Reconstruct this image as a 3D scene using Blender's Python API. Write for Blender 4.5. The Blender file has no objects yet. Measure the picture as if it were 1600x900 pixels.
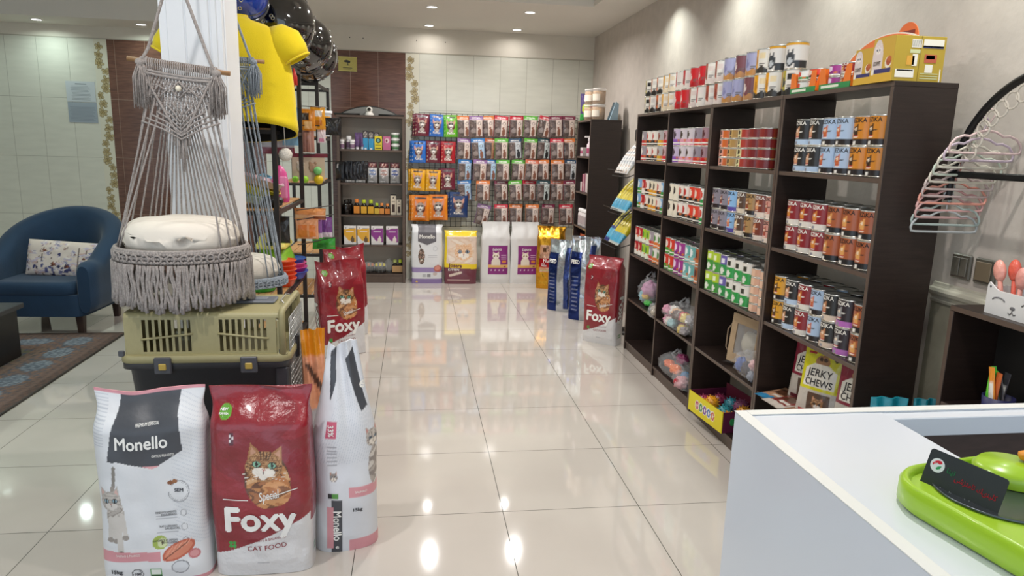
import bpy, bmesh, math, random
import numpy as np
from math import sin, cos, pi, sqrt, hypot, radians
from mathutils import Vector, Matrix, noise
random.seed(7)
SC = bpy.context.scene
COL = SC.collection

# ---------------------------------------------------------------- camera, world, light, exposure
CAM = dict(f=1094.656, yaw=0.1406438, pitch=0.1992136, roll=0.0278934, h=1.532389)
def cam_axes():
    y, p, r = CAM['yaw'], CAM['pitch'], CAM['roll']
    w = Vector((sin(y)*cos(p), cos(y)*cos(p), -sin(p)))
    rt = Vector((cos(y), -sin(y), 0)); up = rt.cross(w)
    return rt*cos(r)+up*sin(r), -rt*sin(r)+up*cos(r), w
cd = bpy.data.cameras.new('camera'); co = bpy.data.objects.new('camera', cd); COL.objects.link(co)
R_, U_, W_ = cam_axes()
co.matrix_world = Matrix(((R_.x, U_.x, -W_.x, 0), (R_.y, U_.y, -W_.y, 0), (R_.z, U_.z, -W_.z, CAM['h']), (0, 0, 0, 1)))
cd.sensor_width = 36; cd.lens = 36*CAM['f']/1600; cd.clip_start = .02; cd.clip_end = 100
SC.camera = co
SC.view_settings.view_transform = 'Standard'; SC.view_settings.look = 'None'
SC.view_settings.exposure = 0.0; SC.view_settings.gamma = 1.0
try: SC.view_settings.use_curve_mapping = False
except Exception: pass
wd = bpy.data.worlds.new('daylight'); SC.world = wd; wd.use_nodes = True
wd.node_tree.nodes['Background'].inputs[0].default_value = (.74, .87, 1, 1)
wd.node_tree.nodes['Background'].inputs[1].default_value = 1.35
def area_light(name, loc, size, power, col, rot=(0, 0, 0), spread=180, size_y=None):
    l = bpy.data.lights.new(name, 'AREA'); l.energy = power; l.color = col
    l.shape = 'RECTANGLE' if size_y else 'DISK'; l.size = size
    if size_y: l.size_y = size_y
    l.spread = radians(spread)
    o = bpy.data.objects.new(name, l); COL.objects.link(o); o.location = loc; o.rotation_euler = rot
    return o
LAMP_W = 18; LAMP_COL = (1, .93, .83)

# where a picture point lies on an axis-aligned plane of the room (used to read off real positions)
def at(ax, v, x, y):
    d = W_ + R_*((x-800)/CAM['f']) - U_*((y-450)/CAM['f'])
    t = (v - (0, 0, CAM['h'])[ax])/d[ax]
    return Vector((0, 0, CAM['h'])) + d*t

# ---------------------------------------------------------------- colours and materials
def lin(c):
    if isinstance(c, str):
        c = c.lstrip('#'); c = tuple(int(c[i:i+2], 16)/255 for i in (0, 2, 4))
    return tuple(x/12.92 if x <= .04045 else ((x+.055)/1.055)**2.4 for x in c)
MATS = {}
def mat(name, color, rough=.5, metal=0, coat=0, spec=.5, noise_amt=0, noise_scale=20, bump=0, bump_scale=60, trans=0, alpha=1, sheen=0, emis=0, stretch=None, sss=0):
    if name in MATS: return MATS[name]
    m = bpy.data.materials.new(name); m.use_nodes = True; nt = m.node_tree; N = nt.nodes; L = nt.links
    b = N['Principled BSDF']; c = lin(color)
    b.inputs['Base Color'].default_value = (*c, 1); b.inputs['Roughness'].default_value = rough
    b.inputs['Metallic'].default_value = metal; b.inputs['Coat Weight'].default_value = coat
    b.inputs['Coat Roughness'].default_value = .08
    b.inputs['Specular IOR Level'].default_value = spec
    b.inputs['Transmission Weight'].default_value = trans; b.inputs['Alpha'].default_value = alpha
    b.inputs['Sheen Weight'].default_value = sheen
    if emis: b.inputs['Emission Color'].default_value = (*c, 1); b.inputs['Emission Strength'].default_value = emis
    if noise_amt or bump:
        tc = N.new('ShaderNodeTexCoord'); mp = N.new('ShaderNodeMapping'); L.new(tc.outputs['Object'], mp.inputs[0])
        if stretch: mp.inputs['Scale'].default_value = stretch
    if noise_amt:
        n = N.new('ShaderNodeTexNoise'); n.inputs['Scale'].default_value = noise_scale; n.inputs['Detail'].default_value = 5
        L.new(mp.outputs[0], n.inputs[0])
        r = N.new('ShaderNodeMapRange'); r.inputs[1].default_value = .3; r.inputs[2].default_value = .7
        r.inputs[3].default_value = 1-noise_amt; r.inputs[4].default_value = 1+noise_amt*.6
        L.new(n.outputs[0], r.inputs[0])
        mx = N.new('ShaderNodeMix'); mx.data_type = 'RGBA'; mx.blend_type = 'MULTIPLY'; mx.inputs[0].default_value = 1
        mx.inputs[6].default_value = (*c, 1); L.new(r.outputs[0], mx.inputs[7]); L.new(mx.outputs[2], b.inputs['Base Color'])
    if bump:
        n2 = N.new('ShaderNodeTexNoise'); n2.inputs['Scale'].default_value = bump_scale; n2.inputs['Detail'].default_value = 4
        L.new(mp.outputs[0], n2.inputs[0])
        bp = N.new('ShaderNodeBump'); bp.inputs['Strength'].default_value = bump; bp.inputs['Distance'].default_value = .01
        L.new(n2.outputs[0], bp.inputs['Height']); L.new(bp.outputs[0], b.inputs['Normal'])
    MATS[name] = m; return m
def printed(name, rough=.4, metal=0, coat=0, bump=0, bump_scale=40, alpha=1):
    """a surface whose printed colours are stored on its mesh"""
    if name in MATS: return MATS[name]
    m = mat(name, '#ffffff', rough, metal, coat, bump=bump, bump_scale=bump_scale, alpha=alpha)
    a = m.node_tree.nodes.new('ShaderNodeAttribute'); a.attribute_name = 'print'
    m.node_tree.links.new(a.outputs['Color'], m.node_tree.nodes['Principled BSDF'].inputs['Base Color'])
    return m
def flat(col, rough=.45):
    return mat('ink_'+col.lstrip('#'), col, rough)

# ---------------------------------------------------------------- mesh building
class MB:
    def __init__(s): s.v = []; s.f = []; s.m = []; s.sm = []; s.c = {}
    def add(s, vs, fs, mi=0, smooth=False, cols=None):
        b = len(s.v); s.v += [tuple(p) for p in vs]
        for k, f in enumerate(fs):
            s.f.append([b+i for i in f]); s.m.append(mi); s.sm.append(smooth)
        if cols is not None:
            for i, c in enumerate(cols): s.c[b+i] = c
        return b
    def box(s, x0, x1, y0, y1, z0, z1, mi=0, bev=0, M=None):
        if bev:
            b = min(bev, (x1-x0)/2.01, (y1-y0)/2.01, (z1-z0)/2.01); vs = []; idx = {}
            for sx in (0, 1):
                for sy in (0, 1):
                    for sz in (0, 1):
                        X, Y, Z = (x0, x1)[sx], (y0, y1)[sy], (z0, z1)[sz]
                        dx, dy, dz = (b, -b)[sx], (b, -b)[sy], (b, -b)[sz]
                        for k, p in enumerate(((X, Y+dy, Z+dz), (X+dx, Y, Z+dz), (X+dx, Y+dy, Z))):
                            idx[(sx, sy, sz, k)] = len(vs); vs.append(p)
            g = lambda a, b_, c, k: idx[(a, b_, c, k)]
            fs = []
            for a in (0, 1):
                q = [g(a, 0, 0, 0), g(a, 1, 0, 0), g(a, 1, 1, 0), g(a, 0, 1, 0)]; fs.append(q if a else q[::-1])
                q = [g(0, a, 0, 1), g(1, a, 0, 1), g(1, a, 1, 1), g(0, a, 1, 1)]; fs.append(q[::-1] if a else q)
                q = [g(0, 0, a, 2), g(1, 0, a, 2), g(1, 1, a, 2), g(0, 1, a, 2)]; fs.append(q if a else q[::-1])
            for a in (0, 1):
                for c in (0, 1):
                    fs.append([g(a, c, 0, 0), g(a, c, 0, 1), g(a, c, 1, 1), g(a, c, 1, 0)])
                    fs.append([g(a, 0, c, 0), g(a, 0, c, 2), g(a, 1, c, 2), g(a, 1, c, 0)])
                    fs.append([g(0, a, c, 1), g(0, a, c, 2), g(1, a, c, 2), g(1, a, c, 1)])
                    for e in (0, 1): fs.append([g(a, c, e, 0), g(a, c, e, 1), g(a, c, e, 2)])
        else:
            vs = [(x, y, z) for x in (x0, x1) for y in (y0, y1) for z in (z0, z1)]
            fs = [(0, 1, 3, 2), (4, 6, 7, 5), (0, 4, 5, 1), (2, 3, 7, 6), (0, 2, 6, 4), (1, 5, 7, 3)]
        if M is not None: vs = [M @ Vector(p) for p in vs]
        s.add(vs, fs, mi); return s
    def lathe(s, prof, n=24, mi=0, M=None, cap=True, smooth=True, c=(0, 0, 0)):
        vs = []; fs = []
        for r, z in prof:
            for k in range(n):
                a = 2*pi*k/n; vs.append((c[0]+r*cos(a), c[1]+r*sin(a), c[2]+z))
        for i in range(len(prof)-1):
            for k in range(n):
                k2 = (k+1) % n; fs.append((i*n+k, i*n+k2, (i+1)*n+k2, (i+1)*n+k))
        if M is not None: vs = [M @ Vector(p) for p in vs]
        s.add(vs, fs, mi, smooth)
        if cap:
            for i, rev in ((0, 1), (len(prof)-1, 0)):
                if prof[i][0] > 1e-5:
                    f = [i*n+k for k in range(n)]; f = f[::-1] if rev else f
                    s.add([vs[j] for j in f], [range(n)], mi)
        return s
    def tube(s, pts, r, n=8, mi=0, closed=False, cap=True):
        pts = [Vector(p) for p in pts]; N = len(pts); vs = []; fs = []
        rr = r if hasattr(r, '__len__') else [r]*N
        up = Vector((0, 0, 1)); prev = None
        for i, p in enumerate(pts):
            if closed: t = pts[(i+1) % N]-pts[i-1]
            else: t = pts[min(i+1, N-1)]-pts[max(i-1, 0)]
            if t.length < 1e-9: t = Vector((0, 0, 1))
            t.normalize()
            if prev is None:
                a = t.cross(up)
                if a.length < .05: a = t.cross(Vector((1, 0, 0)))
            else:
                a = prev - t*prev.dot(t)
                if a.length < 1e-6: a = t.cross(up)
            a.normalize(); prev = a; b = t.cross(a)
            for k in range(n):
                th = 2*pi*k/n; vs.append(p+(a*cos(th)+b*sin(th))*rr[i])
        M_ = N if closed else N-1
        for i in range(M_):
            j = (i+1) % N
            for k in range(n):
                k2 = (k+1) % n; fs.append((i*n+k, i*n+k2, j*n+k2, j*n+k))
        if not closed and cap:
            fs.append(tuple(range(n))[::-1]); fs.append(tuple((N-1)*n+k for k in range(n)))
        s.add(vs, fs, mi, True); return s
    def ball(s, c, r, mi=0, nu=16, nv=10, sc=(1, 1, 1), M=None, fn=None):
        vs = []; fs = []
        for i in range(nv+1):
            ph = pi*i/nv
            for k in range(nu):
                th = 2*pi*k/nu; d = Vector((sin(ph)*cos(th), sin(ph)*sin(th), cos(ph)))
                q = fn(d) if fn else 1
                vs.append(Vector((d.x*r*sc[0]*q, d.y*r*sc[1]*q, d.z*r*sc[2]*q)))
        for i in range(nv):
            for k in range(nu):
                k2 = (k+1) % nu; fs.append((i*nu+k, (i+1)*nu+k, (i+1)*nu+k2, i*nu+k2))
        if M is not None: vs = [M @ p for p in vs]
        vs = [p+Vector(c) for p in vs]
        s.add(vs, fs, mi, True); return s
    def prism(s, poly, t0, t1, axis='y', mi=0, M=None):
        """outline extruded along an axis"""
        def P(a, b, t): return {'y': (a, t, b), 'x': (t, a, b), 'z': (a, b, t)}[axis]
        n = len(poly); vs = [P(a, b, t0) for a, b in poly]+[P(a, b, t1) for a, b in poly]
        fs = [list(range(n)), list(range(n, 2*n))[::-1]]+[(i, i+n, (i+1) % n+n, (i+1) % n) for i in range(n)]
        if M is not None: vs = [M @ Vector(p) for p in vs]
        s.add(vs, fs, mi); return s
    def build(s, name, mats, parent=None, loc=None, rot=None):
        me = bpy.data.meshes.new(name)
        me.from_pydata(s.v, [], s.f)
        ms = mats if isinstance(mats, (list, tuple)) else [mats]
        for m in ms: me.materials.append(m)
        me.polygons.foreach_set('material_index', s.m)
        me.polygons.foreach_set('use_smooth', s.sm)
        if s.c:
            at_ = me.attributes.new('print', 'FLOAT_COLOR', 'POINT')
            arr = np.ones((len(s.v), 4), np.float32); ks = np.array(list(s.c)); arr[ks, :3] = np.array([s.c[k] for k in s.c]); at_.data.foreach_set('color', arr.ravel())
        me.validate(); me.update()
        bm = bmesh.new(); bm.from_mesh(me); bmesh.ops.recalc_face_normals(bm, faces=bm.faces); bm.to_mesh(me); bm.free()
        o = bpy.data.objects.new(name, me); COL.objects.link(o)
        if parent: o.parent = parent
        if loc is not None: o.location = loc
        if rot is not None: o.rotation_euler = rot
        return o
def tag(o, label=None, cat=None, group=None, kind=None):
    if label: o['label'] = label
    if cat: o['category'] = cat
    if group: o['group'] = group
    if kind: o['kind'] = kind
    return o
def thing(name, label, cat, loc=(0, 0, 0), rz=0, group=None, rot=None):
    o = bpy.data.objects.new(name, None); o.empty_display_size = .05; COL.objects.link(o)
    o.location = loc; o.rotation_euler = rot if rot else (0, 0, rz); return tag(o, label, cat, group)
def copy_tree(o, parent=None):
    c = o.copy(); COL.objects.link(c); c.parent = parent
    for ch in list(KIDS.get(o.name, [])): copy_tree(ch, c)
    return c
KIDS = {}
def kids(root):
    """remember the children of a prototype so that copies take them along"""
    for o in COL.objects:
        if o.parent: KIDS.setdefault(o.parent.name, [])
    for o in COL.objects:
        if o.parent and o not in KIDS[o.parent.name]: KIDS[o.parent.name].append(o)
def struct(name, mb, m):
    return tag(mb.build(name, m), kind='structure')

# ---------------------------------------------------------------- print art: colours over a surface in metres
class Art:
    def __init__(s, X, Z, base):
        s.X = np.asarray(X, float); s.Z = np.asarray(Z, float); s.C = np.tile(np.array(lin(base)), (len(s.X), 1))
    def put(s, mask, col, a=1.0):
        s.C[mask] = s.C[mask]*(1-a)+np.array(lin(col))*a; return s
    def rect(s, x0, x1, z0, z1, col, a=1.0): return s.put((s.X >= x0) & (s.X <= x1) & (s.Z >= z0) & (s.Z <= z1), col, a)
    def ell(s, cx, cz, rx, rz, col, rot=0, a=1.0):
        dx, dz = s.X-cx, s.Z-cz; c_, s_ = cos(rot), sin(rot)
        return s.put(((dx*c_+dz*s_)/rx)**2+((-dx*s_+dz*c_)/rz)**2 <= 1, col, a)
    def poly(s, pts, col, a=1.0):
        ins = np.zeros(len(s.X), bool); n = len(pts)
        for i in range(n):
            x1, z1 = pts[i]; x2, z2 = pts[(i+1) % n]
            c = ((z1 > s.Z) != (z2 > s.Z)) & (s.X < (x2-x1)*(s.Z-z1)/((z2-z1) or 1e-9)+x1); ins ^= c
        return s.put(ins, col, a)
    def line(s, x1, z1, x2, z2, w, col):
        dx, dz = x2-x1, z2-z1; L2 = dx*dx+dz*dz
        t = np.clip(((s.X-x1)*dx+(s.Z-z1)*dz)/L2, 0, 1)
        return s.put(np.hypot(s.X-x1-t*dx, s.Z-z1-t*dz) <= w/2, col)
    def fuzz(s, cx, cz, rx, rz, cols, k=90, seed=0):
        """mottled fur inside an ellipse"""
        m = ((s.X-cx)/rx)**2+((s.Z-cz)/rz)**2 <= 1
        q = np.sin(s.X[m]*k+np.sin(s.Z[m]*k*1.3+seed)*1.6)*np.cos(s.Z[m]*k*.7+seed)
        idx = np.clip(((q+1)/2*len(cols)).astype(int), 0, len(cols)-1)
        s.C[m] = np.array([lin(c) for c in cols])[idx]; return s
    def cat(s, cx, cz, r, fur=('#b98a5c', '#8a5f3a', '#d9b48a'), eye='#8fc08a', muzzle='#f0e6da', stripe='#4a3220', ear='#c98f78', tilt=0, round_=0):
        c_, s_ = cos(tilt), sin(tilt)
        P = lambda x, z: (cx+(x*c_-z*s_)*r, cz+(x*s_+z*c_)*r)
        for sd in (-1, 1):
            s.poly([P(sd*.95, .25), P(sd*.85, 1.35-.3*round_), P(sd*.25, .8)], fur[0]); s.poly([P(sd*.82, .45), P(sd*.78, 1.12-.3*round_), P(sd*.42, .75)], ear)
        s.ell(cx, cz, r*1.02, r*.92, fur[0]); s.fuzz(cx, cz, r*.98, r*.88, fur, 60/r*.08*10)
        if stripe:
            for k in (-.3, -.1, .1, .3): s.line(*P(k, .85), *P(k*.6, .4), r*.07, stripe)
            for sd in (-1, 1):
                for k in (0, .2): s.line(*P(sd*.95, .1-k), *P(sd*.6, 0-k), r*.06, stripe)
        for sd in (-1, 1): s.ell(*P(sd*.27, -.35), r*.34, r*.26, muzzle)
        s.ell(*P(0, -.55), r*.25, r*.25, muzzle)
        for sd in (-1, 1):
            s.ell(*P(sd*.42, .08), r*.25, r*.21, '#2a1d14'); s.ell(*P(sd*.42, .08), r*.2, r*.17, eye); s.ell(*P(sd*.42, .08), r*.08, r*.15, '#101010')
        s.poly([P(-.13, -.17), P(.13, -.17), P(0, -.32)], '#b5645c'); s.line(*P(0, -.3), *P(0, -.45), r*.04, '#5a3a30')
        return s

_TX = {}
def glyphs(txt, size=1.0, bold=0.0, align='CENTER', shear=0):
    k = (txt, bold, align, shear)
    if k not in _TX:
        c = bpy.data.curves.new('t', 'FONT'); c.body = txt; c.size = 1; c.align_x = align; c.align_y = 'CENTER'
        c.resolution_u = 3; c.shear = shear
        o = bpy.data.objects.new('t', c); COL.objects.link(o)
        bpy.context.view_layer.update()
        me = o.to_mesh(); bm = bmesh.new(); bm.from_mesh(me)
        bmesh.ops.remove_doubles(bm, verts=bm.verts, dist=1e-5)
        _TX[k] = (np.array([v.co[:2] for v in bm.verts]).reshape(-1, 2), [[v.index for v in f.verts] for f in bm.faces])
        if bold:   # a bolder stroke: the same outline laid down again a hair to each side
            v0, f0 = _TX[k]; n0 = len(v0); vs, fs = [v0], list(f0)
            for q, (dx, dy) in enumerate(((-bold, 0), (bold, 0), (0, bold), (0, -bold))):
                vs.append(v0+np.array([dx, dy])*1.2); fs += [[i+n0*(q+1) for i in g] for g in f0]
            _TX[k] = (np.vstack(vs), fs)
        bm.free(); o.to_mesh_clear(); COL.objects.unlink(o); bpy.data.objects.remove(o); bpy.data.curves.remove(c)
    v, f = _TX[k]
    return v*size, f
def put_text(mb, txt, size, surf, cx, cz, mi, bold=0.0, align='CENTER', shear=0, rot=0, sx=1, maxlen=.02, width=None, mirror=False):
    """lettering laid on a surface: surf(x, z) gives the point just outside it"""
    v, f = glyphs(txt, size, bold, align, shear)
    if not len(v): return
    if width: sx = width/max(1e-6, v[:, 0].max()-v[:, 0].min())
    bm = bmesh.new(); vs = [bm.verts.new((x*sx, z, 0)) for x, z in v]
    for q in f:
        try: bm.faces.new([vs[i] for i in q])
        except Exception: pass
    bmesh.ops.triangulate(bm, faces=bm.faces[:])
    for _ in range(4):
        es = [e for e in bm.edges if e.calc_length() > maxlen]
        if not es: break
        bmesh.ops.subdivide_edges(bm, edges=es, cuts=1); bmesh.ops.triangulate(bm, faces=bm.faces[:])
    bm.verts.index_update(); c_, s_ = cos(rot), sin(rot)
    pts = [surf(cx+(p.co.x*c_-p.co.y*s_)*(-1 if mirror else 1), cz+p.co.x*s_+p.co.y*c_) for p in bm.verts]
    mb.add(pts, [[q.index for q in fc.verts] for fc in bm.faces], mi, False); bm.free()
# ---------------------------------------------------------------- room shell
def tile_mat(name, c1, step, org, axes, grout, gw, rough=.1, amt=.06, nscale=3, coat=0, stretch=(1, 1, 1), gdark='#6f6a62', bump=0):
    m = bpy.data.materials.new(name); m.use_nodes = True; nt = m.node_tree; N = nt.nodes; L = nt.links; b = N['Principled BSDF']
    tc = N.new('ShaderNodeTexCoord'); sp = N.new('ShaderNodeSeparateXYZ'); L.new(tc.outputs['Object'], sp.inputs[0])
    def M(op, a, bb=None, c=None):
        n = N.new('ShaderNodeMath'); n.operation = op
        for i, q in enumerate((a, bb, c)):
            if q is None: continue
            if hasattr(q, 'is_output'): L.new(q, n.inputs[i])
            else: n.inputs[i].default_value = q
        return n.outputs[0]
    masks = []; cells = []
    for k, ax in enumerate(axes):
        u = M('DIVIDE', M('SUBTRACT', sp.outputs[ax], org[k]), step[k]); fr = M('FRACT', u); cells.append(M('FLOOR', u))
        d = M('MULTIPLY', M('MINIMUM', fr, M('SUBTRACT', 1, fr)), step[k]); masks.append(M('LESS_THAN', d, gw))
    g = M('MAXIMUM', masks[0], masks[1])
    mp = N.new('ShaderNodeMapping'); mp.inputs['Scale'].default_value = stretch; L.new(tc.outputs['Object'], mp.inputs[0])
    ns = N.new('ShaderNodeTexNoise'); ns.inputs['Scale'].default_value = nscale; ns.inputs['Detail'].default_value = 6; L.new(mp.outputs[0], ns.inputs[0])
    r = N.new('ShaderNodeMapRange'); r.inputs[1].default_value = .3; r.inputs[2].default_value = .7; r.inputs[3].default_value = 1-amt; r.inputs[4].default_value = 1+amt; L.new(ns.outputs[0], r.inputs[0])
    cb = N.new('ShaderNodeCombineXYZ'); L.new(cells[0], cb.inputs[0]); L.new(cells[1], cb.inputs[1])
    wn = N.new('ShaderNodeTexWhiteNoise'); L.new(cb.outputs[0], wn.inputs[0])
    r2 = M('ADD', M('MULTIPLY', wn.outputs['Value'], .04), .98)
    mx = N.new('ShaderNodeMix'); mx.data_type = 'RGBA'; mx.blend_type = 'MULTIPLY'; mx.inputs[0].default_value = 1; mx.inputs[6].default_value = (*lin(c1), 1)
    L.new(M('MULTIPLY', r.outputs[0], r2), mx.inputs[7])
    m2 = N.new('ShaderNodeMix'); m2.data_type = 'RGBA'; L.new(g, m2.inputs[0]); L.new(mx.outputs[2], m2.inputs[6]); m2.inputs[7].default_value = (*lin(gdark), 1)
    L.new(m2.outputs[2], b.inputs['Base Color'])
    rr = M('ADD', M('MULTIPLY', g, .5), rough); L.new(rr, b.inputs['Roughness']); b.inputs['Coat Weight'].default_value = coat; b.inputs['Coat Roughness'].default_value = .03
    bp = N.new('ShaderNodeBump'); bp.inputs['Distance'].default_value = .002; bp.inputs['Strength'].default_value = .5
    L.new(M('SUBTRACT', M('MULTIPLY', ns.outputs[0], bump), g), bp.inputs['Height']); L.new(bp.outputs[0], b.inputs['Normal'])
    return m
FLOOR_M = tile_mat('polished_porcelain', '#cac1b8', (.6, .6), (-.8268, 2.7239), (0, 1), 0, .0017, rough=.07, amt=.035, nscale=2.5, coat=.5, gdark='#57524a')
CREAM_M = tile_mat('cream_wall_tile', '#d4d3c6', (.297, .6), (.05, .1), (0, 2), 0, .0014, rough=.14, amt=.04, nscale=5, stretch=(1, 1, 5), gdark='#8c887a', bump=.2)
BROWN_M = tile_mat('brown_wall_tile', '#6a493c', (.297, .6), (-.097, .1), (0, 2), 0, .0014, rough=.16, amt=.28, nscale=6, stretch=(1.5, 1, 12), gdark='#a48a78', bump=.2)
PLASTER = mat('plaster', '#d9d2c4', .8, noise_amt=.05, noise_scale=3, bump=.15, bump_scale=30)
CEIL = mat('ceiling_paint', '#e2ddd4', .85, noise_amt=.02, noise_scale=2)
WALLR = mat('textured_wallpaper', '#c4bab0', .7, noise_amt=.08, noise_scale=9, bump=.12, bump_scale=45)
DADO = mat('lower_wallpaper', '#8f8a78', .75, noise_amt=.22, noise_scale=7, bump=.15, bump_scale=35)

YB = 8.05; XR = 2.0
m = MB(); m.box(-6, 2.25, -1.2, 8.3, -.06, 0); struct('floor', m, FLOOR_M)
FLOR = printed('floral_tile', .18)
m = MB()
def slab(x0, x1, z0, z1, mi, th=.15): m.box(x0, x1, YB, YB+th, z0, z1, mi)
slab(-6.2, -3.265, 0, 2.5, 0); slab(-3.14, -1.6, 0, 2.5, 1); slab(-1.6, -.9, 0, 2.5, 0); slab(-.9, -.1, 0, 2.5, 1); slab(.05, 2.15, 0, 2.5, 0)
slab(-6.2, 2.15, 2.5, 3.05, 2)
def floral(x0, x1, seed):
    nx, nz = 40, 640; rnd = random.Random(seed); xs = np.linspace(x0, x1, nx); zs = np.linspace(0, 2.5, nz)
    X, Z = np.meshgrid(xs, zs); A = Art(X.ravel(), Z.ravel(), '#d6d2c0')
    z = .05; w = x1-x0; side = 0
    while z < 2.5:
        for k in range(3):
            cx = x0+w*(.32 if side % 2 else .68)+rnd.uniform(-.012, .012); cz = z+k*.085; r = .047-.005*k
            for p in range(7):
                a = p*2*pi/7+rnd.random()
                A.ell(cx+cos(a)*r*.62, cz+sin(a)*r*.62, r*.5, r*.36, '#6e5c3c', a); A.ell(cx+cos(a)*r*.62, cz+sin(a)*r*.62, r*.42, r*.28, '#b3a47c', a)
            A.ell(cx, cz, r*.42, r*.42, '#6e5c3c'); A.ell(cx, cz, r*.33, r*.33, '#a89566'); A.ell(cx, cz, r*.12, r*.12, '#5d4b2c')
        A.line(x0+w*.5, z-.03, x0+w*(.3 if side % 2 else .7), z+.02, .006, '#85754e')
        z += .245; side += 1
    b = m.add([(X_, YB, Z_) for X_, Z_ in zip(X.ravel(), Z.ravel())], [(j*nx+i, j*nx+i+1, (j+1)*nx+i+1, (j+1)*nx+i) for j in range(nz-1) for i in range(nx-1)], 3, False, A.C)
    m.box(x0, x1, YB+.002, YB+.15, 0, 2.5, 0)
floral(-3.265, -3.14, 3); floral(-.1, .05, 5)
struct('wall_back', m, [CREAM_M, BROWN_M, PLASTER, FLOR])
m = MB(); m.box(XR, XR+.15, -1.2, 8.2, 0, 3.05); struct('wall_right', m, WALLR)
m = MB(); m.box(-6.2, -6.0, -1.2, 8.2, 0, 3.05); struct('wall_left', m, PLASTER)
m = MB(); m.box(XR-.006, XR, .3, 2.42, 0, 1.0); struct('trim_1', m, DADO)
# chair rail moulding: stepped rounded profile along the right wall
m = MB(); prof = [(0, 0), (-.012, .002), (-.016, .012), (-.010, .018), (-.012, .024), (-.026, .034), (-.030, .046), (-.026, .056), (-.014, .06), (-.01, .068), (-.008, .076), (0, .078)]
m.prism([(XR+a, .99+b) for a, b in prof], .3, 2.42, 'y'); struct('trim_2', m, mat('moulding_paint', '#b9b4a4', .35))
# ceiling: high slab, lower border over the back and right, deeper box on the left
m = MB(); m.box(-6.2, 2.15, -1.2, 8.2, 2.95, 3.05)
m.box(-1.15, 2.0, 6.38, 8.05, 2.757, 2.95); m.box(1.56, 2.0, -1.2, 6.38, 2.757, 2.95)
m.box(-6, -1.15, 7.52, 8.05, 2.62, 2.95)
m.box(-5.0, -2.55, 5.2, 6.9, 2.86, 2.95, bev=.02)
struct('ceiling', m, CEIL)
m = MB(); m.box(.05, 2.0, YB-.004, YB, 2.497, 2.507); m.box(-.9, .05, YB-.004, YB, 2.497, 2.507); m.box(-6, -1.6, YB-.004, YB, 2.497, 2.507); struct('trim_3', m, mat('tile_edge', '#b3ad9e', .3))
# screws in the plaster band
for x, z in ((-.69, 2.63), (-.55, 2.628), (.02, 2.63), (.33, 2.625)):
    m = MB(); m.lathe([(.006, 0), (.006, .003), (.003, .004)], 8, M=Matrix.Translation((x, YB, z)) @ Matrix.Rotation(pi/2, 4, 'X'))
    struct('trim_4', m, flat('#332f2a'))

# recessed downlights
DL = [(.155, 6.79, 2.757), (1.06, 6.8, 2.757), (.15, 7.82, 2.757), (1.08, 7.8, 2.757), (-3.65, 7.77, 2.62), (-2.69, 7.77, 2.62), (-4.75, 7.77, 2.62), (-1.7, 7.77, 2.62),
      (1.74, 5.45, 2.757), (1.74, 4.3, 2.757), (1.74, 3.2, 2.757), (1.74, 2.1, 2.757), (1.74, 6.6, 2.757),
      (.2, 5.2, 2.95), (.2, 3.6, 2.95), (-.9, 1.9, 2.95), (.9, 1.5, 2.95), (-2.6, 3.6, 2.95), (-2.2, 5.6, 2.95)]
DL_LAB = ['small round recessed downlight over the aisle, front left of four', 'small round recessed downlight over the aisle, front right of four',
          'small round recessed downlight nearest the back wall, left of the pair', 'small round recessed downlight nearest the back wall, right of the pair',
          'leftmost round downlight in the soffit above the blue armchair', 'round downlight in the soffit just left of the white pillar']
for i, (x, y, z) in enumerate(DL):
    warm = (.80, 1, .93) if x < -1.2 else (1, .965, .935)
    if x > 1.7 and y > 6: continue
    area_light('lamp_light', (x, y, z-.008), .085, LAMP_W*(.58 if x < -1.2 else 1)*(.27 if x > 1.7 else 1)*(.14 if y > 7 and x > -1 else 1)*(.28 if y > 7 and x < -1 else 1)*(1.7 if x < -2 and y < 7 else 1)*(.6 if y > 7 and x > -1 else 1)*(0 if x > 1.7 and y > 6 else 1), (.92, 1, .94) if x > 1.7 else warm, spread=(120 if x > 1.7 else 160))
    if i < 6:
        d = thing('downlight', DL_LAB[i], 'ceiling light', (x, y, z), group='recessed downlights')
        m = MB(); m.lathe([(.060, 0), (.060, -.004), (.046, -.006), (.044, .0)], 28, cap=False); m.build('rim', mat('lamp_rim', '#e8e6e0', .3), d)
        m = MB(); m.lathe([(.044, -.001), (.02, -.0015), (.001, -.0016)], 28, cap=False); m.build('lens', mat('lamp_lens', '#ffffff', .3, emis=9), d)
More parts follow.
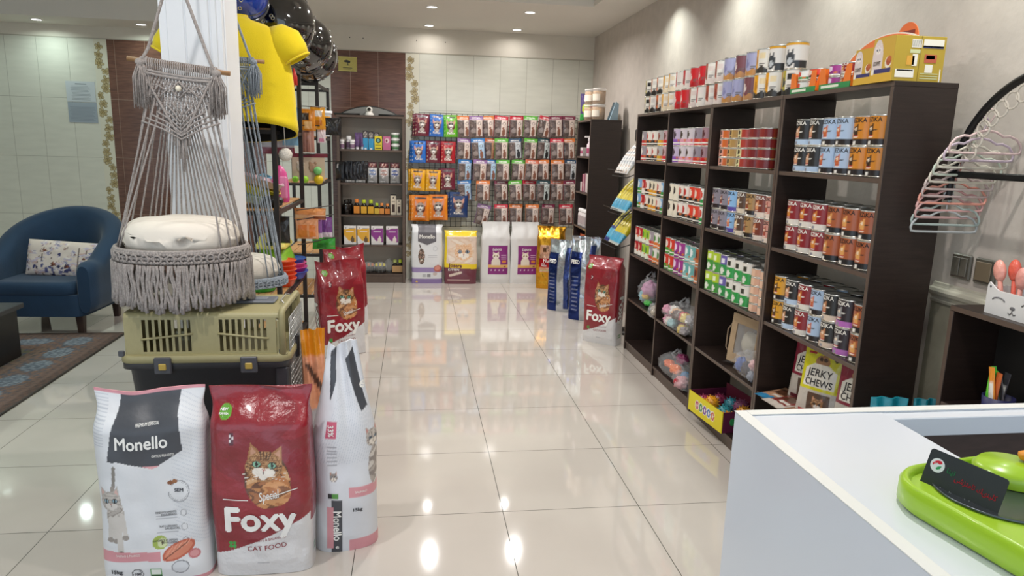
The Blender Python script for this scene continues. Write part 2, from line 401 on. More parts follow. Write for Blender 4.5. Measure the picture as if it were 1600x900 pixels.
# ---------------------------------------------------------------- dark open shelving
WENGE = mat('wenge_board', '#2c211d', .38, noise_amt=.25, noise_scale=8, stretch=(1, 1, 14), bump=.08)
EDGE = mat('wenge_edge', '#5a4a40', .4, noise_amt=.1, noise_scale=30)
def board(mb, x0, x1, y0, y1, z0, z1, faces='x'):
    mb.box(x0, x1, y0, y1, z0, z1, 0, bev=.0012)
TH = .018
LEV = [.07, .41, .76, 1.112, 1.457]          # shelf undersides' tops
TOPZ = 1.79
def shelf_unit(label, xf, xb, ys, group):
    """ys: side panel and divider planes from near to far"""
    cx, cy = (xf+xb)/2, (ys[0]+ys[-1])/2
    t = thing('shelving_unit', label, 'shelf', (cx, cy, 0), group=group)
    L = lambda a, b, c, d, e, f: (a-cx, b-cx, c-cy, d-cy, e, f)
    def part(nm, *b, lb=None, edge=True):
        mb = MB(); q = L(*b); mb.box(*q, 0, bev=.0012)
        # lighter edge band on the front
        mb.box(q[0]-.0006, q[0]+.0004, q[2]+.001, q[3]-.001, q[4]+.001, q[5]-.001, 1)
        return mb.build(nm, [WENGE, EDGE], t)
    part('side_panel', xf, xb, ys[0], ys[0]+TH, 0, TOPZ-TH); part('side_panel', xf, xb, ys[-1]-TH, ys[-1], 0, TOPZ-TH)
    part('top_panel', xf, xb, ys[0], ys[-1], TOPZ-TH, TOPZ)
    for y in ys[1:-1]: part('divider', xf, xb, y-TH/2, y+TH/2, .001, TOPZ-TH)
    for i in range(len(ys)-1):
        a = ys[i]+(TH if i == 0 else TH/2); b = ys[i+1]-(TH if i == len(ys)-2 else TH/2)
        for z in LEV: part('shelf', xf+.004, xb, a, b, z-TH, z)
        part('plinth', xf+.012, xf+.03, a, b, 0, LEV[0]-TH)
    return t
XF, XBK = 1.63, 1.875
shelf_unit('tall dark open shelving unit nearest the white counter', XF, XBK, [2.295, 3.04], 'dark shelving along the right wall')
shelf_unit('tall dark open shelving unit with a spiky ball box in its bottom', XF, XBK, [3.043, 3.81], 'dark shelving along the right wall')
shelf_unit('two-column dark shelving unit beside the upright red sack, farthest of the three adjoining', XF, XBK, [3.813, 4.485, 5.15], 'dark shelving along the right wall')
BAY = {'D': (2.313, 3.022), 'C': (3.061, 3.792), 'B': (3.831, 4.476), 'A': (4.494, 5.132)}
BAYN = {'D': 'nearest bay', 'C': 'second bay', 'B': 'third bay', 'A': 'farthest bay'}
ORD = ['first', 'second', 'third', 'fourth', 'fifth', 'sixth', 'seventh', 'eighth', 'ninth', 'tenth', 'eleventh', 'twelfth', 'thirteenth', 'fourteenth', 'fifteenth', 'sixteenth', 'seventeenth', 'eighteenth', 'nineteenth', 'twentieth']
SHN = {4: 'top shelf', 3: 'second shelf', 2: 'third shelf', 1: 'fourth shelf', 0: 'bottom shelf'}

RIM = mat('tin_rim', '#d8d2c4', .22, metal=1)
RIMD = mat('tin_lid', '#b9bab6', .3, metal=.9, bump=.1)
LABEL = printed('tin_label', .3, coat=.35)
_CAN = {}
def can_mesh(key, d, h, art, text=None):
    """d diameter, h height; art(A, w, h) paints the unrolled label with x=0 facing the aisle"""
    k = (key, round(d, 3), round(h, 3))
    if k in _CAN: return _CAN[k]
    r = d/2; n = 40; nz = 26; mb = MB()
    zs = np.linspace(.004, h-.004, nz); th = np.arange(n)*2*pi/n-pi
    T, Z = np.meshgrid(th, zs); A = Art(T.ravel()*r, Z.ravel(), '#ffffff'); art(A, r*pi, h)
    vs = [(-r*.985*cos(t), -r*.985*sin(t), z) for t, z in zip(T.ravel(), Z.ravel())]
    mb.add(vs, [(j*n+i, j*n+(i+1) % n, (j+1)*n+(i+1) % n, (j+1)*n+i) for j in range(nz-1) for i in range(n)], 0, True, A.C)
    mb.lathe([(r*.93, .0), (r, .0), (r, .004), (r*.985, .005)], n, 1, cap=True)
    mb.lathe([(r*.985, h-.005), (r, h-.004), (r, h), (r*.95, h), (r*.93, h-.003), (r*.8, h-.003), (r*.76, h-.002), (r*.001, h-.002)], n, 2, cap=False)
    if text:
        for tx, size, x, z, mi, bold in text:
            put_text(mb, tx, size, lambda x_, z_: (-(r*.985+.0006)*cos(x_/r), -(r*.985+.0006)*sin(x_/r), z_), x, z, 3+mi, bold, 'CENTER', mirror=False, maxlen=.01)
    me_o = mb.build('food_tin', [LABEL, RIM, RIMD, flat('#f4efe6'), flat('#1c1a1a'), flat('#7a1c22')]); me = me_o.data
    bpy.data.objects.remove(me_o); _CAN[k] = me; return me
def put_can(me, x, y, z, label, group, rz=0, cat='pet food tin', name='food_tin'):
    o = bpy.data.objects.new(name, me); COL.objects.link(o); o.location = (x, y, z); o.rotation_euler = (0, 0, rz)
    return tag(o, label, cat, group)
# x grows towards the camera when seen from the aisle (left is far), so print x is mirrored to y: left = far
def erka(body, band, animal='#b8693c', word=0, bandtext=1, kit='cat'):
    def art(A, w, h):
        A.rect(-w, w, 0, h, body); A.rect(-w, w, 0, h*.24, band)
        for c in (-.006, w-.02):
            A.ell(c-.004, h*.48, .014, h*.17, animal)
            if kit == 'cat': A.poly([(c-.017, h*.56), (c-.015, h*.73), (c-.006, h*.62)], animal); A.poly([(c+.009, h*.56), (c+.007, h*.73), (c-.002, h*.62)], animal)
            A.ell(c-.004, h*.56, .006, h*.05, '#efd9c0'); A.rect(c-.017, c+.008, h*.31, h*.34, '#b5202a'); A.rect(c-.015, c+.006, h*.26, h*.31, '#f2e6d8'); A.rect(c-.017, c+.008, h*.34, h*.36, '#f4efe6')
            A.rect(c+.012, c+.028, h*.49, h*.53, '#f4efe6' if word == 0 else '#2a2522')
            A.rect(c-.016, c+.004, h*.07, h*.17, '#f4efe6' if band in ('#231a1a', '#1d1a1c', '#2a1b1d', '#5b2f8e') else '#8a8a94')
    txt = [('REZIKA', .023, -.004, .84, word, .012)]
    return art, txt
TIN = {}
def D(key, body, band, **k): TIN[key] = ('erka', body, band, k)
D('black and pale blue', '#26211f', '#b9cde4', animal='#d9a07a'); D('pale blue and black', '#adc2dc', '#231a1a', word=1, animal='#c7653a')
D('orange and black', '#cf8427', '#231a1a', word=1, animal='#3a2418'); D('maroon and white', '#8d2026', '#e4dcd0', animal='#d98a3c')
D('copper and black', '#a85a35', '#1d1a1c', word=1, animal='#e0a25c'); D('amber and black', '#e0a02c', '#231a1a', word=1, animal='#5a3a20')
D('black and cream', '#24211f', '#d9c3ae', animal='#c98a60'); D('black and purple', '#2a2027', '#b268b4', animal='#9c9c9c')
D('grey and black', '#8f8690', '#2a1b1d', word=1, animal='#7a3d30'); D('sky blue and purple', '#8fbbe6', '#5b4aa0', word=1, animal='#d97b4a')
D('brown and cream', '#5c4436', '#e2d2bc', animal='#e8c8a0'); D('tan and black', '#b08a58', '#231a1a', word=1, animal='#8a4a2c')
D('rust and white', '#7c3a2a', '#e6d6c8', animal='#e8a070'); D('pink and cream', '#d99c8e', '#f0dccc', word=1, animal='#a04a3a')
D('yellow and black', '#ecc018', '#3a2a1c', word=1, animal='#a04a2a')
def panel(key, fn): TIN[key] = ('fn', fn)
def two(top, bot, pic, white=1, wedge=None):
    def f(A, w, h):
        A.rect(-w, w, 0, h, '#ece6dc'); A.rect(-w*.55, w*.35, 0, h*.4, bot); A.rect(-w*.55, w*.35, h*.4, h, top)
        A.rect(w*.6, w, 0, h, bot); A.ell(-.005, h*.62, .014, h*.22, pic); A.poly([(-.017, h*.7), (-.015, h*.9), (-.006, h*.8)], pic); A.poly([(.007, h*.7), (.005, h*.9), (-.003, h*.8)], pic)
        if white: A.rect(-w*.45, w*.3, h*.12, h*.2, '#f5efe4'); A.ell(w*.2, h*.32, .008, h*.08, '#e07a3a')
    return f
panel('grey and red', two('#a49aa2', '#c8323a', '#e9e2da')); panel('white, red and black', two('#efe6dc', '#2a2422', '#c23a34'))
panel('pink and red', two('#cfa6ac', '#e0303a', '#7a4c44')); panel('silver and yellow', two('#b9b6b4', '#e0b03a', '#8c4a3a'))
panel('violet and lilac', two('#c9b9d2', '#8f5cb8', '#4a3a44')); panel('pink with dark cat', two('#d9cfd4', '#e79fb4', '#4a3c30'))
panel('grey and scarlet', two('#9a8f9a', '#d03a30', '#6a5a60')); panel('mauve and scarlet', two('#a88690', '#c8242c', '#5a2c30'))
panel('blue and green', two('#86b4dc', '#3a9a48', '#e8eef0')); panel('white and black', two('#efe2d8', '#2c2826', '#c85a4c')); panel('gold and white', two('#f0e4cc', '#e6a826', '#3a3430'))
panel('cream, orange and black', two('#efe6d2', '#efe6d2', '#3a322c', 0)); panel('red and black', two('#e0442c', '#2c2422', '#f0dcc8')); panel('green and white', two('#eef0ea', '#2f9a50', '#d84a3a'))
panel('red and green', two('#d8402e', '#49a03c', '#f0e8dc')); panel('crimson and white', two('#b8282e', '#eee6de', '#e8b0a0')); panel('lime and white', two('#a8cc3a', '#e8f0d8', '#5a8c30'))
panel('white with orange fish', two('#ece8e0', '#e07a2c', '#4c8a3c')); panel('magenta', two('#a63a8c', '#8a2c80', '#f0d8ec')); panel('teal', two('#6fb0ac', '#8cc4c0', '#f0f4f2'))
panel('russet', two('#b0603a', '#c87848', '#5a2c1c'))
def dogtin(up, low, lt):
    def f(A, w, h):
        A.rect(-w, w, 0, h, up); A.poly([(-w, 0), (w, 0), (w, h*.46), (0, h*.54), (-w, h*.46)], low); A.rect(-.012, .014, h*.62, h*.82, lt); A.ell(.0, h*.25, .014, h*.16, '#e8e8dc' if low != '#d8dccc' else '#e8a080')
    return f
panel('yellow-green dog food', dogtin('#b8d030', '#4a9c3c', '#f0f4d0')); panel('purple and green dog food', dogtin('#6c5ca8', '#2f9448', '#e8e4f0')); panel('white and green dog food', dogtin('#e9e4da', '#2f9e48', '#3a3c30'))
def fishtin(c, c2, dog=1):
    def f(A, w, h):
        A.rect(-w, w, 0, h, c); A.rect(-w*.45, w*.05, 0, h, c2)
        if dog: A.poly([(-.014, h*.1), (-.002, h*.35), (.004, h*.1)], '#30201c'); A.ell(-.006, h*.62, .008, h*.26, '#30201c')
    return f
panel('flat orange', fishtin('#d2692c', '#e8a898')); panel('flat tan', fishtin('#b08a52', '#c9a468')); panel('flat cream', fishtin('#b03a2c', '#e6dca4')); panel('flat maroon', fishtin('#7a1e22', '#8a2a28', 0)); panel('flat salmon', fishtin('#d8a88c', '#e8c0a4', 0))
def tin(key, d, h):
    q = TIN[key]
    if q[0] == 'erka':
        a, t = erka(q[1], q[2], **q[3]); t = [(s, min(sz*d/.099, .03), x, z*h, mi, b) for s, sz, x, z, mi, b in t]
        return can_mesh(key, d, h, a, t)
    return can_mesh(key, d, h, q[1])
def fill(bay, lev, cols, d, h, tiers=2, back=0, y0=None, pitch=None, x0=None, adj='', backkey=None, lowcols=None, face=.18):
    """cols: far end first, as seen from the aisle left to right"""
    ya, yb = BAY[bay]; z = LEV[lev]
    n = len(cols); p = pitch or min(d*1.02, (yb-ya-.01)/n); ys = (y0 if y0 else yb-.012)-d/2
    grp = f'pet food tins on the {SHN[lev]} of the {BAYN[bay]}'
    for i, c in enumerate(cols):
        for t in range(tiers):
            cc = (lowcols or cols)[i] if t == 0 else c
            jx = random.uniform(0, .006); jy = random.uniform(-.001, .001)
            tn = 'upper' if t else 'lower'
            if tiers > 2: tn = ['lowest', 'second lowest', 'second highest', 'highest'][t] if tiers == 4 else ORD[t]
            lab = f"{cc} tin, {tn} tier, {ORD[i]} from far end, {SHN[lev]}, {BAYN[bay]}"
            put_can(tin(cc, d, h), (x0 or XF+.012)+d/2+jx, ys-i*p+jy, z+.0005+t*h, lab, grp, random.uniform(-.12, .12)+face)
    for b in range(back):
        for i, c in enumerate(cols):
            for t in range(tiers):
                cc = c
                tn = 'upper' if t else 'lower'
                lab = f"silver-lidded tin, {tn} tier, {ORD[i]} from far end, {['second','third'][b]} row back, {SHN[lev]}, {BAYN[bay]}"
                put_can(tin(cc, d, h), XF+.02+d/2+(b+1)*(d+.002), ys-i*p, z+.0005+t*h, lab, grp+', rows behind', face)
fill('D', 4, ['black and pale blue']*2+['pale blue and black']*2+['orange and black']*2, .099, .112, y0=2.965)
fill('D', 3, ['maroon and white']*3+['copper and black']*3, .099, .112, back=1, y0=2.975, pitch=.104)
fill('D', 2, ['amber and black', 'black and pale blue', 'maroon and white', 'pale blue and black', 'black and cream', 'black and purple', 'copper and black'], .098, .113, back=1, y0=3.018)
fill('C', 4, ['flat orange', 'flat tan', 'flat cream', 'flat maroon', 'flat maroon'], .108, .049, tiers=4, y0=3.755)
for t in range(2): put_can(tin('yellow and black', .08, .11), XF+.1, 3.135-.04, LEV[4]+.0005+t*.11, f"yellow and black tin, {['lower', 'upper'][t]} of two beside the flat tins", 'pet food tins on the top shelf of the second bay', .2)
fill('C', 3, ['grey and black', 'grey and black', 'sky blue and purple', 'brown and cream', 'tan and black', 'rust and white', 'pink and cream'], .099, .113, back=1, y0=3.788)
fill('C', 2, ['yellow-green dog food']*2+['purple and green dog food']+['white and green dog food']*3, .082, .115, back=2, y0=3.785, pitch=.088)
for k in range(2):
    for t in range(5): put_can(tin('flat salmon', .082, .044), XF+.015+.041, 3.20-k*.09, LEV[2]+.0005+t*.044, f"flat salmon tin, {ORD[t]} from bottom of the {['farther', 'nearer'][k]} beige stack", 'flat salmon tins stacked on the third shelf', .2)
fill('B', 4, ['violet and lilac', 'pink with dark cat', 'pink with dark cat', 'grey and scarlet', 'mauve and scarlet'], .099, .108, y0=4.46, pitch=.114)
fill('B', 3, ['cream, orange and black', 'cream, orange and black', 'white and black', 'white, red and black', 'red and black', 'red and black', 'green and white'], .084, .107, back=1, y0=4.468, pitch=.0865)
fill('B', 2, ['red and green', 'red and green', 'magenta', 'magenta', 'teal', 'teal', 'russet'], .084, .107, back=2, y0=4.468, pitch=.0865)
fill('A', 4, ['grey and red', 'white, red and black', 'white, red and black', 'silver and yellow', 'pink and red'], .099, .105, y0=5.10, pitch=.112)
fill('A', 3, ['blue and green', 'crimson and white', 'white and black', 'gold and white', 'gold and white', 'white and black', 'blue and green'], .082, .107, back=1, y0=5.12, pitch=.084)
fill('A', 2, ['crimson and white', 'crimson and white', 'lime and white', 'lime and white', 'grey and red', 'white with orange fish', 'white with orange fish'], .082, .107, back=2, y0=5.12, pitch=.084)

# ---- tins along the top of the shelving
def toptin(key, body, foot, lab_, mid=None, glyph=None, white='#f0ebe2'):
    def f(A, w, h):
        A.rect(-w, w, 0, h, body)
        if mid: A.rect(.006, w*.42, 0, h, white); A.rect(-w*.55, -w*.28, h*.3, h*.95, mid); A.rect(.012, w*.3, h*.62, h*.85, mid if mid[1] != 'e' else foot)
        A.rect(-w, w, 0, h*.22, foot)
        for k in range(6): A.poly([(-w+k*w/3, h*.2), (-w+(k+.5)*w/3, h*.34), (-w+(k+1)*w/3, h*.2)], foot)
        if glyph:
            A.ell(-.010, h*.50, .011, h*.17, glyph); A.poly([(-.020, h*.58), (-.018, h*.76), (-.010, h*.64)], glyph); A.poly([(-.010, h*.64), (-.003, h*.76), (.0, h*.58)], glyph); A.rect(.012, w*.28, h*.4, h*.44, '#6a6460'); A.rect(.012, w*.24, h*.32, h*.35, '#6a6460')
    panel(key, f)
toptin('olive and black', '#b8a838', '#2c2a28', 0, mid='#e6e2d0', glyph='#3a3a30'); toptin('orange and black dog', '#d06a34', '#2c2622', 0, mid='#dcd6d0', glyph='#6a4a3a')
toptin('white and gold', '#eab050', '#ecdcc0', 0, mid='#eab050', glyph='#cfa25a'); toptin('white and red', '#c8242c', '#efe6dc', 0, mid='#f0e6e0', glyph='#9a2026')
toptin('bright red', '#d8202a', '#b81c24', 0, mid=None, glyph='#f0d0c8'); toptin('brick and white', '#b05640', '#e8d8d0', 0, mid='#e0dcd8', glyph='#8a3a2c')
toptin('lilac and sand', '#a9a9cc', '#c48a4a', 0, glyph='#8888b4'); toptin('plum and sand', '#7c4a52', '#c08a58', 0, glyph='#e0d0cc'); toptin('golden and black', '#eaa416', '#3a342e', 0, mid='#f2ddb0', glyph='#c8860e')
def wolf(A, w, h):
    A.rect(-w, w, 0, h, '#efeae4'); A.rect(-w, w, h*.86, h, '#e8aa28'); A.ell(.004, h*.36, .026, h*.26, '#3f4348'); A.poly([(-.016, h*.5), (-.012, h*.78), (.0, h*.58)], '#4a4e54'); A.poly([(.008, h*.58), (.02, h*.78), (.024, h*.5)], '#4a4e54')
    A.ell(.004, h*.3, .013, h*.14, '#c8ccd0'); A.ell(-.004, h*.42, .004, h*.03, '#e8e8e8'); A.ell(.012, h*.42, .004, h*.03, '#e8e8e8'); A.rect(.024, w*.6, h*.03, h*.3, '#2c2c2e')
    for k in range(5): A.rect(-w*.45, -w*.22, h*(.3+.1*k), h*(.32+.1*k), '#a8a8a4')
panel('wolf-pictured white', wolf)
TOPC = [('olive and black', 'olive and black'), ('orange and black dog', 'orange and black dog'), ('orange and black dog', 'orange and black dog'), ('white and gold', 'white and gold'), ('white and gold', 'white and gold'),
        ('white and red', 'bright red'), ('white and red', 'bright red'), ('bright red', 'brick and white'), ('bright red', 'white and red'), ('brick and white', 'brick and white'), ('brick and white', 'brick and white'),
        ('lilac and sand', 'lilac and sand'), ('plum and sand', 'lilac and sand'), ('lilac and sand', 'plum and sand'), ('golden and black', 'golden and black'), ('wolf-pictured white', 'golden and black'), ('wolf-pictured white', 'olive and black')]
for i, (u, l) in enumerate(TOPC):
    y = 5.05-i*.121
    for t, k in enumerate((l, u)):
        dd = .1
        put_can(tin(k, dd, .118), XF+.06+random.uniform(0, .01)+(.02 if i > 15 else 0), y, TOPZ+.0005+t*.118, f"{k} tin, {['lower', 'upper'][t]} tier, {ORD[i]} from far end on top of shelving", 'tins on top of the shelving', .15+random.uniform(-.1, .25))
# ---------------------------------------------------------------- food sacks
SACK_FILM = printed('sack_film', .28, coat=.7, bump=.6, bump_scale=30)
SACK_MATT = printed('sack_matt', .45, coat=.1, bump=.2, bump_scale=22)
SACK_GOLD = printed('sack_gold', .22, metal=.85, bump=.5, bump_scale=14)
SACK_SILVER = printed('sack_silver', .2, metal=.8, bump=.7, bump_scale=20)
INK_W = flat('#f6f3ee', .35)
def sack_surf(W, H, T, seed=0, p=4.0, top=.80, topw=1.02, wr=.006, lean=0, slump=.25, dip=0.0):
    a0 = W/2
    def dims(v):
        b = T/2*(.9+.1*min(1, v/.08))
        if v > 1-(1-top)*1.0:
            q = (v-top)/(1-top); b *= (1-q*q*(3-2*q))*.965+.035
            a = a0*(1-.05*sin(pi*min(1, q))**2)*(1+(topw-1)*q)*(1+.02*sin(top*9+seed)*(1-q))
        else: a = a0*(1+.02*sin(v*9+seed))
        b *= 1+.22*slump*sin(pi*min(1, v/top))**2
        return a, b
    def P(s, v, side, off=0):
        """s -1..1 across, v 0..1 up, side -1 front, +1 back"""
        a, b = dims(v); q = p if v < top else p+(2.2-p)*min(1, (v-top)/(1-top))
        x = a*s; yy = (b+off)*(1-min(1, abs(s))**q)**(1/q)
        z = v*H - dip*H*max(0, v-.6)/.4*(1-(abs(s))**2)*(.5+.5*cos(s*2.2+seed))
        e = min(1, (1-abs(s))*5)*min(1, v*8)
        n = noise.noise(Vector((x*6+seed*9, z*5, side*3)))*wr*1.6+noise.noise(Vector((x*17+seed*5, z*14, side*7)))*wr*.7
        if v > top-.1: n += (v-top+.1)*wr*4*sin(s*7+seed*2+v*5)*(1-abs(s))
        y = side*yy+n*e+lean*v*v
        return Vector((x, y, z))
    return P, dims
def sack(art, W, H, T, m, nx=70, nz=90, seed=0, texts=(), inks=(), band=None, side_art=None, **k):
    """one sack standing at the origin, printed front towards -y; art(A, side)"""
    P, dims = sack_surf(W, H, T, seed, **k); mb = MB()
    ts = np.linspace(-1, 1, nx); ss = np.sign(ts)*(1-(1-np.abs(ts))**1.35)
    vs = []; sx = []; sz = []; sd = []
    ring = [(s, -1) for s in ss]+[(s, 1) for s in ss[::-1][1:-1]]; n = len(ring)
    for j in range(nz+1):
        v = j/nz
        for s, d in ring: vs.append(P(s, v, d)); sx.append(s*W/2); sz.append(v*H); sd.append(d if abs(s) < .985 else 2)
    X, Z, Sd = np.array(sx), np.array(sz), np.array(sd)
    A = Art(X, Z, '#ffffff'); art(A, W, H)
    if side_art:
        Y = np.array([q[1] for q in vs]); B = Art(Y, Z, '#ffffff'); side_art(B, T, H); mk = (np.abs(X) > W/2*.955) | (Sd == 1); A.C[mk] = B.C[mk]
    fs = [(j*n+i, j*n+(i+1) % n, (j+1)*n+(i+1) % n, (j+1)*n+i) for j in range(nz) for i in range(n)]
    b0 = mb.add(vs, fs, 0, True, A.C)
    mb.add([vs[i] for i in range(n)], [list(range(n))[::-1]], 0, False, A.C[:n]); mb.add([vs[nz*n+i] for i in range(n)], [list(range(n))], 0, False, A.C[-n:])
    def front(x, z):
        s = max(-.97, min(.97, x/(dims(z/H)[0]))); q = P(s, max(0, min(1, z/H)), -1); q.y -= .0022; return q
    for t in texts:
        tx, size, x, z, mi = t[:5]; kw = t[5] if len(t) > 5 else {}
        fr = front
        if kw.get('side'):
            sgn = kw['side']; kw = {q: w for q, w in kw.items() if q != 'side'}
            def fr(y_, z_, sgn=sgn):
                v = max(.01, min(1, z_/H)); a, b = dims(v); return Vector((sgn*(a*(1-min(.98, abs(y_)/b)**4)**(1/4)+.003), -sgn*0+y_, z_))
        put_text(mb, tx, size, fr, x, z, 1+mi, **kw)
    return mb, [m]+list(inks), front
def place_sack(name, label, mb, mats, loc, rz=0, tilt=0, cat='pet food sack', group=None):
    o = mb.build(name, mats); o.location = loc; o.rotation_euler = (tilt, 0, rz); return tag(o, label, cat, group)
GREY = '#4a4c52'; PINKB = '#dc9aa0'
INKS = [flat('#f6f3ee', .35), flat('#3f4148', .4), flat('#8d1f2b', .35), flat('#d98d94', .4), flat('#7a7a7e', .4), flat('#3a9a3c', .4)]
# grey kitten sack at the front left
def monello_art(A, W, H):
    k_ = W/.405; A.X = A.X/k_; W = .405
    A.rect(-W, W, 0, H, '#e2e3e6')
    for k in range(46): A.line(.09, H*(.10+k*.02), .21, H*(.02+k*.02), .002, '#cdd0d7'); A.line(-.21, H*(.74+k*.006), -.15, H*(.74+k*.006), .0014, '#c6c9d0')
    A.rect(-W, W, H*.0, H*.20, '#e6e6e8')
    A.poly([(-.085*1.18, H*1.01), (.115, H*1.01), (.128, H*.70), (.02, H*.615), (-.138, H*.665)], GREY)
    A.line(-.11, H*.66, .02, H*.612, .006, '#e9e9ea'); A.poly([(-.02, H*.632), (.05, H*.632), (.02, H*.617)], '#e8a9ad')
    A.rect(-W, W, H*.985, H*1.1, '#dd99a2')
    # kitten walking, tail up
    c0, c1, c2 = '#b9b1aa', '#9c938c', '#d2cbc4'
    A.line(-.118, H*.63, -.130, H*.50, .013, '#8d8781'); A.line(-.130, H*.52, -.128, H*.46, .018, c1)
    A.ell(-.128, H*.375, .036, H*.10, c0); A.fuzz(-.128, H*.375, .034, H*.095, (c0, c1, c2, c0), 80)
    for x0, x1, z0_, z1, w_ in ((-.148, -.152, .36, .255, .022), (-.135, -.128, .36, .25, .020), (-.118, -.112, .36, .185, .024), (-.102, -.092, .38, .27, .018)): A.line(x0, H*z0_, x1, H*z1, w_, c2); A.ell(x1, H*z1-.004, .014, .009, c1)
    A.ell(-.112, H*.175, .013, .009, '#4a4440')
    A.cat(-.142, H*.452, .041, (c0, '#aaa29b', c2), eye='#9ab8c8', muzzle='#ddd6d0', stripe=None, ear='#d8b0a8', tilt=.08)
    # kibble seal
    A.ell(.112, H*.49, .040, .040, '#8f9096'); A.ell(.112, H*.49, .037, .037, '#e4e4e6'); A.ell(.112, H*.49, .034, .034, '#9a9ba0'); A.ell(.112, H*.49, .0325, .0325, '#e4e4e6'); A.rect(.06, .085, H*.49, H*.56, '#e4e4e6')
    A.ell(.083, H*.537, .012, .008, '#8a5638'); A.ell(.098, H*.543, .011, .007, '#9c6844')
    for k, z in enumerate((.375, .30, .225)):
        A.ell(.125, H*z, .012, .013, '#9b9ba0'); A.ell(.125, H*z, .0095, .0105, '#e4e4e6')
        for q in range(2): A.rect(.02, .10, H*(z-.012-.011*q), H*(z-.009-.011*q), '#b2b2b8')
    # pink flavour band, apple, salmon, ham, rice bowl
    A.poly([(-W, H*.205), (.03, H*.175), (.03, H*.125), (-W, H*.135)], '#dd99a0')
    A.ell(.03, H*.225, .028, .026, '#a9bc5a'); A.ell(.038, H*.222, .018, .018, '#d8dfae'); A.ell(.038, H*.222, .004, .007, '#6a5a34')
    A.ell(.095, H*.175, .066, .030, '#c96a52', .45); A.ell(.095, H*.175, .056, .023, '#e08d72', .45)
    for k in range(5): A.line(.05+k*.018, H*.15+k*.008, .075+k*.018, H*.20+k*.006, .002, '#efb49c')
    A.line(.045, H*.135, .13, H*.215, .004, '#8c5444')
    A.ell(.150, H*.145, .022, .018, '#c9777a'); A.ell(.15, H*.145, .016, .012, '#dd9c9c'); A.ell(.098, H*.085, .032, .024, '#6f7076'); A.ell(.098, H*.085, .029, .021, '#d9dade')
    A.ell(-.062, H*.055, .022, .022, '#3f4046'); A.ell(-.062, H*.055, .0185, .0185, '#e6e6e8'); A.ell(-.062, H*.055, .016, .016, '#55565c'); A.ell(-.062, H*.055, .0145, .0145, '#e6e6e8')
    A.rect(-.014, .03, H*.045, H*.085, '#4f9a48'); A.rect(-.011, .027, H*.05, H*.08, '#eef2ea'); A.rect(-.014, .03, H*.02, H*.045, '#2f5a3a')
    A.rect(-W, W, 0, H*.018, '#dd99a0')
MT = [('Monello', .072, -.015, .755, 0, dict(bold=.02, width=.19)), ('PREMIUM ESPECIAL', .017, .01, .852, 0, dict(bold=.01, width=.084)), ('GATOS FILHOTES', .015, .062, .685, 0, dict(bold=.01, width=.08)),
      ('SEM', .019, .112, .497, 1, dict(bold=.03)), ('DESENVOLVIMENTO', .0115, .06, .385, 1, dict(bold=.01, width=.075)), ('EQUILIBRADO', .0115, .07, .372, 1, dict(bold=.01, width=.055)),
      ('TRATO URINARIO', .0115, .064, .31, 1, dict(bold=.01, width=.068)), ('SAUDAVEL', .0115, .08, .297, 1, dict(bold=.01)), ('FAVORECE AS DEFESAS', .0115, .052, .235, 1, dict(bold=.01, width=.088)), ('DO ORGANISMO', .0115, .068, .222, 1, dict(bold=.01, width=.06)),
      ('SALMAO E FRANGO', .014, -.09, .165, 0, dict(bold=.01, width=.09)), ('15kg', .024, -.142, .07, 1, dict(bold=.03)), ('100', .016, -.062, .055, 1, dict(bold=.03)), ('FRESH', .01, .008, .032, 0, dict(bold=.02))]
H1 = .695
mb, ms, _ = sack(monello_art, .352, H1, .17, SACK_MATT, 150, 230, seed=1, texts=[(a, b*.9, c*.87, d*H1, e, {**f, **({'width': f['width']*.87} if 'width' in f else {})}) for a, b, c, d, e, f in MT], inks=INKS, wr=.007, top=.80, dip=.03, p=3.6)
place_sack('food_sack', 'big white and grey kitten food sack with a pink top edge, front left corner', mb, ms, (-.900, 2.42, 0), rz=.02, tilt=-.02)
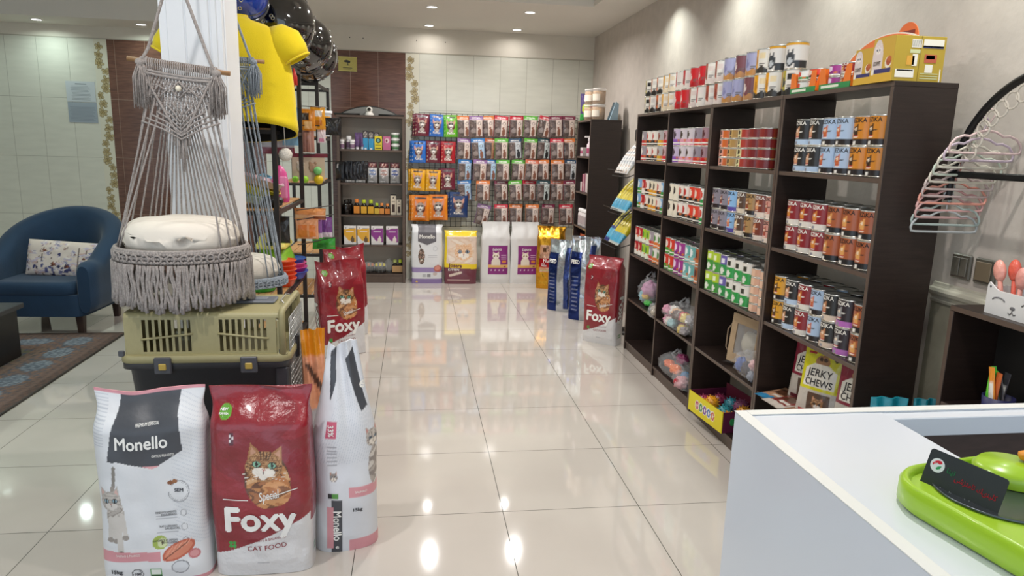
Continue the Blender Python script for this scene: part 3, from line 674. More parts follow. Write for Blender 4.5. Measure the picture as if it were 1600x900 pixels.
# red cat food sack
RED = '#8e1a28'
def foxy_art(A, W, H, big=True):
    s = W/.40
    A.rect(-W, W, 0, H, RED); A.fuzz(0, H*.6, W*.6, H*.5, ('#8e1a28', '#871826', '#961d2b'), 14)
    A.ell(0, H*.335, 3*W, 0.0001, RED)
    m = A.Z < H*(.12+.12*(A.X/W+.5)+.10*((A.X/W+.5)**2))
    A.put(m, '#dfdcdc')
    # tabby cat portrait
    A.ell(.03*s, H*.54, .088*s, H*.155, '#5e3a26'); A.fuzz(.035*s, H*.52, .085*s, H*.14, ('#a8693c', '#6e4228', '#c98a54', '#e0b080'), 60)
    A.ell(.07*s, H*.48, .05*s, H*.08, '#c07a44'); A.fuzz(.06*s, H*.46, .06*s, H*.07, ('#b87444', '#d89a64', '#8a5430'), 70)
    A.cat(.022*s, H*.61, .072*s, ('#b07c4e', '#8a5c38', '#d2a678'), eye='#8cc0a4', muzzle='#f2e8dc', stripe='#4a2c1a', ear='#cf9b80', tilt=-.12)
    for k in (-1, 1):
        for q in range(3): A.line(.022*s+k*.02*s, H*(.565-.008*q), .022*s+k*.085*s, H*(.57-.022*q), .0012, '#f0e6dc')
    A.ell(-.135*s, H*.885, .026*s, .026*s, '#6fae3a'); A.ell(-.135*s, H*.885, .022*s, .022*s, '#5f9e30')
    A.rect(-.112*s, -.092*s, H*.73, H*.79, '#541424'); A.ell(-.107*s, H*.775, .004, .005, '#e8dede'); A.ell(-.097*s, H*.765, .004, .005, '#e8dede'); A.ell(-.107*s, H*.75, .004, .005, '#e8dede')
    for k in range(4):
        a = pi/4+k*pi/2; A.ell(-.118*s+cos(a)*.0105*s, H*.178+sin(a)*.0105*s, .0075*s, .0075*s, '#2f9a3c')
    A.line(-.115*s, H*.178, -.108*s, H*.155, .003, '#2f9a3c')
    A.rect(-.022*s, .028*s, H*.072, H*.078, '#b2b0b4')
def foxy_side(B, T, H):
    B.rect(-T, T, 0, H, RED); B.rect(-T, T, 0, H*.28, '#dfdcdc')
    for k in range(4):
        a = pi/4+k*pi/2; B.ell(cos(a)*.012, H*.1+sin(a)*.012, .010, .010, '#2f8a3c')
FT = [('Foxy', .150, -.005, .315, 0, dict(bold=.03, width=.285)), ('Special', .052, .035, .452, 0, dict(bold=.008, shear=.35, rot=.22, width=.085)), ('COMPLETE & BALANCED', .015, .02, .205, 2, dict(width=.155, rot=.10)), ('CAT FOOD', .030, .02, .160, 2, dict(width=.155, rot=.08)),
      ('NEW', .013, -.135, .895, 0, dict(bold=.03)), ('FORMULA', .009, -.135, .877, 0, dict(bold=.03, width=.038))]
def rule(mb, front, x0, x1, z0, z1, w, mi):
    n = 8; vs = []
    for i in range(n+1):
        t = i/n; x = x0+(x1-x0)*t; z = z0+(z1-z0)*t; vs += [front(x, z-w/2), front(x, z+w/2)]
    mb.add(vs, [(2*i, 2*i+2, 2*i+3, 2*i+1) for i in range(n)], mi)
def make_foxy(W, H, T, nx, nz, seed, side=0, **k):
    s = W/.40
    tx = [(a, b*s, c*s, d*H, e, {**f, **({'width': f['width']*s} if 'width' in f else {})}) for a, b, c, d, e, f in FT]
    if side: tx += [('Foxy', .11, 0, H*.40, 0, dict(bold=.04, width=.24, rot=-pi/2, side=side, maxlen=.012))]
    mb, ms, fr = sack(foxy_art, W, H, T, SACK_FILM, nx, nz, seed=seed, texts=tx, inks=INKS, side_art=foxy_side, **k)
    rule(mb, fr, -.145*s, -.045*s, H*.435, H*.43, .0035, 1); rule(mb, fr, .03*s, .15*s, H*.445, H*.485, .0035, 1)
    return mb, ms
mb, ms = make_foxy(.345, .685, .18, 130, 200, 4, wr=.008, dip=.035, top=.8)
place_sack('food_sack', 'dark red tabby cat food sack in the front row, right of the grey kitten sack', mb, ms, (-.538, 2.44, 0), rz=0, tilt=-.02, group='dark red cat food sacks')
mb, ms = make_foxy(.34, .70, .15, 80, 110, 9, side=-1, wr=.008, top=.72, dip=.06, p=6)
place_sack('food_sack', 'dark red cat food sack on the aisle floor leaning against the black rack', mb, ms, (-.535, 5.10, 0), rz=.42, tilt=-.05, group='dark red cat food sacks')
mb, ms = make_foxy(.34, .74, .15, 70, 90, 12, side=-1, wr=.009, top=.72, dip=.05, p=6)
place_sack('food_sack', 'dark red cat food sack standing behind the other one by the black rack', mb, ms, (-.55, 5.62, 0), rz=.45, tilt=-.04, group='dark red cat food sacks')
mb, ms = make_foxy(.30, .70, .16, 90, 120, 15, side=1, wr=.007, top=.86, p=6, dip=.0)
place_sack('food_sack', 'dark red cat food sack standing at the far end of the dark shelving', mb, ms, (1.505, 5.34, 0), rz=-.72, tilt=0, group='dark red cat food sacks')
# side-on kitten sack right of the red one
def monello_side(A, W, H):
    A.X = A.X/(W/.31); W = .31
    A.rect(-W, W, 0, H, '#dedfe4')
    for k in range(24): A.line(-.15+k*.012, H*.45, .02+k*.012, H*1.0, .0018, '#c6cad2')
    A.poly([(-.12, H*.97), (-.07, H*1.01), (-.065, H*.84), (-.10, H*.74)], GREY); A.poly([(.015, H*.92), (.10, H*.97), (.135, H*.70), (.09, H*.68)], GREY)
    A.rect(-.085, -.035, H*.0, H*.28, GREY); A.rect(-.105, -.075, H*.02, H*.24, '#dd99a0'); A.rect(-.082, -.05, H*.285, H*.31, '#5a9a48'); A.rect(-.1, -.082, H*.285, H*.31, '#2f2f33')
    A.rect(-.105, -.055, H*.57, H*.65, '#d0607a'); A.rect(.0, W, H*.285, H*.335, '#dd99a0'); A.rect(.0, W, H*.0, H*.06, '#dd99a0')
    c = ('#b9aea6', '#958a84', '#d8d0c8'); A.cat(.125, H*.55, .035, c, eye='#8090a0', stripe=None, ear='#c98f8a'); A.fuzz(.13, H*.42, .03, H*.09, c, 80)
    A.cat(-.07, H*.385, .018, c, eye='#8090a0', stripe=None)
    for k in range(6): A.rect(-.095, -.05, H*(.44+.018*k), H*(.446+.018*k), '#a8a8ae')
MS = [('Monello', .045, -.06, .145, 0, dict(bold=.02, width=.125, rot=-pi/2)), ('33%', .03, -.08, .61, 0, dict(bold=.02, rot=-pi/2, width=.045)), ('e', .055, .09, .80, 0, dict(bold=.03, rot=-.5)), ('15kg', .022, .04, .22, 1, dict(bold=.03)), ('SALMAO', .013, .06, .31, 0, dict(bold=.01)), ('e', .03, -.06, .03, 0, dict(bold=.02))]
H3 = .81
mb, ms, _ = sack(monello_side, .238, H3, .2, SACK_MATT, 110, 160, seed=21, texts=[(a, b*.9, c*.75, d*H3, e, f) for a, b, c, d, e, f in MS], inks=INKS, wr=.008, top=.55, p=2.6, slump=.7, dip=.05, topw=.42)
place_sack('food_sack', 'white kitten food sack turned side-on with a twisted top, right end of front row', mb, ms, (-.266, 2.575, 0), rz=.2, tilt=0)
# grey and apricot packs squeezed between the carrier and the side-on sack
def slim(A, W, H):
    A.rect(-W, W, 0, H, '#b9b6ba'); A.rect(-W, W, H*.55, H, '#eaa27c'); A.rect(-W, W, H*.85, H, '#e6921c'); A.line(-.03, H*.8, .04, H*.62, .02, '#5a4034'); A.ell(.03, H*.3, .025, H*.06, '#8aa860'); A.poly([(.0, H*.55), (.09, H*.56), (.04, H*.42)], '#f2ece0')
mb, ms, _ = sack(slim, .10, .76, .07, SACK_FILM, 30, 50, seed=31, wr=.01, top=.55, slump=.4)
place_sack('food_sack', 'slim silver and apricot food bag wedged between the carrier gate and side-on sack', mb, ms, (-.425, 2.93, 0), rz=.4)

# row of sacks under the wire panel on the back wall
def mon2(A, W, H):
    A.rect(-W, W, 0, H, '#e0e0e2'); A.poly([(-.105, H*1.1), (.10, H*1.1), (.10, H*.72), (0, H*.66), (-.10, H*.72)], '#636066')
    A.ell(-.06, H*.47, .035, H*.13, '#7c6456'); A.fuzz(-.06, H*.45, .033, H*.12, ('#8d7262', '#4a3a32', '#b0968a'), 90); A.line(-.08, H*.66, -.06, H*.56, .012, '#4a3a32'); A.cat(-.06, H*.42, .02, ('#8d7262', '#5a463c', '#b0968a'), stripe=None)
    A.rect(-W, W, H*.20, H*.28, '#9a86b4'); A.rect(-W, W, 0, H*.09, '#8d78aa'); A.ell(.12, H*.26, .045, H*.06, '#b8695c'); A.ell(.115, H*.27, .03, H*.035, '#d89080'); A.ell(.09, H*.17, .025, .02, '#c9b8b0')
    A.ell(.09, H*.60, .025, .025, '#b4b4b8'); A.ell(.09, H*.60, .021, .021, '#e0e0e2'); A.rect(-.05, -.01, H*.11, H*.17, '#b8b8bc'); A.rect(.0, .04, H*.11, H*.17, '#8d8d92'); A.poly([(-.13, H*.02), (-.10, H*.02), (-.115, H*.06)], '#e8c030')
    for k in range(5): A.rect(.01, .11, H*(.42+.03*k), H*(.425+.03*k), '#bcbcc0')
mb, ms, _ = sack(mon2, .345, .66, .12, SACK_MATT, 80, 110, seed=41, texts=[('Monello', .06, 0, .80*.66, 0, dict(bold=.02, width=.17))], inks=INKS, wr=.004, top=.86)
place_sack('food_sack', 'white cat food sack with grey shield and lilac bands, leftmost against the back wall', mb, ms, (.135, 7.82, 0))
def josera(A, W, H):
    A.rect(-W, W, 0, H, '#e9d2c0'); A.fuzz(.0, H*.62, .15, H*.3, ('#edd6c2', '#e6c8ae', '#f2e2d2'), 30)
    A.cat(.03, H*.60, .098, ('#ecc49c', '#e0a878', '#f4dcc4'), eye='#8f9cae', muzzle='#f7ece0', stripe=None, ear='#e8b8a0', round_=1)
    A.rect(-W, W, H*.90, H*1.1, '#f0d020'); A.rect(-W, -.158, 0, H, '#f0d020'); A.rect(-W, W, 0, H*.36, '#6c2c3c'); A.poly([(-W, H*.40), (W, H*.37), (W, H*.27), (-W, H*.33)], '#f2d21c')
    A.line(-.12, H*.16, .0, H*.22, .028, '#d6c2b2'); A.rect(-.15, .1, H*.07, H*.085, '#d8b8b0')
mb, ms, _ = sack(josera, .365, .60, .13, SACK_FILM, 90, 110, seed=42, texts=[('Josera', .058, -.06, .35*.60, 5, dict(bold=.03, width=.15, rot=-.04)), ('KITTEN', .036, -.08, .27*.60, 0, dict(bold=.01, width=.12))], inks=INKS[:5]+[flat('#6c2c3c')], wr=.004, top=.88)
place_sack('food_sack', 'yellow topped sack with large ginger kitten face standing under the wire panel', mb, ms, (.51, 7.80, 0))
def lupora(A, W, H):
    A.rect(-W, W, 0, H, '#dedcda'); A.rect(-.085, .135, H*.155, H*.62, '#862a78'); A.rect(-.085, .135, H*.26, H*.315, '#e2b26a'); A.ell(-.0, H*.34, .05, H*.10, '#e8dccb'); A.rect(-.085, .135, H*.26, H*.30, '#e2b26a'); A.rect(-.085, .135, H*.155, H*.26, '#862a78')
    A.cat(.0, H*.455, .036, ('#eee2d2', '#e2d2be', '#f6efe4'), eye='#c0a050', stripe=None, ear='#e0b8a4'); A.rect(.07, .115, H*.345, H*.38, '#e08c3c'); A.ell(.10, H*.285, .014, .010, '#7a4a34')
    for k in range(3): A.rect(.06, .12, H*(.41+.03*k), H*(.417+.03*k), '#e8c8e0')
    for k in range(4): A.ell(-.05+.045*k, H*.225, .006, .006, '#f0e0ee')
for i, (x, nm) in enumerate(((.905, 'left'), (1.24, 'right'))):
    mb, ms, _ = sack(lupora, .335, .70, .13, SACK_MATT, 80, 100, seed=50+i, texts=[('Lupora', .045, .01, .565*.70, 0, dict(bold=.01, shear=.3, width=.10))], inks=INKS, wr=.005, top=.72, topw=.93)
    place_sack('food_sack', f'plain white sack with purple cat picture panel, {nm} one of the pair', mb, ms, (x, 7.82, 0), group='white sacks with purple panels')
def goldart(A, W, H):
    A.rect(-W, W, 0, H, '#d69a2c'); A.rect(-.11, .10, H*.27, H*.70, '#dca888'); A.rect(-.115, .105, H*.35, H*.49, '#b42228'); A.ell(.03, H*.60, .03, H*.10, '#6a5442'); A.cat(.035, H*.63, .02, ('#8a7460', '#5a4636', '#b09a84'), stripe=None); A.rect(-.08, -.04, H*.60, H*.66, '#6a4a30'); A.rect(-.10, .02, H*.29, H*.31, '#c8d8a0')
mb, ms, _ = sack(goldart, .31, .69, .16, SACK_GOLD, 70, 90, seed=61, texts=[('Nutri', .05, -.02, .455*.69, 0, dict(bold=.02, width=.10)), ('PET', .022, -.07, .40*.69, 0, dict(bold=.02)), ('FRESH', .022, -.06, .375*.69, 0, dict(bold=.02))], inks=INKS, wr=.012, top=.8, p=6)
place_sack('food_sack', 'shiny gold foil food sack with red label standing by the narrow dark shelf', mb, ms, (1.49, 7.53, 0), rz=-.32)
def silverart(A, W, H):
    A.rect(-W, W, 0, H, '#c3c8ce'); A.rect(-W, -.02, 0, H*.82, '#283a78'); A.rect(-.12, -.03, H*.64, H*.76, '#1e2c6a'); A.rect(.05, .10, H*.05, H*.9, '#3c4a80')
    for k in range(9): A.rect(-.10, -.04, H*(.12+.05*k), H*(.125+.05*k), '#98a2c8')
for i, (x, y, rz, lb, h) in enumerate(((1.40, 6.47, -.62, 'silver and navy foil feed sack standing in front of the narrow dark shelf', .68), (1.53, 6.1, -.5, 'silver and navy foil feed sack half hidden behind the upright red sack', .76))):
    mb, ms, _ = sack(silverart, .27, h, .17, SACK_SILVER, 60, 80, seed=70+i, texts=[('FEED', .05, -.075, .70*h, 0, dict(bold=.03, width=.08))], inks=INKS, wr=.013, top=.7, p=3)
    place_sack('food_sack', lb, mb, ms, (x, y, 0), rz=rz, group='silver and navy feed sacks')
# ---------------------------------------------------------------- wire panel and hanging pouches on the back wall
WIRE = mat('black_wire', '#26221f', .4, metal=.6)
mb = MB()
for k in range(31): x = .045+k*.0595; mb.tube([(x, 7.985, .62), (x, 7.985, 1.87)], .0028, 5)
for k in range(22): z = .62+k*.0595; mb.tube([(.045, 7.981, z), (1.83, 7.981, z)], .0028, 5)
g = thing('wire_grid_panel', 'black wire grid panel fixed on the cream tiles, filled with hanging pouches', 'display rack', (0, 0, 0))
mb.build('grid', WIRE, g)
for x in (.05, .94, 1.82):
    for z in (1.84, .7): mb = MB(); mb.tube([(x, YB-.001, z), (x, 7.985, z)], .005, 8); mb.build('bracket', WIRE, g)
POUCH = printed('pouch_film', .28, coat=.5, bump=.4, bump_scale=45)
def pouch(art, W, H, T, seed=0, texts=(), inks=(), nx=22, nz=30, hang=True):
    mb = MB(); rr = random.Random(seed)
    def P(s, v, side, off=0):
        b = T/2*(max(0, sin(pi*min(1, v*1.08))))**.7*(1-abs(s)**3)+.0008+off
        w = W/2*(1-.03*sin(pi*v))
        n = noise.noise(Vector((s*3+seed, v*5, side)))*.004*(1-abs(s)**4)
        return Vector((s*w, side*b+n, v*H))
    vs = []; sx = []; sz = []
    ring = [(-1+2*i/nx, -1) for i in range(nx+1)]+[(1-2*i/nx, 1) for i in range(1, nx)]; n = len(ring)
    for j in range(nz+1):
        for s, d in ring: vs.append(P(s, j/nz, d)); sx.append(s*W/2); sz.append(j/nz*H)
    A = Art(np.array(sx), np.array(sz), '#ffffff'); art(A, W, H)
    mb.add(vs, [(j*n+i, j*n+(i+1) % n, (j+1)*n+(i+1) % n, (j+1)*n+i) for j in range(nz) for i in range(n)], 0, True, A.C)
    fr = lambda x, z: P(x/(W/2), z/H, -1, .0012)
    for tx, sz_, x, z, mi, kw in texts: put_text(mb, tx, sz_, fr, x, z, 1+mi, **kw)
    o = mb.build('pouch', [POUCH]+list(inks)); me = o.data; bpy.data.objects.remove(o); return me
def dogpack(c, c2=None, cat=0):
    def f(A, W, H):
        A.rect(-W, W, 0, H, c)
        if c2: A.rect(-W, -W*.32, 0, H, c2); A.rect(W*.36, W, 0, H, c2)
        A.ell(0, H*.50, W*.26, H*.22, '#5a2c24'); fur = ('#e4ddd6', '#a8968a', '#f2ede6')
        for sd in (-1, 1): A.poly([(sd*W*.12, H*.6), (sd*W*.28, H*.80), (sd*W*.30, H*.58)], '#c9907c')
        A.ell(0, H*.55, W*.2, H*.16, fur[1]); A.poly([(-W*.12, H*.55), (W*.12, H*.55), (0, H*.26)], '#ece6e0'); A.ell(0, H*.47, W*.09, H*.11, '#ece6e0')
        for sd in (-1, 1): A.ell(sd*W*.1, H*.585, W*.085, H*.045, '#241a1a')
        A.ell(0, H*.44, W*.05, H*.03, '#241a1a'); A.ell(0, H*.28, W*.16, H*.09, '#b9aca2'); A.rect(-W*.3, W*.3, H*.84, H*.9, '#2c1c20'); A.ell(0, H*.95, .008, .004, '#2a2422')
        for k in range(5): A.ell(-W*.42, H*(.12+.17*k), .005, .006, '#f2e6c0', a=.6)
    return f
TXW = [flat('#f3eee8'), flat('#2c2626')]
LP = [[('maroon', '#6b1a30', None), ('blue', '#2a6cc0', None), ('lime green', '#6ab82c', '#4a9c20')], [('blue', '#2b66b4', None), ('maroon', '#6e1c34', None), ('scarlet', '#a81c28', None)],
      [('yellow', '#e2a01c', '#e8aa20'), ('yellow', '#e2a01c', '#e8aa20'), ('maroon', '#7a1a34', None)], [('orange', '#e07818', '#ea8a1c'), ('orange', '#dc7218', '#e6821a'), ('navy', '#1f3a6c', None)]]
LXY = [[(659, 195), (682, 196), (705, 197)], [(654, 237), (677, 237), (700, 238)], [(652, 281), (676, 282), (700, 280)], [(656, 325), (685, 324), (716, 320)]]
rown = ['top row', 'second row', 'third row', 'bottom row']; _PM = {}
def hook(parent_x, y, z):
    pass
for r in range(4):
    for c in range(3):
        nm, c1, c2 = LP[r][c]; W, H = (.165, .235) if r < 3 else (.215, .285)
        k = (nm, r == 3)
        if k not in _PM: _PM[k] = pouch(dogpack(c1, c2), W, H, .04, seed=len(_PM), texts=[('Reflex', .034, 0, H*.17, 0, dict(bold=.02, width=W*.5, maxlen=.012))], inks=TXW)
        px, py = LXY[r][c]; q = at(1, 7.90, px, py)
        for d in (1, 0):   # a second pouch hangs behind each front one
            o = bpy.data.objects.new('treat_pouch', _PM[k]); COL.objects.link(o)
            o.location = (q.x-(.022 if d else 0), 7.905+.036*d-(r*.002), q.z-H/2-(0.004 if d else 0)); o.rotation_euler = (.02*random.uniform(-1, 1), random.uniform(-.04, .04), random.uniform(-.08, .08))
            tag(o, f"{nm} dog treat pouch, {'behind' if d else 'front on'}, {rown[r]}, {['left', 'middle', 'right'][c]} of the dog-face pouches", 'treat pouch', 'dog treat pouches on the wire panel')
def clearpack(c, lab='#d8c6bc', anim='#8a5a48', fill_='#5c4c48'):
    def f(A, W, H):
        A.rect(-W, W, 0, H, fill_); A.fuzz(0, H*.4, W*.8, H*.6, (fill_, '#6e5c56', '#4a3e3c', '#7c6a62'), 70)
        A.rect(-W, W, H*.82, H, c); A.rect(-W, W, H*.80, H*.83, '#e8dcd8' if c != '#e8dcd8' else c, a=.5)
        A.rect(-W*.5, -W*.46, 0, H, c); A.rect(W*.46, W*.5, 0, H, c)
        A.rect(W*.04, W*.42, H*.06, H*.80, lab); A.ell(W*.23, H*.64, W*.11, W*.11, '#6f6460'); A.ell(W*.23, H*.64, W*.08, W*.08, lab); A.ell(W*.23, H*.24, W*.12, H*.17, anim); A.ell(W*.2, H*.42, W*.07, H*.06, anim)
        A.ell(-W*.2, H*.3, W*.18, H*.12, '#a89a94', a=.6)
    return f
CPC = {'orange': ('#dc7c3c',), 'purple': ('#8f6a9c',), 'red': ('#c4283c',), 'green': ('#5fae3c',), 'maroon': ('#7c2844',), 'blue': ('#2f72b0', '#a8c4dc'), 'navy': ('#2c4a68', '#c4c8cc', '#1c1c22'), 'teal': ('#2c4a50', '#c0cac8', '#1a1c1e'), 'rust': ('#b4582c', '#a87c5c'), 'salmon': ('#d8765c',)}
ROWS = [(197, [(725, 'orange'), (744, 'purple'), (763, 'orange'), (781, 'red'), (807, 'red'), (827, 'green'), (848, 'red'), (868, 'maroon'), (889, 'maroon')]),
        (232, [(724, 'purple'), (748, 'blue'), (767, 'rust'), (783, 'green'), (806, 'navy'), (827, 'green'), (849, 'teal'), (870, 'red'), (889, 'orange')]),
        (265, [(726, 'blue'), (749, 'purple'), (766, 'blue'), (785, 'green'), (809, 'green'), (829, 'salmon'), (848, 'orange'), (871, 'orange'), (891, 'navy')]),
        (297, [(727, 'blue'), (754, 'orange'), (784, 'maroon'), (806, 'green'), (827, 'red'), (848, 'teal'), (870, 'salmon'), (890, 'maroon')]),
        (334, [(751, 'purple'), (783, 'red'), (806, 'orange'), (831, 'orange'), (856, 'maroon'), (884, 'red')])]
_CM = {}
for r, (py, L_) in enumerate(ROWS):
    for i, (px, nm) in enumerate(L_):
        W, H = .158, .232
        if nm not in _CM: _CM[nm] = pouch(clearpack(*CPC[nm]), W, H, .035, seed=40+len(_CM), texts=[('SERVAL', .022, 0, H*.90, 0, dict(bold=.02, width=W*.6, maxlen=.012))], inks=TXW, nz=34)
        q = at(1, 7.90, px, py+1)
        o = bpy.data.objects.new('snack_pack', _CM[nm]); COL.objects.link(o)
        o.location = (q.x, 7.91-(i % 2)*.035-r*.001, q.z-H/2); o.rotation_euler = (.0, random.uniform(-.07, .07) if (r, i) not in ((0, 6), (4, 0)) else .2, random.uniform(-.12, .12))
        tag(o, f"{nm}-topped snack pack on wire panel, {['top', 'second', 'third', 'fourth', 'bottom'][r]} row, {ORD[i]} from left", 'snack pack', 'clear-window snack packs on the wire panel')
# brown cardboard strip behind the bottom row
# ---------------------------------------------------------------- shelf against the brown tiles
bs = thing('bookcase', 'dark narrow bookcase of bottles and boxes against brown wall tiles', 'shelf', (-.445, 7.92, 0))
def bpart(nm, x0, x1, y0, y1, z0, z1):
    mb = MB(); mb.box(x0+.445, x1+.445, y0-7.92, y1-7.92, z0, z1, 0, bev=.0012); mb.box(x0+.446, x1+.444, y0-7.9206, y0-7.9196, z0+.001, z1-.001, 1); return mb.build(nm, [WENGE, EDGE], bs)
BX0, BX1 = -.825, -.105
bpart('side_panel', BX0, BX0+.03, 7.8, 8.03, 0, 1.79); bpart('side_panel', BX1-.03, BX1, 7.8, 8.03, 0, 1.79); bpart('top_panel', BX0, BX1, 7.8, 8.03, 1.79, 1.815)
BZ = [.10, .425, .755, 1.10, 1.457]
for z in BZ: bpart('shelf', BX0+.03, BX1-.03, 7.81, 8.03, z-.02, z)
bpart('plinth', BX0+.03, BX1-.03, 7.815, 7.83, 0, .08)
mb = MB(); mb.box(BX0+.455, BX1+.435, .108, .112, .1, 1.79); mb.build('back_panel', mat('grey_backboard', '#b3a89b', .6), bs)
def box_item(name, label, cat, x, y, z, w, d, h, art, texts=(), inks=(), group=None, rz=0, side='#c8c0b8', nx=24, nz=30, rough=.4):
    """a printed carton, front towards -y"""
    mb = MB(); X, Z = np.meshgrid(np.linspace(-w/2, w/2, nx), np.linspace(0, h, nz)); A = Art(X.ravel(), Z.ravel(), '#ffffff'); art(A, w, h)
    mb.add([(a, -d/2-.0004, b) for a, b in zip(X.ravel(), Z.ravel())], [(j*nx+i, j*nx+i+1, (j+1)*nx+i+1, (j+1)*nx+i) for j in range(nz-1) for i in range(nx-1)], 1, False, A.C)
    mb.box(-w/2, w/2, -d/2, d/2, 0, h, 0, bev=.001)
    for tx, s, a, b, mi, kw in texts: put_text(mb, tx, s, lambda p, q: (p, -d/2-.0014, q), a, b, 2+mi, **kw)
    o = mb.build(name, [flat(side, rough), printed('carton_print', .4)]+list(inks)); o.location = (x, y, z+.0005); o.rotation_euler = (0, 0, rz)
    return tag(o, label, cat, group)
def bottle(name, label, cat, x, y, z, r, h, body, cap, lab=None, neck=.45, caph=.2, sq=False, group=None, capr=None):
    t = thing(name, label, cat, (x, y, z+.0005), group=group)
    mb = MB(); hb = h*(1-caph)
    if sq: mb.box(-r, r, -r*.8, r*.8, 0, hb*.8, 0, bev=r*.2); mb.lathe([(r*.8, hb*.79), (r*.5, hb*.9), (r*neck, hb)], 16)
    else: mb.lathe([(r*.92, 0), (r, .004), (r, hb*.78), (r*.85, hb*.88), (r*neck, hb*.95), (r*neck, hb)], 20)
    mb.build('body', body, t)
    mb = MB(); cr = capr or r*neck*1.35; mb.lathe([(cr, hb-.002), (cr, h*.95), (cr*.8, h), (.0005, h)], 16); mb.build('cap', cap, t)
    if lab:
        mb = MB()
        if sq: mb.box(-r*.86, r*.86, -r*.8-.001, -r*.79, hb*.08, hb*.7)
        else: mb.lathe([(r+.0006, hb*.15), (r+.0006, hb*.7)], 20, cap=False)
        mb.build('label', lab, t)
    return t
BY = 7.90
PX = lambda px: at(1, 7.86, px, 230).x
amber = mat('dark_glass', '#1d1512', .12, coat=.5)
zt = BZ[4]
for i, (px, h) in enumerate(((534, .10), (544, .14), (550, .10))):
    bottle('pill_bottle', ['short white supplement bottle at the left end of the top shelf', 'taller white lilac-labelled supplement bottle behind the short ones', 'white supplement bottle beside the purple tubes'][i], 'bottle', PX(px), BY-(0 if i != 1 else -.05), zt, .028 if i else .024, h, flat('#e2dcdc'), flat('#f0ecea'), flat('#8d6f86'), neck=.8, caph=.25)
for i in range(2):
    t = thing('cream_tube', f"purple and white squeeze tube, {['left', 'right'][i]} of two on the top shelf", 'tube', (PX(558+8*i), BY, zt+.0005), group='purple squeeze tubes')
    mb = MB(); mb.lathe([(.018, 0), (.018, .028)], 16); mb.build('cap', flat('#ece6ea'), t)
    mb = MB(); n = 16; vs = []
    for j in range(8):
        v = j/7
        for k in range(n): a = 2*pi*k/n; vs.append((.024*cos(a)*(1+.1*v), .024*sin(a)*(1-v*.92), .028+v*.15))
    mb.add(vs, [(j*n+k, j*n+(k+1) % n, (j+1)*n+(k+1) % n, (j+1)*n+k) for j in range(7) for k in range(n)], 0, True); mb.build('tube_body', mat('tube_print', '#6a4a7c', .35, noise_amt=.6, noise_scale=40), t)
def bluepk(A, w, h): A.rect(-w, w, 0, h, '#3a96c4'); A.rect(-w, w, h*.62, h, '#3a3030'); A.fuzz(0, h*.78, w*.4, h*.18, ('#d8d0c8', '#3a3030', '#a09890'), 200); A.rect(-w*.2, w*.2, 0, h*.1, '#e8e8ea')
for i in range(3): box_item('shampoo_pack', f"blue shampoo pack with dark printed top, {['left', 'middle', 'right'][i]} of three", 'grooming pack', PX(571+8.7*i), BY, zt, .052, .035, .20-.008*i, bluepk, group='blue shampoo packs', side='#3a86b0')
def yb(A, w, h): A.rect(-w, w, 0, h, '#e2cf2c'); A.ell(0, h*.68, w*.36, w*.36, '#2a2a24'); A.ell(0, h*.68, w*.2, w*.24, '#7cae98'); A.rect(-w*.4, w*.4, h*.32, h*.36, '#3a3624'); A.rect(-w*.4, w*.4, h*.08, h*.16, '#3a3624')
def pb(A, w, h): A.rect(-w, w, 0, h, '#c0688c'); A.ell(.005, h*.68, w*.3, w*.3, '#e6c8c8'); A.ell(.0, h*.68, w*.15, w*.2, '#8a3a4c')
box_item('carton', 'yellow carton with round black emblem on the bookcase top shelf', 'box', PX(591), BY, zt, .078, .04, .145, yb, side='#d8c42a', nx=36, nz=50)
box_item('carton', 'pink carton beside the yellow one on the bookcase top shelf', 'box', PX(604), BY, zt, .08, .04, .145, pb, side='#b85f84')
for k in range(3):
    t = thing('tub', f"small white lidded tub with green band, {['lowest', 'middle', 'highest'][k]} of the stack", 'tub', (PX(617.5), BY, zt+.0005+k*.062), group='stack of white tubs')
    mb = MB(); mb.lathe([(.036, 0), (.043, .048)], 24); mb.build('body', [flat('#d8d8d0')], t); mb = MB(); mb.lathe([(.0395, .012), (.042, .036)], 24, cap=False); mb.build('label', flat('#5a8a5c'), t)
    mb = MB(); mb.lathe([(.046, .046), (.047, .058), (.044, .061), (.001, .061)], 24); mb.build('lid', flat('#ecebe6'), t)
# second shelf: five standing bags with maroon headers
def med(c):
    def f(A, w, h):
        A.rect(-w, w, 0, h, '#c9c5c2'); A.rect(-w, w, h*.72, h, '#4a1a20'); A.fuzz(0, h*.85, w*.35, h*.09, ('#8a2a30', '#4a1a20', '#c8a090'), 200); A.rect(-w, w, 0, h*.35, '#9b9896'); A.fuzz(0, h*.48, w*.38, h*.2, ('#e8e4e2', c, '#b0acaa'), 120); A.rect(-w*.35, w*.1, h*.06, h*.09, '#ece8e6'); A.ell(-w*.1, h*.25, w*.08, h*.03, '#dcd8d6')
    return f
for i, (px, c) in enumerate(((545, '#8a9a96'), (562, '#c08a78'), (581, '#6a80b0'), (599, '#b88a80'), (616.5, '#50609c'))):
    me = pouch(med(c), .105, .225, .035, seed=80+i); o = bpy.data.objects.new('supplement_pouch', me); COL.objects.link(o); o.location = (PX(px), BY, BZ[3]+.001)
    tag(o, f"silver pouch with maroon header, {ORD[i]} from left on the bookcase second shelf", 'pouch', 'silver supplement pouches')
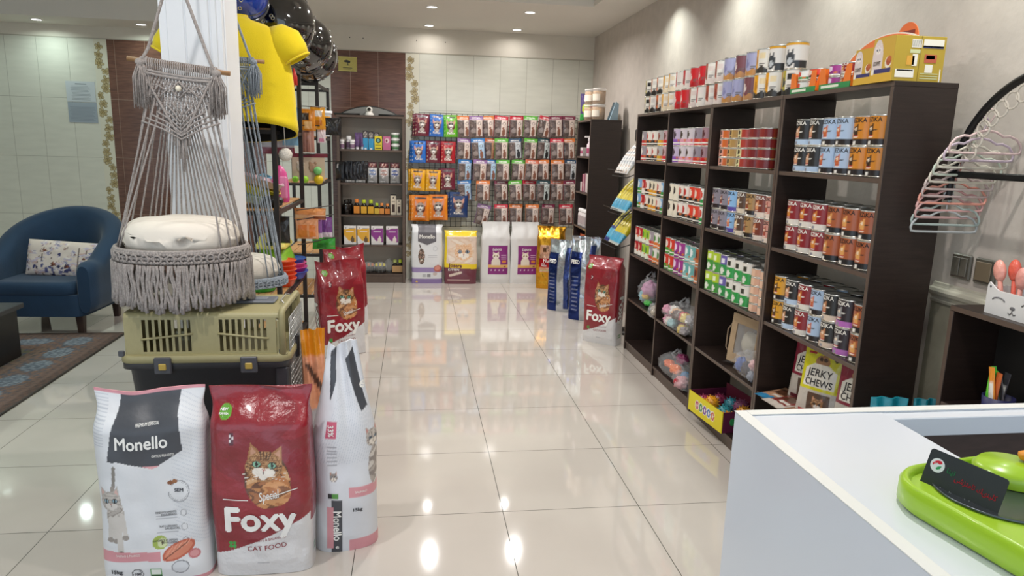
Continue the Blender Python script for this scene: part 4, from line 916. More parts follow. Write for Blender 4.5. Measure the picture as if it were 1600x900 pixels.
# third shelf: bottles
zt = BZ[2]
for i in range(2): bottle('bottle', ['squat black bottle with a silver mark at the left end of the third shelf', 'black bottle tucked behind the squat black one'][i], 'bottle', PX(539+4*i), BY+.06*i, zt, .04, .155, amber, flat('#17130f'), neck=.5)
for i, (px, h, c, lc) in enumerate(((555.5, .165, '#e08038', '#d8862c'), (567, .16, '#b8c82c', '#dca42c'), (578, .16, '#b8c82c', '#dca42c'), (587.5, .125, '#b0c82c', '#d8b040'), (595.5, .125, '#dc8440', '#d88c40'), (604.5, .12, '#dc8440', '#cf7c34'))):
    bottle('bottle', f"amber square bottle with {'orange' if c[1:3]in('e0','dc') else 'lime'} cap, {ORD[i]} from left among the six", 'bottle', PX(px), BY, zt, .036 if h > .14 else .029, h, amber, flat(c), flat(lc), neck=.5, caph=.22, sq=True, group='amber capped bottles on the third shelf', capr=.022 if h > .14 else .018)
def blk(A, w, h): A.rect(-w, w, 0, h, '#cfc2ae'); A.rect(-w, w, h*.93, h, '#2a2420'); A.rect(-w*.25, w*.25, h*.12, h*.5, '#3c2a22'); A.rect(-w*.3, w*.3, h*.6, h*.63, '#4a3a30'); A.poly([(-.008, h*.78), (0, h*.88), (.008, h*.78)], '#3a3028')
box_item('carton', 'tall beige carton with black top at the right of the third shelf', 'box', PX(614), BY, zt, .062, .05, .23, blk, side='#c9b9a2')
box_item('carton', 'shorter beige carton at the right end of the third shelf', 'box', PX(623), BY, zt, .052, .05, .185, blk, side='#c9b9a2')
# fourth shelf
def med2(c):
    def f(A, w, h):
        A.rect(-w, w, 0, h, '#e4dfdc'); A.poly([(-w*.5, h*.8), (w*.5, h*.88), (w*.5, h*.1), (-w*.1, h*.2), (-w*.5, h*.45)], c); A.poly([(-w*.5, h*.5), (-w*.5, 0), (w*.2, 0), (-w*.1, h*.2)], '#e4dfdc'); A.ell(w*.2, h*.24, w*.16, h*.14, '#e6d8d0' if c[1] == '8' else '#6a5238'); A.ell(w*.2, h*.4, w*.07, h*.05, '#e6d8d0' if c[1] == '8' else '#6a5238')
        A.rect(-w*.1, w*.35, h*.86, h*.89, '#8a8688'); A.rect(-w*.3, w*.3, h*.68, h*.7, '#f2eaf0'); A.rect(-w*.15, w*.15, h*.6, h*.62, '#f2eaf0'); A.ell(-w*.32, h*.88, w*.04, w*.04, '#3a3634')
    return f
for i, (px, c) in enumerate(((544.5, '#e2a838'), (566, '#e2a838'), (588, '#8c3a88'), (612, '#8c3a88'))):
    box_item('medicine_carton', f"white carton with {'yellow' if i < 2 else 'purple'} diagonal print, {'left' if i % 2 == 0 else 'right'} of its pair", 'box', PX(px), BY-.02, BZ[1], .132, .06, .205, med2(c), side='#ded8d4', group='medicine cartons on the fourth shelf')
# bottom shelf
zt = BZ[0]
for i, (px, c, lc) in enumerate(((546, '#cc7044', '#d08038'), (557, '#cc7044', '#d08038'), (616, '#b8c070', '#bf9464'), (624.5, '#b8c840', '#bf9464'))):
    bottle('bottle', ['orange-capped square bottle at the left end of the bottom shelf', 'second orange-capped bottle on the bottom shelf, beside the bagged ones', 'pale-capped bottle with tan label on the bottom shelf', 'lime-capped bottle at right end of the bottom shelf'][i], 'bottle', PX(px), BY, zt, .034, .15, amber, flat(c), flat(lc), neck=.5, caph=.22, sq=True, capr=.02)
CLEAR = mat('clear_film', '#f4f6f8', .06, spec=1, alpha=.17, bump=1.0, bump_scale=28, coat=1)
for i, (px, c, cc) in enumerate(((573, '#cf7a50', 'orange'), (592, '#d8c428', 'yellow'))):
    for j in range(3): bottle('bottle', f"small {cc}-capped bottle in clear bag on bottom shelf, {['left', 'middle', 'right'][j]} of three", 'bottle', PX(px)+(j-1)*.042, BY+.005*j, zt+.004, .018, .10, amber, flat(c), None, neck=.6, caph=.3)
    mb = MB(); mb.ball((0, 0, .062), 1, 0, 26, 14, sc=(.078, .042, .062), fn=lambda d: 1+.10*noise.noise(d*4)); o = mb.build('clear_bag', CLEAR); o.location = (PX(px), BY, zt+.001); tag(o, f"crumpled clear bag around the {cc}-capped bottles on the bottom shelf", 'plastic bag')
mb = MB(); mb.ball((0, 0, .075), 1, 0, 26, 14, sc=(.05, .035, .075), fn=lambda d: 1+.25*noise.noise(d*5)); o = mb.build('clear_bag', CLEAR); o.location = (PX(606), BY+.05, zt+.001); tag(o, 'empty crumpled clear bag on the bottom shelf beside the tan-labelled bottle', 'plastic bag')
# round camera and arched tray on top of the bookcase
t = thing('security_camera', 'small white dome camera on top of the bookcase', 'camera', (PX(578), 7.84, 1.8155))
mb = MB(); mb.lathe([(.045, 0), (.048, .01), (.036, .028), (.03, .035)], 24); mb.build('base', flat('#e6e2da'), t)
mb = MB(); mb.ball((0, 0, .058), .034, 0, 24, 16); mb.build('head', flat('#ece8e0'), t)
mb = MB(); mb.lathe([(.019, 0), (.017, .006), (.001, .008)], 20, M=Matrix.Translation((0, -.030, .062)) @ Matrix.Rotation(pi/2, 4, 'X')); mb.build('lens', mat('black_gloss', '#141414', .1, coat=1), t)
t = thing('cat_tray_lid', 'arched grey panel with black rim lying on the bookcase behind the camera', 'panel', (PX(577), 7.93, 1.8155))
arc = [(-.37, .004)]+[(-.30+.6*k/20, .012+.085*sin(pi*k/20)**.8) for k in range(21)]+[(.37, .004)]
mb = MB(); mb.prism(arc, -.006, .006, 'y'); mb.build('panel', flat('#83827e'), t)
mb = MB(); mb.tube([(a, -.002, b) for a, b in arc], .006, 8); mb.tube([(-.37, -.01, .010), (-.1, -.03, .012)], .010, 8); mb.tube([(.37, -.01, .010), (.1, -.03, .012)], .010, 8); mb.build('rim', flat('#171614'), t)
# plaque with a camera pictogram
q0, q1 = at(1, YB-.01, 528, 88), at(1, YB-.01, 558, 112)
mb = MB(); w, h = q1.x-q0.x, q0.z-q1.z
mb.box(-w/2, w/2, 0, .008, -h/2, h/2, 0, bev=.002)
mb.prism([(-.015, .045), (.03, .03), (.025, .008), (-.03, .02)], -.001, .0, 'y', 1); mb.prism([(-.045, .03), (-.02, .042), (-.03, .018)], -.001, 0, 'y', 1); mb.box(.0, .008, -.001, 0, -.01, .01, 1); mb.box(-.01, .02, -.001, 0, -.014, -.008, 1)
mb.box(-.05, .05, -.001, 0, -.042, -.036, 1); mb.box(-.035, .035, -.001, 0, -.054, -.050, 1)
for z in (-h/2+.004, h/2-.004): mb.box(-w/2, w/2, -.001, 0, z-.003, z+.003, 2)
o = mb.build('wall_plaque', [mat('brass_plate', '#b9a860', .25, metal=.9), flat('#2a2620'), mat('brass_edge', '#d8c87c', .2, metal=1)]); o.location = ((q0.x+q1.x)/2, YB-.009, (q0.z+q1.z)/2); tag(o, 'small brass plaque with a black surveillance camera symbol on brown tiles', 'sign')
# two printed notices on the cream tiles, left
for i, (za, zb, c, lab) in enumerate(((2.07, 1.865, '#c2c8cc', 'upper pale printed notice taped on the tiles above the grey one'), (1.86, 1.655, '#9aa4ae', 'lower greyish printed notice taped on the tiles left of the floral strip'))):
    mb = MB(); mb.box(-.14, .14, 0, .002, 0, za-zb, 0)
    if i == 0: mb.box(-.05, .06, -.0008, 0, .175, .183, 1)
    for k in range(11):
        w_ = .10 if i == 0 else .13; mb.box(-w_+random.uniform(0, .02), w_-random.uniform(0, .03), -.0006, 0, .02+k*.0135, .023+k*.0135, 1)
    o = mb.build('notice', [flat(c), flat('#767e86')]); o.location = (-3.425+.003*i, YB-.004, zb); tag(o, lab, 'notice')

# ---------------------------------------------------------------- narrow unit in the far right corner
NX0, NX1, NY0, NY1 = 1.63, 1.93, 6.56, 7.10
nu = thing('shelving_unit', 'narrow dark shelving unit in the far corner with jars on top', 'shelf', (1.78, 6.83, 0))
def npart(nm, x0, x1, y0, y1, z0, z1):
    mb = MB(); mb.box(x0-1.78, x1-1.78, y0-6.83, y1-6.83, z0, z1, 0, bev=.0012); mb.box(x0-1.7806, x0-1.7796, y0-6.829, y1-6.831, z0+.001, z1-.001, 1); return mb.build(nm, [WENGE, EDGE], nu)
npart('side_panel', NX0, NX1, NY0, NY0+.018, 0, 1.785); npart('side_panel', NX0, NX1, NY1-.018, NY1, 0, 1.785); npart('top_panel', NX0, NX1, NY0, NY1, 1.785, 1.803)
for z in (.07, .42, .765, 1.11, 1.457): npart('shelf', NX0+.004, NX1, NY0+.018, NY1-.018, z-.018, z)
mb = MB(); mb.box(.143, .147, -.25, .25, .07, 1.785); mb.build('back_panel', WENGE, nu)
SPW = flat('#e8e0de')
for i in range(3):
    t = thing('spray_bottle', f"white and pink spray bottle, {['left', 'middle', 'right'][i]} of three in the narrow unit", 'bottle', (1.70, 6.86-.085*i, 1.4575), group='spray bottles in the narrow unit')
    mb = MB(); mb.lathe([(.024, 0), (.026, .005), (.026, .11), (.012, .135), (.012, .15)], 18); mb.build('body', flat('#e0cfd4'), t); mb = MB(); mb.lathe([(.0266, .03), (.0266, .08)], 18, cap=False); mb.build('label', flat('#a8486c'), t)
    mb = MB(); mb.lathe([(.016, .148), (.016, .175), (.008, .19)], 14); mb.box(-.05, .01, -.008, .008, .178, .194, bev=.003); mb.build('nozzle', SPW, t)
def pinkb(A, w, h): A.rect(-w, w, 0, h, '#e4d6d6'); A.rect(-w, w, h*.3, h*.65, '#a8486c')
for i in range(2): o = box_item('carton', f"small pink and white carton {['behind', 'in front of'][i]} its twin beside the spray bottles", 'box', 1.68, 7.02-.055*i, 1.457, .05, .05, .085, pinkb, rz=-pi/2)
for i in range(4):
    c = ['#d8c8c4', '#b04468', '#8c3458', '#e0d4d0'][i]; o = box_item('carton', f"{['small cream', 'pink and white', 'dark pink', 'cream and pink'][i]} carton, {ORD[i]} from the left on the narrow unit's third shelf", 'box', 1.70, 7.03-.082*i, 1.11, .07, .05, [.09, .17, .18, .175][i], lambda A, w, h, c=c: (A.rect(-w, w, 0, h, '#e2d6d0'), A.rect(-w, w*.2, 0, h, c)), rz=-pi/2)
for i in range(5): bottle('tube', f"slim white tube, {ORD[i]} from the left on the narrow unit's lower shelf", 'bottle', 1.68, 7.02-.062*i, .765, .024, .17+.004*(i % 2), SPW, flat('#f2eeec'), flat('#b8a8a8'), neck=.7, caph=.15, group='slim white tubes')
for i in range(2):
    me = pouch(lambda A, w, h: (A.rect(-w, w, 0, h, '#d8ccc8'), A.rect(-w, w, h*.6, h, '#dc5a24'), A.ell(0, h*.35, w*.25, h*.15, '#8a6a5c')), .16, .26, .05, seed=120+i)
    o = bpy.data.objects.new('snack_pack', me); COL.objects.link(o); o.location = (1.69+.05*i, 6.92-.17*i, .421); o.rotation_euler = (0, 0, -pi/2+.1); tag(o, f"orange and white snack pack, {['farther', 'nearer'][i]} one low in the narrow unit", 'snack pack')
# jars of kibble, coloured pack and blue cards on top
KIB = mat('kibble_fill', '#c29a6c', .7, noise_amt=.6, noise_scale=140, bump=.8, bump_scale=180)
for i, (x, y, k, lb) in enumerate(((1.70, 6.88, 0, 'lower clear jar of kibble at left on the narrow unit'), (1.70, 6.88, 1, 'upper clear jar of kibble at left on the narrow unit'), (1.74, 6.72, 0, 'lower clear jar of kibble at right on the narrow unit'), (1.74, 6.72, 1, 'upper clear jar of kibble at right on the narrow unit'))):
    t = thing('kibble_jar', lb, 'jar', (x, y, 1.8035+k*.148), group='clear jars of kibble')
    mb = MB(); mb.lathe([(.052, .003), (.058, .008), (.060, .12), (.001, .122)], 28); mb.build('kibble', KIB, t)
    mb = MB(); mb.lathe([(.055, 0), (.062, .004), (.064, .132)], 28, cap=False); mb.build('jar_wall', mat('clear_plastic', '#ffffff', .05, spec=.8, alpha=.2, coat=1), t)
    mb = MB(); mb.lathe([(.066, .131), (.067, .143), (.05, .147), (.001, .147)], 28); mb.build('lid', mat('clear_lid', '#eeeae4', .1, alpha=.55, coat=1), t)
    mb = MB(); a = np.linspace(pi*.95, pi*1.45, 8); vs = [(.0652*cos(q), .0652*sin(q), z) for z in (.03, .09) for q in a]; mb.add(vs, [(i_, i_+1, i_+9, i_+8) for i_ in range(7)]); mb.build('label', flat('#e8dccb'), t)
me = pouch(lambda A, w, h: (A.rect(-w, w, 0, h, '#4a3a6c'), A.rect(-w, w, 0, h*.25, '#3a9a48'), A.ell(-w*.1, h*.45, w*.3, h*.2, '#b8c83c'), A.ell(w*.15, h*.35, w*.25, h*.16, '#d8502c')), .17, .26, .05, seed=130)
o = bpy.data.objects.new('snack_pack', me); COL.objects.link(o); o.location = (1.71, 7.0, 1.804); o.rotation_euler = (0, 0, -.3); tag(o, 'purple, green and orange pack standing beside the kibble jars', 'snack pack')
for i in range(2):
    mb = MB(); mb.prism([(-.045, 0), (.045, 0), (.05, .15), (.02, .17)], -.006, .006, 'y'); o = mb.build('blue_pouch', flat('#8ea6b4')); o.location = (1.86, 6.70-.08*i, 1.8035); o.rotation_euler = (0, 0, .3); tag(o, f"pale blue pointed card, {['farther', 'nearer'][i]} one, on the narrow unit right of the jars", 'card')

# ---------------------------------------------------------------- wire stand of stick packs between the units
st = thing('display_stand', 'black wire display stand holding stick packs between the dark shelving units', 'display stand', (1.83, 5.62, 0))
mb = MB(); mb.box(-.012, .012, -.012, .012, .02, 1.72); mb.build('post', WIRE, st)
mb = MB(); mb.lathe([(.13, 0), (.13, .015), (.02, .02)], 24); mb.build('base', WIRE, st)
mb = MB(); mb.box(-.05, .05, -.05, .05, 1.60, 1.70, bev=.01); mb.build('head', flat('#1d1b1a'), st)
STK = {}
def stickpack(kind):
    if kind in STK: return STK[kind]
    def f(A, w, h):
        if kind == 'yellow': A.rect(-w, w, 0, h, '#dcc81c'); A.rect(-w, w, h*.06, h*.27, '#48a4c8'); A.rect(-w, w, 0, h*.06, '#c8ccc4'); A.ell(0, h*.5, w*.12, h*.12, '#b8a010'); A.ell(0, h*.7, w*.2, h*.1, '#f0e8a0')
        elif kind == 'white': A.rect(-w, w, 0, h, '#c8c6c4'); A.fuzz(0, h*.5, w*.5, h*.5, ('#d8d6d6', '#a8aab0', '#e8e4e0', '#c0a898'), 60)
        else: A.rect(-w, w, 0, h, '#2c3a80'); A.rect(-w, w, h*.1, h*.3, '#5ab0d0'); A.rect(-w*.2, w*.3, h*.4, h*.9, '#d8c820')
    STK[kind] = pouch(f, .056, .36, .055, seed=len(STK)+140, nx=12, nz=30); return STK[kind]
for tr, (z, kind, n, xo) in enumerate(((1.34, 'white', 5, .0), (1.04, 'yellow', 6, -.02), (.78, 'yellow', 6, -.06))):
    mb = MB(); mb.tube([(-.20+xo, -.30, z-.02), (-.20+xo, .12, z-.02), (0, .12, z+.06)], .004, 6); mb.tube([(-.24+xo, -.30, z+.03), (-.24+xo, .12, z+.03)], .003, 6); mb.tube([(-.20+xo, -.30, z-.02), (0, -.30, z+.06), (0, .12, z+.06)], .004, 6); mb.build('basket', WIRE, st)
    for i in range(n):
        kd = kind if not (tr == 2 and i < 2) else 'navy'
        o = bpy.data.objects.new('stick_pack', stickpack(kd)); COL.objects.link(o)
        # packs lean back, foot towards the aisle
        M = Matrix.Translation((1.83-.20+xo+.020, 5.62+.09-i*.068, z+.004)) @ Matrix.Rotation(radians(-7+random.uniform(-4, 4)), 4, 'X') @ Matrix.Rotation(radians(38), 4, 'Y') @ Matrix.Rotation(-pi/2+.2, 4, 'Z')
        o.matrix_world = M
        tag(o, f"{'shiny white' if kd == 'white' else kd + ' and sky blue'} stick pack, {ORD[i]} back, in the {['top', 'middle', 'bottom'][tr]} tier of the wire stand", 'stick pack', 'stick packs in the wire stand')
# ---------------------------------------------------------------- white pillar
m = MB(); PX0, PX1, PY0, PY1 = -1.055, -.805, 3.25, 3.53
m.box(PX0, PX1, PY0, PY1, 0, 2.95); m.box(PX0+.03, PX0+.10, PY0-.006, PY0+.01, 0, 2.95, bev=.003); m.box(PX0+.105, PX1-.05, PY0-.009, PY0+.01, 0, 2.95, bev=.004); m.box(PX1-.045, PX1-.02, PY0-.006, PY0+.01, 0, 2.95, bev=.003)
m.box(PX1-.01, PX1+.006, PY0+.03, PY1-.04, 0, 2.95, bev=.003)
struct('wall_pillar', m, mat('pillar_paint', '#eff1f4', .45, noise_amt=.03, noise_scale=5))

# ---------------------------------------------------------------- macrame cat hammocks
def wob(k, a=1): return a*noise.noise(Vector((k*3.1, k*1.7, .5)))
def hammock(label, cx, cy, zd, half, tilt, zr, rx, ry, ropec, fringe=True, apex=2.16, hooky=None, cush='#e6ddd0', off=0):
    R = mat('rope_'+ropec[1:], ropec, .9, noise_amt=.25, noise_scale=120, bump=.6, bump_scale=220)
    W = mat('dowel_wood', '#a27a52', .55, noise_amt=.2, noise_scale=20, stretch=(1, 8, 8))
    t = thing('cat_hammock', label, 'cat hammock', (cx, cy, zr)); rcx = cx; cx = cx+off
    L = lambda x, y, z: Vector((x-rcx, y-cy, z-zr))
    zl = lambda x: zd+tilt*(x-cx)/half
    mb = MB(); mb.tube([L(cx-half, cy, zl(cx-half)), L(cx+half, cy, zl(cx+half))], .0095, 14); mb.build('dowel', W, t)
    hw = .66*half
    for sd in (-1, 1):
        x = cx+sd*hw*1.02; pts = [L(x, cy-.008, zl(x)-.012), L(x, cy-.012, zl(x)+.012)]+[L(x+(cx-x)*k/8, cy+(.0)*k, zl(x)+(apex-zl(x))*k/8) for k in range(1, 9)]
        mb = MB(); mb.tube(pts, .0062, 8)
        for k in range(3): a = [L(x+.0105*0+(k-1)*.009, cy+.013*cos(q), zl(x)+.013*sin(q)) for q in np.linspace(0, 2*pi, 13)[:-1]]; mb.tube(a, .005, 6, closed=True)
        mb.build('hanging_rope', R, t)
    mb = MB(); mb.tube([L(cx, cy, apex+.002), L(cx, cy+.02, apex+.02), L(cx, hooky or cy, apex+.03)], .004, 8); mb.build('hook', mat('steel', '#a8a8a8', .3, metal=1), t)
    # knotted panel
    mb = MB(); n = 30
    for k in range(n):
        x = cx-hw*.93+2*hw*.93*k/(n-1); mb.tube([L(x, cy+.0125*cos(q), zl(x)+.0125*sin(q)) for q in np.linspace(0, 2*pi, 11)[:-1]], .0031, 6, closed=True)
        mb.tube([L(x, cy-.013, zl(x)), L(x, cy-.011, zl(x)-.035)], .0028, 5)
    for q in (.032, .043): mb.tube([L(cx-hw+2*hw*k/12, cy-.014-(.004 if q > .04 else 0), zl(cx-hw+2*hw*k/12)-q-.006*sin(pi*k/12)) for k in range(13)], .0052, 7)
    depth = .235
    def halfw(v): return hw*.98*(1-v**1.5*.93)
    row = 0; v = .0
    while v < 1:
        z0 = .052+v*depth; hwv = halfw(v); cnt = max(1, int(hwv*2/.0125))
        for k in range(cnt+1):
            x = cx-hwv+2*hwv*(k+(row % 2)*.5)/max(1, cnt)
            if abs(x-cx) > hwv: continue
            mb.ball(L(x, cy-.010+.003*wob(x*40+row), zl(x)-z0), .0072, 0, 7, 5, sc=(.8, .8, 1.05))
        v += .045; row += 1
    for k in range(7):   # chevrons
        s = .018+.012*k; z0 = zd-.115-.018*0-.012*k*1.05
        if k > 3: pass
        mb.tube([L(cx-s*1.6, cy-.020, z0-.02+.0), L(cx-s*.8, cy-.024, z0-.045), L(cx, cy-.026, z0-.085+.01*0), L(cx+s*.8, cy-.024, z0-.045), L(cx+s*1.6, cy-.020, z0-.02)], .0038, 6)
    for sd in (-1, 1):
        mb.tube([L(cx+sd*hw*.95, cy-.018, zd-.055), L(cx+sd*hw*.55, cy-.022, zd-.15), L(cx+sd*hw*.2, cy-.024, zd-.235), L(cx, cy-.024, zd-.26)], .0048, 7)
        mb.tube([L(cx, cy-.020, zd-.06), L(cx+sd*hw*.3, cy-.022, zd-.10), L(cx+sd*hw*.6, cy-.022, zd-.075), L(cx+sd*hw*.85, cy-.02, zd-.12)], .0036, 6)
        mb.tube([L(cx, cy-.020, zd-.12), L(cx+sd*hw*.3, cy-.022, zd-.085), L(cx+sd*hw*.6, cy-.022, zd-.12)], .0036, 6)
    for k in range(5): x = cx+(k-2)*.013; mb.tube([L(x, cy-.016, zd-.22), L(x*1+.0, cy-.018, zd-.30-.05*(2-abs(k-2)))], .0042, 6)
    mb.build('knotted_panel', R, t)
    mb = MB(); mb.ball(L(cx, cy-.028, zd-.085), .0115, 0, 14, 10); mb.build('wooden_bead', flat('#e8e0cc', .4), t)
    for sd in (-1, 1):
        mb = MB(); x0 = cx+sd*hw*1.12; z0 = zl(x0)-.012; rr = random.Random(5)
        for k in range(46):
            a = rr.uniform(0, 2*pi); r0 = rr.uniform(0, .014); r1 = rr.uniform(.006, .040); ln = rr.uniform(.13, .17)
            mb.tube([L(x0+r0*cos(a), cy-.014+r0*sin(a)*.6, z0), L(x0+r1*cos(a)*.95, cy-.018+r1*sin(a)*.6, z0-.05), L(x0+r1*cos(a)+wob(k)*.012, cy-.018+r1*sin(a)*.6, z0-ln)], .0022, 5)
        mb.ball(L(x0, cy-.012, z0+.004), .019, 0, 14, 10, sc=(1, .8, .8)); mb.build('tassel', R, t)
    # suspension cords down to the ring
    nc = 30
    for k in range(nc):
        u = (k+.5)/nc; xa = cx-hw*.98+2*hw*.98*u; va = 1-abs(2*u-1)**1.3; za = zl(xa)-.075-va*(depth-.03)
        # front and back rim alternate
        ang = pi*(1-u); sgn = -1 if (k % 2 and abs(cos(ang)) > .72) else 1
        xr = rcx+rx*.97*cos(ang); yr = cy+sgn*ry*.97*sin(ang)
        mb = MB(); p0 = L(xa, cy-.004+.006*sgn, za); p1 = L(xr, yr, zr+.012)
        mb.tube([p0.lerp(p1, q/6)+Vector((0, 0, -.006*sin(pi*q/6))) for q in range(7)], .0036, 6); mb.build('cord', R, t)
    # ring with knotted band
    mb = MB(); ring = [(rx*cos(2*pi*k/60), ry*sin(2*pi*k/60), .012) for k in range(60)]; mb.tube(ring, .009, 8, closed=True)
    for k in range(132):
        a = 2*pi*k/132; rr_ = 1+.018
        for j in range(3): mb.ball((rx*rr_*cos(a+.02*(j % 2)), ry*rr_*sin(a+.02*(j % 2)), .006-.016*j), .0095, 0, 7, 5, sc=(.9, .9, .8))
    for k in range(34):
        a = 2*pi*k/34; c = Vector((rx*1.045*cos(a), ry*1.045*sin(a), -.012)); tx = Vector((-sin(a), cos(a), 0))
        mb.tube([c+tx*.014*cos(q)+Vector((0, 0, .015*sin(q))) for q in np.linspace(0, 2*pi, 13)[:-1]], .0042, 6, closed=True)
    mb.build('knotted_rim', R, t)
    if fringe:
        mb = MB(); rr = random.Random(11)
        for k in range(190):
            a = 2*pi*(k+rr.uniform(-.3, .3))/190; r_ = 1.03+rr.uniform(-.01, .03); ln = .163+rr.uniform(-.014, .015)+.01*sin(3*a); ph = rr.uniform(0, 6); am = rr.uniform(.002, .010)
            pts = [Vector((rx*(r_+.02*q/6*(1 if cos(a)*0+1 else 0))*cos(a)-sin(a)*am*sin(ph+q*1.1), ry*(r_+.02*q/6)*sin(a)+cos(a)*am*sin(ph+q*1.1), -.035-ln*q/6)) for q in range(7)]
            mb.tube(pts, [.0052]*5+[.0058, .0075], 6)
        mb.build('fringe', R, t)
    mb = MB(); mb.lathe([(rx*.95, -.03), (rx*.98, -.004), (.001, -.01)], 40); o = mb.build('base_net', R, t); o.scale = (1, ry/rx, 1)
    CW = mat('cushion_cloth', cush, .85, noise_amt=.04, noise_scale=10, bump=.35, bump_scale=14)
    mb = MB(); mb.ball((0, 0, .05), 1, 0, 60, 30, sc=(rx*.9, ry*.88, .078), fn=lambda d: (1 if abs(d.z) > .95 else 1)*(1+.05*noise.noise(d*2.5)+.02*noise.noise(d*7)+.012*abs(noise.noise(d*11))))
    for i, p in enumerate(mb.v):   # flatten into a drum-shaped pad
        x, y, z = p; q = hypot(x/(rx*.9), y/(ry*.88)); z2 = .05+(1 if z > .05 else -1)*.078*(max(0, 1-q**5))**.5*(1+.10*noise.noise(Vector((x*9, y*9, 1)))); mb.v[i] = (x, y, z2)
    mb.build('cushion', CW, t); return t
hammock('grey macrame cat hammock with long fringe hanging before the white pillar, over the pet carrier', -.925, 2.95, 1.80, .185, -.021, 1.095, .243, .215, '#a89f9a', apex=2.17, hooky=3.25, off=.030)
hammock('second macrame cat hammock with white cushion hanging behind the white pillar', -.93, 3.765, 1.92, .19, -.01, .82, .25, .185, '#a4adb8', fringe=False, apex=2.3, hooky=3.53, cush='#f0ece2')
# pompom on a string
t = thing('pompom_toy', 'white pompom hanging on a string below the yellow shirt', 'cat toy', (-.703, 4.045, 1.455))
mb = MB(); mb.ball((0, 0, 0), .036, 0, 30, 20, fn=lambda d: 1+.05*noise.noise(d*9)); mb.build('pompom', mat('pompom_wool', '#efe8dc', .95, bump=1, bump_scale=150), t); mb = MB(); mb.tube([(0, 0, .034), (-.005, -.005, .25), (-.02, -.01, .45)], .0022, 6); mb.build('string', flat('#efe8dc'), t)

# ---------------------------------------------------------------- pet carrier on a low dark bench
mb = MB(); t = thing('low_bench', 'low black bench under the pet carrier, behind the front sacks', 'bench', (-.80, 2.95, 0))
mb.box(-.33, .33, -.2, .2, .40, .436, bev=.004); mb.build('seat', WENGE, t)
for x in (-.28, .28):
    for y in (-.16, .16): mb = MB(); mb.box(x-.02, x+.02, y-.02, y+.02, 0, .40); mb.build('leg', WENGE, t)
KH = mat('khaki_plastic', '#a39a70', .42, noise_amt=.03, noise_scale=60, bump=.08, bump_scale=300); DG = mat('charcoal_plastic', '#3b3c40', .45, bump=.08, bump_scale=300)
CX0, CX1, CY0, CY1 = -1.12, -.50, 2.76, 3.16; cz0, czr, czt = .4365, .676, .868; ccx, ccy = (CX0+CX1)/2, (CY0+CY1)/2
t = thing('pet_carrier', 'khaki and charcoal plastic pet carrier with barred side vents and wire door', 'pet carrier', (ccx, ccy, cz0))
w2, d2 = (CX1-CX0)/2, (CY1-CY0)/2
def rrect(w, d, r, n=6):
    pts = []
    for cx_, cy_, a0 in ((w-r, d-r, 0), (-w+r, d-r, pi/2), (-w+r, -d+r, pi), (w-r, -d+r, 3*pi/2)):
        for k in range(n+1): a = a0+pi/2*k/n; pts.append((cx_+r*cos(a), cy_+r*sin(a)))
    return pts
def loft(mb, secs, mi=0, cap0=True, cap1=True):
    n = len(secs[0]); vs = [p for s in secs for p in s]
    fs = [(j*n+i, j*n+(i+1) % n, (j+1)*n+(i+1) % n, (j+1)*n+i) for j in range(len(secs)-1) for i in range(n)]
    mb.add(vs, fs, mi, True)
    if cap0: mb.add(secs[0], [list(range(n))[::-1]], mi)
    if cap1: mb.add(secs[-1], [list(range(n))], mi)
mb = MB(); h = czr-cz0
loft(mb, [[(x, y, z) for x, y in rrect(w2*s, d2*s, .05)] for z, s in ((0, .88), (.01, .90), (h-.03, .955), (h-.028, 1.02), (h-.004, 1.02))], cap1=True); mb.build('lower_tray', DG, t)
mb = MB(); loft(mb, [[(x, y, z) for x, y in rrect(w2*s, d2*s, .05)] for z, s in ((h-.004, 1.015), (h-.002, 1.03), (h+.020, 1.03), (h+.026, 1.01))], cap0=True, cap1=True); mb.build('rim', KH, t)
# upper shell: front and back walls with real slots, curved roof, ends
zt_ = czt-cz0; zw = h+.026
def vent_wall(y, sgn):
    mb = MB(); x0, x1 = -w2*.945, w2*.86; z0, z1 = zw, zt_-.022
    slots = []
    for gx in (-.232, .052):
        for k in range(8): slots.append((gx+k*.0235, gx+k*.0235+.0135))
    xs = sorted({x0, x1} | {a for s in slots for a in s}); za, zb = z0+.010, z1-.006
    for i in range(len(xs)-1):
        a, b = xs[i], xs[i+1]
        hole = any(abs(a-s0) < 1e-6 and abs(b-s1) < 1e-6 for s0, s1 in slots)
        ya, yb_ = sorted((y, y+sgn*.004))
        if not hole: mb.box(a, b, ya, yb_, z0, z1)
        else: mb.box(a, b, ya, yb_, z0, za); mb.box(a, b, ya, yb_, zb, z1)
    zm = (za+zb)/2
    for gx, d in ((-.232, 1), (.052, -1)):
        pts = [(gx-.006+k*.0240, y-sgn*.001, zm+(.022*(k/8) if d > 0 else .022*(1-k/8))-.014) for k in range(9)]; mb.tube(pts, .0048, 6)
    mb.build('vented_wall', KH, t)
vent_wall(-d2*.90, 1); vent_wall(d2*.90-.004, 1)
mb = MB(); prof = []
for k in range(9): a = pi/2*k/8; prof.append((-d2*.90+.024-.024*cos(a), zt_-.024+.024*sin(a)))
prof = prof+[(-p, q) for p, q in prof[::-1]]; inner = [(a*.97, b-.004) for a, b in prof[::-1]]
poly = prof+inner; nn = len(poly); xa = -w2*.945; xb = w2*.90
mb.add([(xa, a, b) for a, b in poly]+[(xb, a, b) for a, b in poly], [(i, (i+1) % nn, nn+(i+1) % nn, nn+i) for i in range(nn)], 0, True); mb.build('roof', KH, t)
mb = MB(); mb.prism([(-d2*.90, zw)]+prof+[(d2*.90, zw)], xa-.004, xa, 'x'); mb.build('end_wall', KH, t)
